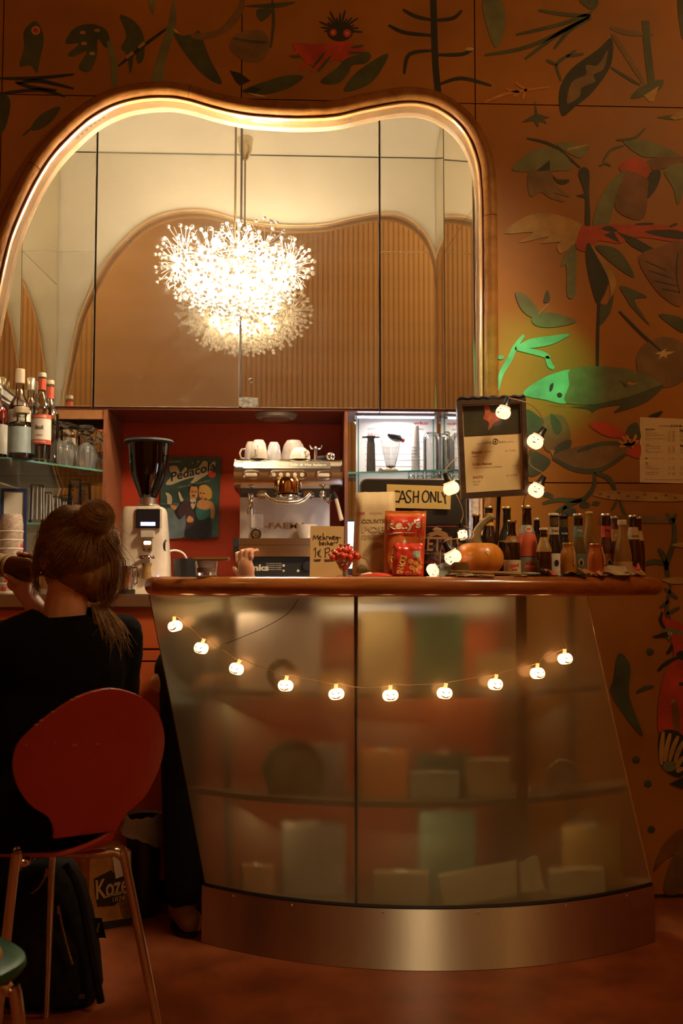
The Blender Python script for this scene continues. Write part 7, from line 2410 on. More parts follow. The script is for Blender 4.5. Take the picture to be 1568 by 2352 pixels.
# string of big pumpkin bulbs wound round the menu
M_BIGB = bulb_mat('big_bulb', (1.0, 0.60, 0.34), 1.9)
M_SOCK = pm('socket_black', (0.02, 0.016, 0.014), 0.35)
bulbs = [(1155, 948, 2.80, 34, R(20), -0.9), (1228, 1015, 2.83, 37, R(35), -0.25), (1230, 1127, 2.83, 36, R(30), -0.2), (1036, 1122, 2.83, 36, R(-20), 2.4), (1062, 1228, 2.84, 22, R(-8), 0.1), (1040, 1280, 2.795, 38, R(-28), -0.7), (993, 1322, 2.80, 30, R(60), 0.5)]
b0_ = Vector((fcen.x, 2.83, CT))
sl_ = thing('bulb_string', 'cord of large glowing pumpkin bulbs wound round the framed menu', 'string lights', b0_)
SMILE = [[(-0.40, 0.25), (-0.30, 0.36), (-0.22, 0.22), (-0.32, 0.14)], [(0.18, 0.25), (0.28, 0.36), (0.38, 0.22), (0.28, 0.14)], [(-0.04, 0.06), (0.02, 0.10), (0.06, 0.02), (0.0, -0.03)],
         [(-0.40, -0.15), (-0.30, -0.20), (-0.20, -0.30), (-0.02, -0.34), (0.16, -0.26), (0.30, -0.22), (0.20, -0.38), (-0.02, -0.46), (-0.25, -0.40)][:8]]
cord = []
bb = None
for i, (px, py, Y, dpx, tl2, turn) in enumerate(bulbs):
    p = at(px, py, Y)
    r_ = dpx / 2 * Y / F_PX
    if i == 6:
        p.z = CT + r_ * 0.9
    Mx = Matrix.Translation(p - b0_) @ Matrix.Rotation(tl2, 4, 'Y') @ Matrix.Rotation(turn, 4, 'Z') @ Matrix.Scale(r_ / 0.022, 4)
    if i == 4:
        o = MB().box((0, 0, 0), (0.040, 0.034, 0.048), bev=0.008).build('square_bulb', M_BIGB, sl_)
        f_ = MB().xf(Matrix.Identity(4))
        for pl_ in SMILE:
            f_.add([Vector((a_ * 0.03, -0.0176, b_ * 0.04)) for a_, b_ in pl_], [tuple(range(len(pl_)))])
        f_ = f_.build('printed_face', M_FACEP, o, smooth=False)
        s2 = MB().lathe([(0, 0.055), (0.010, 0.054), (0.013, 0.030), (0.026, 0.026), (0.026, 0.022), (0, 0.022)], 14).build('socket', M_SOCK, o)
        o.matrix_local = Mx
    elif bb is None:
        bb = o = pumpkin_mesh(0.0225, 0.0205, 9).build('pumpkin_bulb', M_BIGB, sl_)
        fc_ = face_mesh(0.0225, 0.0205, SMILE).build('printed_face', M_FACEP, o, smooth=False)
        sk = MB().lathe([(0, 0.048), (0.0085, 0.047), (0.0105, 0.030), (0.0165, 0.020), (0.014, 0.014), (0, 0.014)], 16).build('socket', M_SOCK, o)
        rg = MB().lathe([(0.0168, 0.0195), (0.0185, 0.0175), (0.015, 0.013)], 16).build('collar', bulb_mat('collar_glow', (1.0, 0.62, 0.32), 0.8), o)
        o.matrix_local = Mx
    else:
        o = share(bb, sl_, Mx)
        share(fc_, o)
        share(sk, o)
        share(rg, o)
    cord.append(Mx @ Vector((0, 0, 0.048)))
order = [0, 1, 2]
path = [cord[0], (cord[0] + cord[1]) / 2 + Vector((0.02, 0.0, 0.02)), cord[1], Vector(at(1214, 1060, 2.83) - b0_), cord[2], Vector(at(1206, 1140, 2.84) - b0_), Vector(at(1203, 1180, 2.90) - b0_)]
MB().tube(spline([tuple(v) for v in path], False, 5), 0.0016, 6).build('cord', pm('cord_tan', (0.42, 0.26, 0.10), 0.5), sl_)
path = [Vector(at(1050, 1050, 2.845) - b0_), cord[3], Vector(at(1052, 1145, 2.83) - b0_), Vector(at(1063, 1180, 2.84) - b0_), cord[4], Vector(at(1080, 1215, 2.86) - b0_), Vector(at(1083, 1236, 2.84) - b0_), cord[5], Vector(at(1010, 1300, 2.80) - b0_), cord[6]]
MB().tube(spline([tuple(v) for v in path], False, 5), 0.0016, 6).build('cord', MATS['cord_tan'], sl_)
# plaster post and paper behind, between till and bottles
p = at(1088, 1230, 3.14)
t = thing('paper_roll', 'tall pale spotted paper roll standing between till and bottles', 'roll', Vector((p.x, 3.14, CT)))
h = at(1088, 1143, 3.14).z - CT
MB().lathe([(0, 0), (0.014, 0), (0.014, h), (0.008, h), (0, h - 0.004)], 18).build('roll', pm('spotted_paper', (0.66, 0.54, 0.44), 0.6, var=0.35, scale=90), t)
MB().tube([(0.0142, 0, 0), (0.0142, 0, h)], 0.0012, 5).build('paper_edge', M_LBLW, t)

# drinks list on the wall
W2 = WY - 0.0022
wc_ = [at(px, py, W2) for px, py in ((1469, 958), (1640, 965), (1640, 1112), (1469, 1108))]
ml = thing('drinks_list', 'printed cream drinks list pinned flat on the painted wall', 'menu', wc_[3])
MB().add([q - wc_[3] for q in wc_] + [q - wc_[3] + Vector((0, 0.0018, 0)) for q in wc_], [(0, 1, 2, 3), (7, 6, 5, 4), (0, 4, 5, 1), (1, 5, 6, 2), (2, 6, 7, 3), (3, 7, 4, 0)]).build('sheet', pm('list_paper', (0.74, 0.58, 0.30), 0.5, var=0.04), ml, smooth=False)
mb, mk = MB(), MB()
pw = pix(W2 - 0.0005)


def wl_(m, txt, x0, y, w_, **k):
    words(m, txt, w_, lambda a_, b_: pw(x0 + w_ / 2 + a_, y - b_), 0, 0, **k)


wl_(mk, 'cine', 1540, 977, 24, spacing=1.4); wl_(mk, 'bar', 1588, 978, 20, spacing=1.4)
strokes(mk, [[(1513, 978), (1610, 980)]], 0.5, pw)
wl_(mk, 'alkoholfrei', 1482, 986, 21, bold=0.03)
rows = [('Soda Zitron', 991, 15), ('Mineral, Kracherl', 995, 27), ('Hollunder, Himbeer gespritzt', 999.5, 43), ('Tonic, cola', 1003, 12), ('Apfelsaft naturtrüb gespritzt  4cl', 1008, 48), ('Eistee hausgemacht', 1012, 15),
        ('Säfte', 1021, 10), ('Apfel, Marille, Orange', 1025.5, 33), ('Johannisbeere, Birne, Traube', 1030, 34), ('Kiba', 1034, 7), ('Mangonektar  2cl, 4cl', 1038.5, 36),
        ('Vom Fass, Seidel und Krügerl', 1053, 34), ('Pils', 1067.5, 7), ('Zwickl hell', 1072, 14), ('Weizen hell und dunkel', 1076.5, 31), ('Radler sauer, süß', 1085, 29), ('Alkoholfreies, Glutenfrei', 1089, 28)]
for s_, y, w_ in rows:
    wl_(mb, s_, 1482 + (8 if y == 1053 else 0), y, w_)
    if y not in (1021, 1067.5):
        wl_(mb, '0,3', 1534, y + 0.6, 5)
        wl_(mb, '3,80', 1543, y + 0.8, 6.5)
        wl_(mb, 'Weißwein, Rotwein', 1561, y + 1, 30)
wl_(mk, 'Bier', 1481, 1052.5, 7, bold=0.03); wl_(mk, 'Wein', 1481, 1063, 7, bold=0.03); wl_(mk, 'heiss', 1561, 988, 20, bold=0.03); wl_(mk, 'Sekt', 1561, 1023, 14, bold=0.03)
wl_(mb, 'Alle Preise in Euro inklusive aller Steuern und Abgaben. Bitte nur Barzahlung.', 1481, 1102, 120)
mb.build('lettering', M_KPRINT, ml, smooth=False, base=wc_[3])
mk.build('lettering', M_INK, ml, smooth=False, base=wc_[3])

# ================================================================== RED CHAIR
A_CH = R(40)
Fd = Vector((-math.sin(A_CH), math.cos(A_CH), 0))      # the way the sitter faces
Wd = Vector((math.cos(A_CH), math.sin(A_CH), 0))       # to the sitter's right
O_ = at(185, 1948, 2.27)
LEAN = R(15)
Ud = (-Fd * math.sin(LEAN) + Vector((0, 0, 1)) * math.cos(LEAN))
Nd = Wd.cross(Ud).normalized()
if Nd.dot(Fd) < 0:
    Nd = -Nd
CURV = 1.1


def to_back(px, py):
    d = ray(px, py)
    E = Vector((0, 0, EYE))
    wv = 0.0
    for it in range(6):
        P0 = O_ + Nd * (CURV * wv * wv)
        t = (P0 - E).dot(Nd) / d.dot(Nd)
        q = E + d * t - O_
        wv = q.dot(Wd)
    return wv, q.dot(Ud)


CH_PX = [(123, 1934), (125, 1907), (111, 1876), (74, 1853), (44, 1812), (32, 1765), (40, 1718), (66, 1686), (111, 1647), (168, 1609), (215, 1590), (264, 1583), (316, 1597), (350, 1622), (370, 1655), (378, 1697), (373, 1740), (360, 1778), (333, 1829), (293, 1866), (271, 1900), (258, 1927)]
ol = [to_back(*p) for p in CH_PX]
ol = [ol[0]] + spline(ol, False, 4)[1:]
chx = thing('bentwood_chair', 'red bentwood shell chair with chipped lacquer and chrome tube legs under the seated woman', 'chair', (O_.x, O_.y, 0))
CHB = Vector((O_.x, O_.y, 0))
umin = 0.02
umax = max(u for _, u in ol)


def span(u):
    xs2 = []
    for (w0, u0), (w1, u1) in zip(ol, ol[1:]):
        if (u0 - u) * (u1 - u) <= 0 and u0 != u1:
            xs2.append(w0 + (w1 - w0) * (u - u0) / (u1 - u0))
    return (min(xs2), max(xs2)) if xs2 else (0, 0)


rows = []          # each row: list of (point, normal)
NC = 22
SZ = O_.z - 0.012
sr, sc_ = 0.195, 0.235
for i in range(18):                      # seat from its front edge to the waist
    s_ = sc_ + sr * 0.995 * math.cos(PI * i / 17 * 0.86)
    hw = max(math.sqrt(max(sr * sr - (s_ - sc_) ** 2, 0.0004)), 0.02)
    if s_ < 0.10:
        hw = max(hw, 0.070)
    row = []
    for k in range(NC + 1):
        w_ = -hw + 2 * hw * k / NC
        z = SZ - 0.030 * max(0, (s_ - 0.30) / 0.13) ** 2 + 0.010 * (w_ / 0.2) ** 2 - 0.006
        row.append((Vector((O_.x, O_.y, z)) + Fd * s_ + Wd * w_, Vector((0, 0, -1))))
    rows.append(row)
a0, b0s = span(umin)
for i in range(1, 7):                    # bend up into the back
    t_ = i / 7
    f_ = 0.035 * (1 - t_) ** 2
    z = O_.z - 0.018 + (umin + 0.018) * t_ ** 1.6
    row = []
    for k in range(NC + 1):
        w_ = (-0.075 + 0.15 * k / NC) * (1 - t_) + (a0 + (b0s - a0) * k / NC) * t_
        row.append((Vector((O_.x, O_.y, z)) + Fd * f_ + Wd * w_ + Nd * CURV * w_ * w_ * t_, (Nd * -1 * t_ + Vector((0, 0, -1)) * (1 - t_)).normalized()))
    rows.append(row)
NR = 44
for i in range(NR + 1):
    u = umin + (umax - 0.0004 - umin) * math.sin(PI / 2 * i / NR)
    l_, r_ = span(u)
    row = []
    for k in range(NC + 1):
        w_ = l_ + (r_ - l_) * k / NC
        row.append((O_ + Wd * w_ + Ud * u + Nd * (CURV * w_ * w_), -Nd))
    rows.append(row)
vs, fs = [], []
m_ = NC + 1
for row in rows:
    vs += [p - CHB for p, n in row]
nb = len(vs)
for row in rows:
    vs += [p - n * 0.009 - CHB for p, n in row]
nr = len(rows)
for i in range(nr - 1):
    for k in range(NC):
        a_ = i * m_ + k
        fs.append((a_, a_ + 1, a_ + m_ + 1, a_ + m_))
        fs.append((nb + a_, nb + a_ + m_, nb + a_ + m_ + 1, nb + a_ + 1))
for i in range(nr - 1):
    for k in (0, NC):
        a_ = i * m_ + k
        fs.append((a_, a_ + m_, nb + a_ + m_, nb + a_))
for k in range(NC):
    for i in (0, nr - 1):
        a_ = i * m_ + k
        fs.append((a_, a_ + 1, nb + a_ + 1, nb + a_))
M_CHAIR = pm('red_lacquer', (0.48, 0.056, 0.050), 0.30, var=0.08, scale=5, coat=0.35)
MB().add(vs, fs).build('shell', M_CHAIR, chx)
M_CHIP = pm('bare_wood_chip', (0.60, 0.34, 0.12), 0.6)
mb = MB()
for px, py, w_, h_ in ((171, 1711, 16, 4), (225, 1708, 10, 3), (127, 1705, 5, 3), (60, 1710, 5, 4), (196, 1696, 3, 2)):
    pts = [(px - w_ / 2, py + 1), (px - w_ * .1, py - h_ / 2), (px + w_ * .1, py - h_), (px + w_ * .2, py - h_ / 3), (px + w_ / 2, py), (px + w_ * .3, py + h_ / 2), (px - w_ * .3, py + h_ / 2)]
    q = []
    for x_, y_ in pts:
        wv, uu = to_back(x_, y_)
        q.append(O_ + Wd * wv + Ud * uu + Nd * (CURV * wv * wv) - Nd * 0.0008 - CHB)
    mb.add(q, [tuple(range(len(q)))])
mb.build('lacquer_chip', M_CHIP, chx, smooth=False)
mb = MB()
E_ = ol[8:19]
mb2 = []
for k in (30, 31, 33, 36, 37, 40, 43):
    wv, uu = ol[min(k, len(ol) - 1)]
    q = O_ + Wd * wv * 0.999 + Ud * uu + Nd * (CURV * wv * wv + 0.0045) - CHB
    mb.ball(q, (0.006, 0.002, 0.002), 6)
mb.build('worn_edge', M_CHIP, chx)
zS = SZ - 0.02


def leg(pts, r_=0.0105):
    q = [tuple(p - CHB) for p in pts]
    return MB().tube(spline(q, False, 5), r_, 12).tube([q[-1], tuple(Vector(q[-1]) - Vector((0, 0, 0.0)) + Vector((0, 0, 0.012)))], r_ * 1.25, 10)


cS = Vector((O_.x, O_.y, 0)) + Fd * sc_


def V(x, y, z):
    return Vector((x, y, z))


kR, kL = at(290, 1992, 2.36), at(33, 1996, 2.20)
leg([cS + V(-0.02, -0.03, zS - 0.012), at(200, 1962, 2.36), at(258, 1957, 2.36), at(278, 1966, 2.36), kR, atz(378, 2440, 0.002)]).build('leg', M_CHROME, chx)
leg([cS + V(0.02, 0.0, zS - 0.012), at(62, 1978, 2.24), at(42, 1982, 2.21), kL, atz(-24, 2520, 0.002)]).build('leg', M_CHROME, chx)
leg([cS + V(0.02, 0.03, zS - 0.012), at(150, 1955, 2.46), at(126, 1962, 2.46), at(120, 1985, 2.455), atz(107, 2336, 0.002)], 0.0075).build('leg', M_CHROME, chx)
leg([cS + V(-0.03, 0.0, zS - 0.012), cS + V(-0.15, 0.05, zS - 0.014), cS + V(-0.20, 0.07, zS - 0.05), cS + V(-0.27, 0.10, 0.002)]).build('leg', M_CHROME, chx)
MB().lathe([(0, 0), (0.11, 0), (0.115, 0.004), (0.11, 0.008), (0, 0.008)], 24, cS - CHB + V(0, 0, zS - 0.010)).build('under_plate', M_DARK, chx)

# ================================================================== SEATED WOMAN
HB = Vector((-0.65, 2.44, 0.0))
wo = thing('person', 'woman in a black sweater with a blond bun seen from behind, drinking from a bottle', 'person', HB)
M_SKIN = pm('skin', (0.60, 0.29, 0.15), 0.5, var=0.06, scale=20, sub=0.15)
M_SWEAT = pm('black_sweater', (0.0065, 0.006, 0.0055), 0.9, var=0.3, scale=120, bump=0.25, spec=0.08)
M_TROUS = pm('dark_trousers', (0.012, 0.011, 0.011), 0.85, var=0.3, scale=60, spec=0.12)
hipL, hipR = HB - Wd * 0.09 + V(0, 0, 0.565), HB + Wd * 0.09 + V(0, 0, 0.565)
knL, knR = hipL + Fd * 0.41 - Wd * 0.05 + V(0, 0, -0.02), hipR + Fd * 0.41 + Wd * 0.02 + V(0, 0, -0.02)
ftL, ftR = knL - Fd * 0.04 + V(0, 0, -0.455), knR - Fd * 0.02 + V(0, 0, -0.455)
SL, SR = V(-0.722, 2.392, 0.938), V(-0.458, 2.612, 0.950)
elL, elR = V(-0.600, 2.625, 0.80), V(-0.478, 2.675, 0.675)
wrL, wrR = V(-0.678, 2.628, 1.015), V(-0.63, 2.78, 0.625)
nk0, nk1 = V(-0.585, 2.505, 0.965), V(-0.573, 2.522, 1.09)
HC = V(-0.567, 2.532, 1.163)
Rw = Matrix((Wd, Fd, V(0, 0, 1))).transposed().to_4x4()      # local x right, y forward


def ell(mb, c_, r_, M=Rw, n=18):
    return mb.ball(c_, r_, n, n // 2 + 1, M)


bd_ = (-Fd * 0 + V(-0.80, 0.58, 0.10)).normalized()
mouth = HC + Fd * 0.098 + V(0, 0, -0.052)
near = bd_.cross(V(0, 0, 1)).normalized()
if near.y > 0:
    near = -near
upb = near.cross(bd_).normalized()
if upb.z < 0:
    upb = -upb


def around(t_, phi, r_):
    return mouth + bd_ * t_ + near * (math.cos(phi) * r_) + upb * (math.sin(phi) * r_)


bod = MB()
ell(bod, HC + V(0, 0, 0.012), (0.073, 0.092, 0.098))
ell(bod, HC + Fd * 0.045 + V(0, 0, -0.045), (0.052, 0.055, 0.062))
ell(bod, HC + Fd * 0.085 + V(0, 0, -0.078), (0.024, 0.022, 0.020))
bod.capsule(HC + Fd * 0.088 + V(0, 0, 0.015), 0.008, HC + Fd * 0.108 + V(0, 0, -0.022), 0.012)
ell(bod, HC + Fd * 0.092 + V(0, 0, -0.047), (0.022, 0.012, 0.010))
for s_ in (-1, 1):
    ell(bod, HC + Wd * s_ * 0.032 + Fd * 0.080 + V(0, 0, 0.022), (0.020, 0.014, 0.008))
    ell(bod, HC + Wd * s_ * 0.078 - Fd * 0.004 + V(0, 0, -0.018), (0.010, 0.020, 0.030))
bod.capsule(nk0, 0.056, nk1, 0.050)
ell(bod, V(-0.592, 2.495, 0.86), (0.150, 0.095, 0.14))
ell(bod, V(-0.62, 2.46, 0.68), (0.135, 0.095, 0.14))
ell(bod, HB + V(0, 0, 0.57), (0.155, 0.115, 0.10))
for a_, b_, c_, d_, s_ in ((SL, elL, wrL, None, -1), (SR, elR, wrR, None, 1)):
    bod.capsule(a_, 0.044, b_, 0.035)
    bod.capsule(b_, 0.036, c_, 0.026)
for a_, b_, c_ in ((hipL, knL, ftL), (hipR, knR, ftR)):
    bod.capsule(a_, 0.080, b_, 0.055)
    bod.capsule(b_, 0.054, c_ + V(0, 0, 0.06), 0.036)
    bod.capsule(c_ + V(0, 0, 0.045), 0.034, c_ + Fd * 0.13 + V(0, 0, 0.028), 0.026)
# left hand closed round the bottle
bt = 0.142
palm = around(bt + 0.002, R(-96), 0.047)
bod.capsule(wrL, 0.026, palm - bd_ * 0.006, 0.026)
ell(bod, palm, (0.040, 0.026, 0.020), Matrix((bd_, near, upb)).transposed().to_4x4())
for k, (dt, end) in enumerate(((-0.030, -256), (-0.010, -266), (0.010, -262), (0.029, -248))):
    ph = [-112, -150, -190, -225, end]
    pts = [around(bt + dt, R(p_), 0.0395 if i else 0.043) for i, p_ in enumerate(ph)]
    rr = [0.0095, 0.0092, 0.0086, 0.0080, 0.0072]
    for i in range(4):
        bod.capsule(pts[i], rr[i], pts[i + 1], rr[i + 1], 10)
pts = [around(bt - 0.030, R(-88), 0.048), around(bt - 0.020, R(-62), 0.043), around(bt - 0.004, R(-44), 0.0405), around(bt + 0.014, R(-34), 0.0395)]
for i in range(3):
    bod.capsule(pts[i], 0.0125 - 0.0015 * i, pts[i + 1], 0.011 - 0.0015 * i, 10)
# right hand resting on the lap
hd = (Fd * 0.8 - Wd * 0.55).normalized()
side = hd.cross(V(0, 0, 1)).normalized()
ell(bod, wrR + hd * 0.05, (0.036, 0.048, 0.016), Matrix((side, hd, V(0, 0, 1))).transposed().to_4x4())
for k in range(4):
    b_ = wrR + hd * 0.085 + side * (-0.028 + 0.0185 * k)
    bod.capsule(b_, 0.009, b_ + hd * 0.035 + V(0, 0, -0.004), 0.008, 8)
    bod.capsule(b_ + hd * 0.035 + V(0, 0, -0.004), 0.008, b_ + hd * (0.058 + 0.006 * (k in (1, 2))) + V(0, 0, -0.016), 0.007, 8)
bod.capsule(wrR + hd * 0.025 - side * 0.03, 0.011, wrR + hd * 0.072 - side * 0.052 + V(0, 0, -0.004), 0.008, 8)
bod.v = [v - HB for v in bod.v]
link('body', remeshed(bod, 0.0048, 5), M_SKIN, wo)
for s_ in (-1, 1):
    o = MB().ball(HC + Wd * s_ * 0.031 + Fd * 0.083 + V(0, 0, 0.006) - HB, 0.0105, 12).build('eye', pm('eye_white', (0.75, 0.72, 0.68), 0.2), wo)
    MB().ball(HC + Wd * s_ * 0.031 + Fd * 0.0900 + V(0, 0, 0.006) - HB, 0.0048, 8).build('iris', M_INK, o)
MB().tube([HC + Fd * 0.101 + V(0, 0, -0.046) - Wd * 0.02 - HB, HC + Fd * 0.106 + V(0, 0, -0.047) - HB, HC + Fd * 0.101 + V(0, 0, -0.046) + Wd * 0.02 - HB], 0.004, 8).build('lips', pm('lips', (0.50, 0.14, 0.10), 0.4), wo)
MB().ball(HC - Wd * 0.088 - Fd * 0.006 + V(0, 0, -0.052) - HB, 0.0035, 8).build('earring', M_CHROME, wo)
sw_ = MB()
ell(sw_, V(-0.590, 2.498, 0.865), (0.176, 0.118, 0.155))
ell(sw_, V(-0.612, 2.470, 0.70), (0.168, 0.125, 0.19))
ell(sw_, HB + V(0.005, 0, 0.58), (0.185, 0.150, 0.10))
ell(sw_, HB - Fd * 0.035 + V(0, 0, 0.54), (0.205, 0.185, 0.085))
sw_.capsule(SL + V(0.012, 0.010, -0.004), 0.056, SR - V(0.012, 0.010, 0.006), 0.056)
sw_.capsule(V(-0.588, 2.502, 0.945), 0.074, V(-0.584, 2.508, 0.992), 0.060)
sw_.capsule(SL + V(0.03, 0.02, 0.01), 0.05, V(-0.60, 2.49, 0.985), 0.058)
sw_.capsule(SR - V(0.03, 0.02, -0.008), 0.05, V(-0.57, 2.515, 0.985), 0.058)
sw_.capsule(SL, 0.058, elL, 0.050)
sw_.capsule(SR, 0.058, elR, 0.050)
sw_.capsule(elL, 0.050, elL.lerp(wrL, 0.45), 0.044)
sw_.capsule(elR, 0.050, elR.lerp(wrR, 0.9), 0.040)
sw_.v = [v - HB for v in sw_.v]
me = remeshed(sw_, 0.0075, 6)
for v in me.vertices:
    n_ = noise.noise(v.co * 9) * 0.006 + noise.noise(v.co * 24) * 0.0022
    v.co += v.normal * n_
    v.co.z = max(v.co.z, SZ + 0.006)
bm = bmesh.new()
bm.from_mesh(me)
nkc = V(-0.584, 2.508, 0) - HB
dl_ = [v for v in bm.verts if v.co.z > 1.004 and (v.co.xy - nkc.xy).length < 0.075]
bmesh.ops.delete(bm, geom=dl_, context='VERTS')
bm.to_mesh(me)
bm.free()
link('sweater', me, M_SWEAT, wo)
rb_ = [(nkc + Wd * 0.060 * math.cos(a_) + Fd * 0.060 * math.sin(a_) + V(0, 0, 0.999 + 0.004 * math.sin(a_ + 2))) for a_ in [k * PI / 14 for k in range(28)]]
MB().tube(rb_, 0.0055, 8, closed=True).build('collar', M_SWEAT, wo)
tr_ = MB()
for a_, b_, c_ in ((hipL, knL, ftL), (hipR, knR, ftR)):
    tr_.capsule(a_, 0.092, b_, 0.066)
    tr_.capsule(b_, 0.066, c_ + V(0, 0, 0.10), 0.052)
ell(tr_, HB + V(0, 0, 0.565), (0.168, 0.128, 0.085))
tr_.v = [v - HB for v in tr_.v]
link('trousers', remeshed(tr_, 0.010, 4), M_TROUS, wo)
for c_ in (ftL, ftR):
    b_ = MB()
    b_.capsule(c_ + V(0, 0, 0.055), 0.042, c_ + Fd * 0.145 + V(0, 0, 0.036), 0.034)
    b_.capsule(c_ - Fd * 0.03 + V(0, 0, 0.036), 0.034, c_ + Fd * 0.15 + V(0, 0, 0.030), 0.028)
    b_.v = [V(v.x, v.y, max(v.z, 0.001)) - HB for v in b_.v]
    link('shoe', remeshed(b_, 0.008, 3), M_EBLK, wo)
# hair: a cap combed to the bun, the bun, a falling loop and many loose strands
M_HAIR = pm('blond_hair', (0.40, 0.235, 0.08), 0.52, var=0.5, scale=30, spec=0.25, col2=(0.18, 0.095, 0.03))
BUN = at(217, 1192, 2.465)
hr = MB()
ell(hr, HC - Fd * 0.012 + V(0, 0, 0.018), (0.088, 0.098, 0.101))
ell(hr, HC - Fd * 0.030 + Wd * 0.022 + V(0, 0, -0.035), (0.086, 0.074, 0.080))
ell(hr, HC - Fd * 0.020 + Wd * 0.052 + V(0, 0, -0.058), (0.052, 0.055, 0.070))
hr.capsule(HC + Wd * 0.066 - Fd * 0.03 + V(0, 0, 0.03), 0.045, HC + Wd * 0.075 - Fd * 0.035 + V(0, 0, -0.075), 0.034)
hr.capsule(BUN - V(0, 0, 0.02), 0.030, HC - Fd * 0.07 + Wd * 0.02 + V(0, 0, -0.01), 0.03)
hr.v = [v - HB for v in hr.v]
me = remeshed(hr, 0.0055, 5)
fc0 = HC + Fd * 0.085 - HB
bm = bmesh.new()
bm.from_mesh(me)
bmesh.ops.delete(bm, geom=[v for v in bm.verts if (v.co - (HC - HB)).dot(Fd) > 0.052 and v.co.z < HC.z + 0.062], context='VERTS')
bm.to_mesh(me)
bm.free()
BL = BUN - HB
for v in me.vertices:                       # combed ridges running to the bun
    q = v.co - BL
    ang = math.atan2(q.dot(Wd), q.z) * 9
    v.co += v.normal * (noise.noise(Vector((ang, q.length * 5, 0))) * 0.0045 + noise.noise(Vector((ang * 2.7, q.length * 6, 4))) * 0.0022)
hair = link('hair', me, M_HAIR, wo)
mb = MB()
bn_ = (-Fd * 0.8 + Wd * 0.1 + V(0, 0, 0.45)).normalized()
bu_ = bn_.cross(Wd).normalized()
bw_ = bu_.cross(bn_)
for k in range(3):                          # coiled bun
    rr0 = 0.031 - 0.009 * k
    mb.tube([BL + bw_ * (rr0 * math.cos(a_)) + bu_ * (rr0 * math.sin(a_)) + bn_ * (0.014 * k + 0.006 * math.sin(a_ + k * 2)) for a_ in [i * PI / 10 for i in range(20)]], 0.0135 - 0.0015 * k, 8, closed=True)
mb.ball(BL, (0.036, 0.036, 0.036), 14)
bun = link('hair_bun', remeshed(mb, 0.004, 3), M_HAIR, wo)
for v in bun.data.vertices:
    q = v.co - BL
    v.co += v.normal * noise.noise(Vector((q.dot(bu_) * 40, q.dot(bw_) * 40, q.length * 190))) * 0.005
rh = random.Random(21)


def strands(name, gens, r_, seg=8):
    mb = MB()
    for g in gens:
        pts = spline(g, False, 3)
        mb.tube([Vector(p) for p in pts], [r_ * (1 - 0.75 * i / len(pts)) for i in range(len(pts))], 3, cap=False)
    o = mb.build(name, M_HAIR, wo)
    o['kind'] = 'stuff'
    return o


gens = []
hc = HC - HB
for k in range(1100):                        # combed over the cap to the bun
    az, elv = rh.uniform(-2.6, 2.6), rh.uniform(-0.95, 1.0)
    d = (-Fd * math.cos(az) + Wd * math.sin(az)) * math.cos(elv) + V(0, 0, math.sin(elv))
    if d.dot(Fd) > 0.62 and d.z < 0.7:
        continue
    sc2 = 1.015 + rh.random() * 0.03
    a_ = hc + V(0, 0, 0.014) - Fd * 0.014 + V(d.dot(Wd) * 0.089 * sc2, 0, 0).x * Wd + Fd * d.dot(Fd) * 0.099 * sc2 + V(0, 0, d.z * 0.102 * sc2)
    e_ = BL + (a_ - BL).normalized() * 0.034
    m1_ = a_.lerp(e_, 0.5)
    cc_ = hc + V(0, 0, 0.014) - Fd * 0.014
    m1_ = cc_ + (m1_ - cc_).normalized() * (0.101 + rh.random() * 0.008)
    gens.append([tuple(a_), tuple(m1_), tuple(e_)])
strands('combed_strands', gens, 0.00065)
gens = []
for k in range(230):                        # flyaways on the bun and the right of the head
    if k < 110:
        d = Vector((rh.gauss(0, 1), rh.gauss(0, 1), rh.gauss(0, 1) * 0.8)).normalized()
        a_ = BL + d * 0.034
        L = rh.uniform(0.012, 0.042)
    else:
        d = (Wd * rh.uniform(0.5, 1) - Fd * rh.uniform(0, 0.6) + V(0, 0, rh.uniform(-0.6, 0.7))).normalized()
        a_ = hc + Wd * 0.085 * 0.98 - Fd * rh.uniform(-0.02, 0.06) + V(0, 0, rh.uniform(-0.085, 0.075))
        L = rh.uniform(0.015, 0.05)
    tw = Vector((rh.gauss(0, 1), rh.gauss(0, 1), rh.gauss(0, 1))).normalized()
    gens.append([tuple(a_), tuple(a_ + d * L * 0.5 + tw * L * 0.2), tuple(a_ + d * L + tw * L * 0.35 + V(0, 0, -L * 0.3))])
for k in range(420):                        # strands wound round the bun
    a0_, lt, rr0 = rh.random() * 6.28, rh.uniform(-0.5, 1.4), 0.0445 + rh.gauss(0, 0.0015)
    g_ = []
    for j in range(5):
        aa = a0_ + j * 0.42
        l_ = lt + 0.12 * j
        g_.append(tuple(BL + (bw_ * math.cos(aa) + bu_ * math.sin(aa)) * (rr0 * math.cos(l_)) + bn_ * (rr0 * math.sin(l_) * 0.95 + 0.006)))
    gens.append(g_)
strands('flyaway_strands', gens, 0.0006)
gens = []
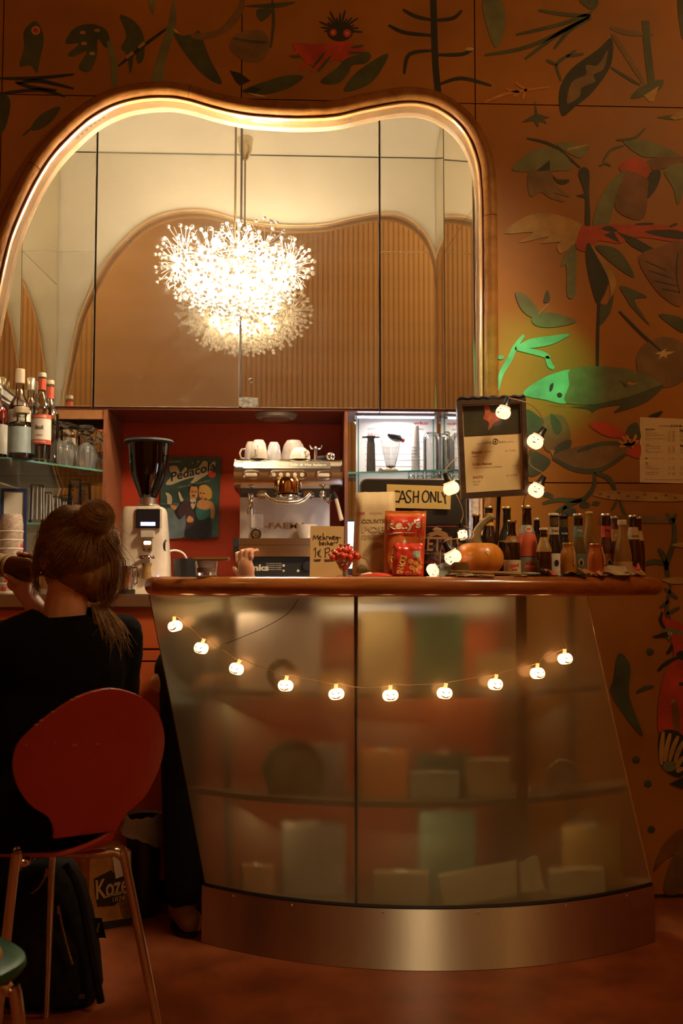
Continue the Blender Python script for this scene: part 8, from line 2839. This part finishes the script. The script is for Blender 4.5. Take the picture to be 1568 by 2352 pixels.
for k in range(190):                        # loop below the bun and tail falling on the right shoulder
    o1 = Wd * rh.gauss(0, 0.014) + Fd * rh.gauss(0, 0.012)
    a_ = BL + V(0, 0, -0.03) + o1 * 0.6
    q1 = hc + Wd * 0.055 - Fd * 0.09 + V(0, 0, -0.02) + o1 * 1.2
    q2 = hc + Wd * 0.060 - Fd * 0.075 + V(0, 0, -0.10) + o1
    if k % 5 < 2:
        gens.append([tuple(a_), tuple(q1), tuple(q2), tuple(hc + Wd * (0.045 + rh.gauss(0, .012)) - Fd * 0.062 + V(0, 0, -0.155)), tuple(hc + Wd * (0.05 + rh.gauss(0, 0.022)) - Fd * (0.095 + rh.gauss(0, .01)) + V(0, 0, -0.20 - rh.random() * 0.04))])
    else:
        gens.append([tuple(a_), tuple(q1), tuple(q2), tuple(hc + Wd * (0.075 + rh.gauss(0, .012)) - Fd * 0.045 + V(0, 0, -0.115 - rh.random() * 0.03))])
for k in range(70):                         # hair ends lying over collar and shoulder
    s_ = rh.uniform(0.0, 0.085)
    a_ = hc + Wd * (0.02 + s_ * 0.5) - Fd * 0.055 + V(0, 0, -0.13)
    b_ = hc + Wd * (0.02 + s_) - Fd * (0.085 + rh.gauss(0, 0.008)) + V(0, 0, -0.185 - rh.random() * 0.02)
    c_ = b_ + Wd * rh.uniform(-0.015, 0.03) - Fd * 0.012 + V(0, 0, -rh.uniform(0.0, 0.075))
    gens.append([tuple(a_), tuple(b_), tuple(c_)])
strands('loose_tail', gens, 0.0007)
gens = []
for k in range(120):                        # strands before the left ear
    a_ = hc - Wd * 0.070 + Fd * rh.uniform(0.0, 0.04) + V(0, 0, rh.uniform(0.02, 0.08))
    b_ = hc - Wd * (0.088 + rh.gauss(0, .003)) + Fd * rh.uniform(0.008, 0.05) + V(0, 0, -0.03)
    c_ = hc - Wd * (0.078 + rh.gauss(0, .004)) + Fd * rh.uniform(0.015, 0.055) + V(0, 0, -0.085 - rh.random() * 0.03)
    gens.append([tuple(a_), tuple(b_), tuple(c_)])
strands('side_strands', gens, 0.0007)
# bottle at her lips
bq = mouth
t = thing('beer_bottle', 'brown beer bottle with cream label raised to the seated woman\'s mouth', 'bottle', bq)
Mb = bd_.to_track_quat('Z', 'Y').to_matrix().to_4x4()
pf = [(0.0125, 0.0), (0.0135, 0.004), (0.0125, 0.010), (0.014, 0.05), (0.020, 0.075), (0.029, 0.098), (0.0305, 0.112), (0.0305, 0.232), (0.028, 0.238)]
MB().lathe([(0, 0.0)] + pf + [(0, 0.235)], 26, (0, 0, 0), Mb).build('body', pm('beer_glass', (0.055, 0.018, 0.004), 0.05, coat=0.9, var=0.3), t)
MB().lathe([(0.0302, 0.168), (0.0313, 0.1685), (0.0313, 0.226), (0.0302, 0.2265)], 26, (0, 0, 0), Mb).build('label', M_LCREAM, t)
MB().lathe([(0.0316, 0.180), (0.0316, 0.184)], 26, (0, 0, 0), Mb).lathe([(0.0316, 0.206), (0.0316, 0.209)], 26, (0, 0, 0), Mb).build('print', M_INK, t)

# ================================================================== BACKPACK
KB = V(-0.640, 2.705, 0.0)
bp = thing('backpack', 'black backpack with zips standing on the floor under the red chair', 'backpack', KB)
M_BAG = pm('backpack_black', (0.014, 0.013, 0.011), 0.75, var=0.4, scale=50, bump=0.3, spec=0.15)
q = loft([(0.004, 0.118, 0.070, 0.0, 0.0, 4), (0.03, 0.124, 0.078, 0.0, 0, 4), (0.12, 0.120, 0.076, -0.004, 0, 3.5), (0.22, 0.110, 0.070, -0.010, 0.004, 3), (0.30, 0.092, 0.058, -0.014, 0.008, 2.6), (0.35, 0.062, 0.042, -0.016, 0.012, 2.3), (0.368, 0.03, 0.025, -0.016, 0.014, 2.0)], 40)
q.v = [v + Vector((noise.noise(v * 14) * 0.008, noise.noise(v * 14 + V(5, 0, 0)) * 0.008, 0)) for v in q.v]
q.build('bag', M_BAG, bp)
q = loft([(0.02, 0.090, 0.030, -0.005, -0.066, 4), (0.05, 0.094, 0.036, -0.005, -0.066, 4), (0.16, 0.088, 0.034, -0.008, -0.062, 3.5), (0.20, 0.070, 0.022, -0.010, -0.058, 3)], 30)
q.v = [v + Vector((0, noise.noise(v * 20) * 0.006, 0)) for v in q.v]
q.build('front_pocket', M_BAG, bp)
M_ZIP = pm('zip_metal', (0.42, 0.34, 0.20), 0.3, metal=0.9)
for pl_, nm in (([(135, 2085), (141, 2120), (148, 2150), (157, 2185), (166, 2214)], 'zip'), ([(108, 2000), (98, 2025), (86, 2042), (72, 2052)], 'zip')):
    Yz = 2.705 - 0.105 if pl_[0][1] > 2050 else 2.705 - 0.080
    pts = [at(px, py, Yz) - KB for px, py in pl_]
    z_ = MB()
    sp2 = spline([tuple(p_) for p_ in pts], False, 8)
    for i, p_ in enumerate(sp2):
        z_.box(p_, (0.006, 0.004, 0.0016))
    z_.tube([Vector(p_) + V(0, 0.002, 0) for p_ in sp2], 0.0025, 5)
    o = z_.build(nm, M_ZIP, bp)
    MB().box(Vector(sp2[0]) + V(0.0, -0.003, -0.004), (0.007, 0.004, 0.020), bev=0.001).build('pull', M_ZIP, o)
a_ = at(222, 2130, 2.66) - KB
mb = MB()
mb.grid(lambda u, v: a_ + V((u - 0.5) * 0.024 + v * 0.012, 0.004 * math.sin(u * 3), 0.022 - v * 0.05), 4, 6).grid(lambda u, v: a_ + V((0.5 - u) * 0.024 + v * 0.012, 0.004 * math.sin((1 - u) * 3) + 0.002, 0.022 - v * 0.05), 4, 6)
st = mb.build('strap_tab', M_BAG, bp)
mb = MB()
words(mb, 'WGT', 0.026, lambda x_, y_: a_ + V(y_ * 0.6 + 0.004 - x_ * 0.25, -0.0022, 0.0 - x_), 0, 0, bold=0.03)
mb.build('lettering', pm('yellow_thread', (0.55, 0.36, 0.06), 0.5), st, smooth=False)
pts = [at(px, py, 2.62) - KB for px, py in ((150, 1985), (172, 2020), (190, 2080), (203, 2150), (216, 2220), (232, 2302))]
MB().tube(spline([tuple(p_) for p_ in pts], False, 4), 0.010, 6).build('shoulder_strap', M_BAG, bp)
MB().tube([V(-0.045, 0.012, 0.355), V(-0.03, 0.012, 0.395), V(0.0, 0.012, 0.395), V(0.012, 0.012, 0.355)], 0.006, 8).build('handle', M_BAG, bp)
MB().lo(0.045, 0.10, -0.083, -0.080, 0.035, 0.045).build('base_stripe', pm('stripe_grey', (0.10, 0.09, 0.07), 0.6), bp, smooth=False)

# ================================================================== BEER BOX AND BIN
kc = [at(px, py, Y) for px, py, Y in ((196, 1968, 3.20), (297, 1955, 3.26), (300, 2097, 3.26), (204, 2117, 3.20))]
kb = V(kc[3].x, kc[3].y, 0)
kx = thing('beer_carton', 'ochre and black printed beer carton standing on the floor beside the bin', 'carton', kb)
ang = math.atan2(kc[2].y - kc[3].y, kc[2].x - kc[3].x)
wk = math.hypot(kc[2].x - kc[3].x, kc[2].y - kc[3].y)
hk = kc[0].z
Mk = Matrix.Rotation(ang, 4, 'Z')
M_KOZ = pm('carton_ochre', (0.46, 0.24, 0.05), 0.6, var=0.3, scale=20)
M_KOZD = pm('carton_dark', (0.028, 0.024, 0.018), 0.55)
MB().box(Mk @ V(wk / 2, 0.075, hk / 2), (wk, 0.15, hk), mat=Mk).build('box', M_KOZ, kx, smooth=False)
kf = lambda a_, b_, d=0.0008: Mk @ V(a_ * wk, -d, b_ * hk)
MB().prism([(0, 0), (1, 0), (1, 0.10), (0, 0.11)], lambda a_, b_, d: kf(a_, b_, d), 0.0004, 0.0012).build('dark_base', M_KOZD, kx, smooth=False)
MB().prism([(0.10, 0.70), (0.50, 0.78), (0.62, 0.72), (1.0, 0.74), (1.0, 0.36), (0.70, 0.34), (0.60, 0.30), (0.20, 0.32), (0.13, 0.50)], lambda a_, b_, d: kf(a_, b_, d), 0.0004, 0.0012).build('name_plate', M_KOZD, kx, smooth=False)
mb = MB()
words(mb, 'Kozel', wk * 0.84, lambda a_, b_: kf(a_ / wk, b_ / hk, 0.0022), 0.57 * wk, 0.56 * hk, height=hk * 0.26, bold=0.02, rot=R(3))
mb.v = [v for v in mb.v]
strokes(mb, [[(0.34, 0.43), (0.60, 0.455), (1.0, 0.485)]], 0.012, lambda a_, b_: kf(a_, b_, 0.0022))
words(mb, '1874', wk * 0.28, lambda a_, b_: kf(a_ / wk, b_ / hk, 0.0022), 0.70 * wk, 0.385 * hk)
mb.build('lettering', M_LCREAM, kx, smooth=False)
MB().prism(spline([(0.72, 0.38), (0.86, 0.44), (1.0, 0.42), (1.0, 0.12), (0.84, 0.12), (0.76, 0.22)], True, 3), lambda a_, b_, d: kf(a_, b_, d), 0.0013, 0.0018).build('goat_print', pm('carton_brown', (0.16, 0.08, 0.02), 0.6, var=0.4, scale=60), kx, smooth=False)
MB().prism([(0.52, 0.99), (0.95, 1.0), (0.97, 0.70), (0.62, 0.66)], lambda a_, b_, d: kf(a_, b_, d), 0.0014, 0.003).build('paper_note', M_LBLW, kx, smooth=False)
bnx = at(330, 1900, 3.365).x
bi = thing('waste_bin', 'black waste bin lined with a clear plastic bag beside the bar', 'bin', (bnx, 3.365, 0))
bh = at(330, 1876, 3.365).z
MB().lathe([(0, 0), (0.046, 0), (0.048, 0.006), (0.060, bh), (0.057, bh), (0.045, 0.01), (0, 0.01)], 28).build('tub', pm('bin_black', (0.022, 0.022, 0.026), 0.35), bi)
M_FILM = pm('plastic_film', (0.75, 0.70, 0.64), 0.3, trans=0.55)
nn2 = lambda u, v: noise.noise(V(math.cos(u * 6.283) * 2.4, math.sin(u * 6.283) * 2.4, v * 2.5))
MB().grid(lambda u, v: V((0.0625 + 0.010 * v + 0.012 * nn2(u, v) * v) * math.cos(u * 2 * PI), (0.0625 + 0.006 * v + 0.006 * nn2(u, v) * v) * math.sin(u * 2 * PI),
                         bh + 0.012 - v * (0.055 + 0.05 * (0.5 + 0.5 * math.cos(u * 2 * PI)) + 0.02 * nn2(u, 7)) + 0.01 * nn2(u, 3) * (1 - v))
          if v > 0.15 else V((0.055 + 0.05 * v) * math.cos(u * 2 * PI), (0.055 + 0.05 * v) * math.sin(u * 2 * PI), bh - 0.03 + v * 0.28 + 0.012 * nn2(u, 3)), 56, 14).build('bag_film', M_FILM, bi)

# ================================================================== BARKEEPER, bending behind the bar
PB = V(-0.36, 3.27, 0)
bk = thing('person', 'barkeeper in dark clothes bending down behind the bar, legs beside its left end', 'person', PB)
M_TEE = pm('dark_tee', (0.016, 0.014, 0.013), 0.85, var=0.3, scale=80, spec=0.12)
hip = V(-0.35, 3.275, 0.80)
kn1, kn2 = V(-0.372, 3.245, 0.44), V(-0.325, 3.335, 0.44)
f1, f2 = V(-0.362, 3.225, 0.06), V(-0.295, 3.34, 0.06)
sn, sf = V(-0.205, 3.215, 0.925), V(-0.15, 3.365, 0.915)
en, ef = V(-0.438, 3.225, 0.765), V(0.03, 3.362, 1.03)
wn, wf2 = V(-0.20, 3.175, 0.80), V(-0.175, 3.440, 1.082)
hdc = V(0.01, 3.25, 0.965)
bd2 = MB()
I4 = Matrix.Identity(4)
bd2.ball(hdc, (0.095, 0.075, 0.092), 18)
bd2.ball(hdc + V(0.055, -0.01, -0.04), (0.055, 0.05, 0.05), 14)
bd2.capsule(hdc + V(0.092, -0.012, 0.0), 0.008, hdc + V(0.108, -0.014, -0.028), 0.011)
for s_ in (-1, 1):
    bd2.ball(hdc + V(0, s_ * 0.075, -0.01), (0.018, 0.010, 0.028), 10)
bd2.capsule(V(-0.15, 3.29, 0.93), 0.055, hdc + V(-0.03, 0, -0.03), 0.05)
bd2.capsule(hip, 0.115, V(-0.20, 3.285, 0.90), 0.105)
bd2.capsule(sn, 0.042, sf, 0.042)
for a_, b_, c_ in ((sn, en, wn), (sf, ef, wf2)):
    bd2.capsule(a_, 0.042, b_, 0.034)
    bd2.capsule(b_, 0.036, c_, 0.025)
for a_, b_, c_ in ((hip + V(-0.01, -0.05, 0), kn1, f1), (hip + V(0.02, 0.05, 0), kn2, f2)):
    bd2.capsule(a_, 0.075, b_, 0.05)
    bd2.capsule(b_, 0.05, c_ + V(0, 0, 0.04), 0.035)
    bd2.capsule(c_, 0.032, c_ + V(0.05, -0.06, -0.025), 0.026)
for w_, dr, upv in ((wn, V(0.95, -0.25, -0.08).normalized(), V(0, 0, 1)), (wf2, V(-0.15, 0.10, 0.9).normalized(), V(-0.6, -0.8, 0).normalized())):
    sd = dr.cross(upv).normalized()
    up2 = sd.cross(dr)
    bd2.ball(w_ + dr * 0.045, (0.036, 0.046, 0.016), 12, 7, Matrix((sd, dr, up2)).transposed().to_4x4())
    for k in range(4):
        b_ = w_ + dr * 0.08 + sd * (-0.033 + 0.022 * k)
        L = (0.058, 0.066, 0.062, 0.048)[k]
        m1_ = b_ + dr * L * 0.5 - up2 * 0.004
        bd2.capsule(b_, 0.0085, m1_, 0.0078, 8)
        bd2.capsule(m1_, 0.0078, b_ + dr * L * 0.58 - up2 * 0.038, 0.0068, 8)
    bd2.capsule(w_ + dr * 0.02 - sd * 0.028, 0.011, w_ + dr * 0.062 - sd * 0.056 - up2 * 0.006, 0.0085, 8)
bd2.v = [v - PB for v in bd2.v]
link('body', remeshed(bd2, 0.0048, 3), M_SKIN, bk)
b_ = MB()
b_.capsule(hip + V(0.03, 0, 0.03), 0.125, V(-0.19, 3.285, 0.905), 0.118)
b_.capsule(sn, 0.056, sf, 0.056)
b_.capsule(sn, 0.056, sn.lerp(en, 0.78), 0.054)
b_.capsule(sf, 0.056, sf.lerp(ef, 0.6), 0.052)
b_.v = [v - PB for v in b_.v]
link('tee_shirt', remeshed(b_, 0.009, 4), M_TEE, bk)
b_ = MB()
for a_, c_, d_ in ((hip + V(-0.01, -0.05, 0), kn1, f1), (hip + V(0.02, 0.05, 0), kn2, f2)):
    b_.capsule(a_, 0.088, c_, 0.066)
    b_.capsule(c_, 0.066, d_ + V(0, 0, 0.05), 0.056)
b_.ball(hip, (0.12, 0.13, 0.10), 16)
b_.v = [v - PB for v in b_.v]
link('trousers', remeshed(b_, 0.009, 4), M_TROUS, bk)
for c_ in (f1, f2):
    b_ = MB()
    b_.capsule(c_ + V(-0.01, 0.02, 0.0), 0.042, c_ + V(0.03, -0.065, -0.02), 0.036)
    b_.v = [V(v.x, v.y, max(v.z, 0.012)) - PB for v in b_.v]
    o = link('shoe', remeshed(b_, 0.007, 3), pm('shoe_brown', (0.20, 0.085, 0.03), 0.55), bk)
    MB().lathe([(0, 0.0), (0.040, 0.0), (0.042, 0.014), (0, 0.014)], 20, c_ - PB + V(0.008, -0.022, -0.0595), Matrix.Rotation(0.42, 4, 'Z') @ Matrix.Diagonal((0.95, 1.9, 1, 1))).build('sole', M_EBLK, o)
b_ = MB().ball(hdc + V(-0.012, 0, 0.018), (0.100, 0.083, 0.092), 18)
me = b_.mesh('hair')
bm = bmesh.new()
bm.from_mesh(me)
bmesh.ops.subdivide_edges(bm, edges=bm.edges[:], cuts=2, use_grid_fill=True)
bmesh.ops.delete(bm, geom=[v for v in bm.verts if v.co.x > hdc.x + 0.05 and v.co.z < hdc.z + 0.05], context='VERTS')
for v in bm.verts:
    v.co += v.co.normalized() * noise.noise(v.co * 60) * 0.004
    v.co -= PB
bm.to_mesh(me)
bm.free()
link('hair', me, pm('brown_hair', (0.05, 0.025, 0.012), 0.5, var=0.5), bk)
MB().tube([(wn + V(-0.02, 0.002, 0.0) - PB) + V(0, math.cos(k * PI / 8) * 0.029, math.sin(k * PI / 8) * 0.029) for k in range(16)], 0.0025, 5, closed=True).build('bracelet', M_CHROME, bk)
for s_ in (-1, 1):
    MB().ball(hdc + V(0.084, s_ * 0.028, 0.005) - PB, 0.011, 10).build('eye', MATS['eye_white'], bk)

# ================================================================== GREEN STOOL at the lower left corner
gc = V(-0.634, 1.715, 0)
gs = thing('stool', 'green stool with chrome legs cut off at the lower left corner', 'stool', gc, R(45))
M_GREEN = pm('green_lacquer', (0.03, 0.13, 0.05), 0.4, spec=0.3)
sq = loft([(0.438, 0.135, 0.135, 0, 0, 3.2), (0.444, 0.152, 0.152, 0, 0, 3.2), (0.456, 0.160, 0.160, 0, 0, 3.2), (0.466, 0.158, 0.158, 0, 0, 3.2), (0.470, 0.150, 0.150, 0, 0, 3.2)], 44)
sq.build('seat', M_GREEN, gs)
loft([(0.4702, 0.128, 0.128, 0, 0, 3.0), (0.476, 0.126, 0.126, 0, 0, 3.0), (0.479, 0.112, 0.112, 0, 0, 3.0)], 40).build('seat_reflection', pm('reflection_tan', (0.50, 0.26, 0.09), 0.6), gs)  # raised tan patch standing in for a lamp reflection on the seat
for k in range(4):
    a_ = k * PI / 2 - PI / 4
    d = V(math.cos(a_), math.sin(a_), 0)
    MB().tube(spline([tuple(d * 0.05 + V(0, 0, 0.432)), tuple(d * 0.135 + V(0, 0, 0.430)), tuple(d * 0.158 + V(0, 0, 0.418)), tuple(d * 0.172 + V(0, 0, 0.385)), tuple(d * 0.215 + V(0, 0, 0.002))], False, 5), 0.0105, 12).build('leg', M_CHROME, gs)
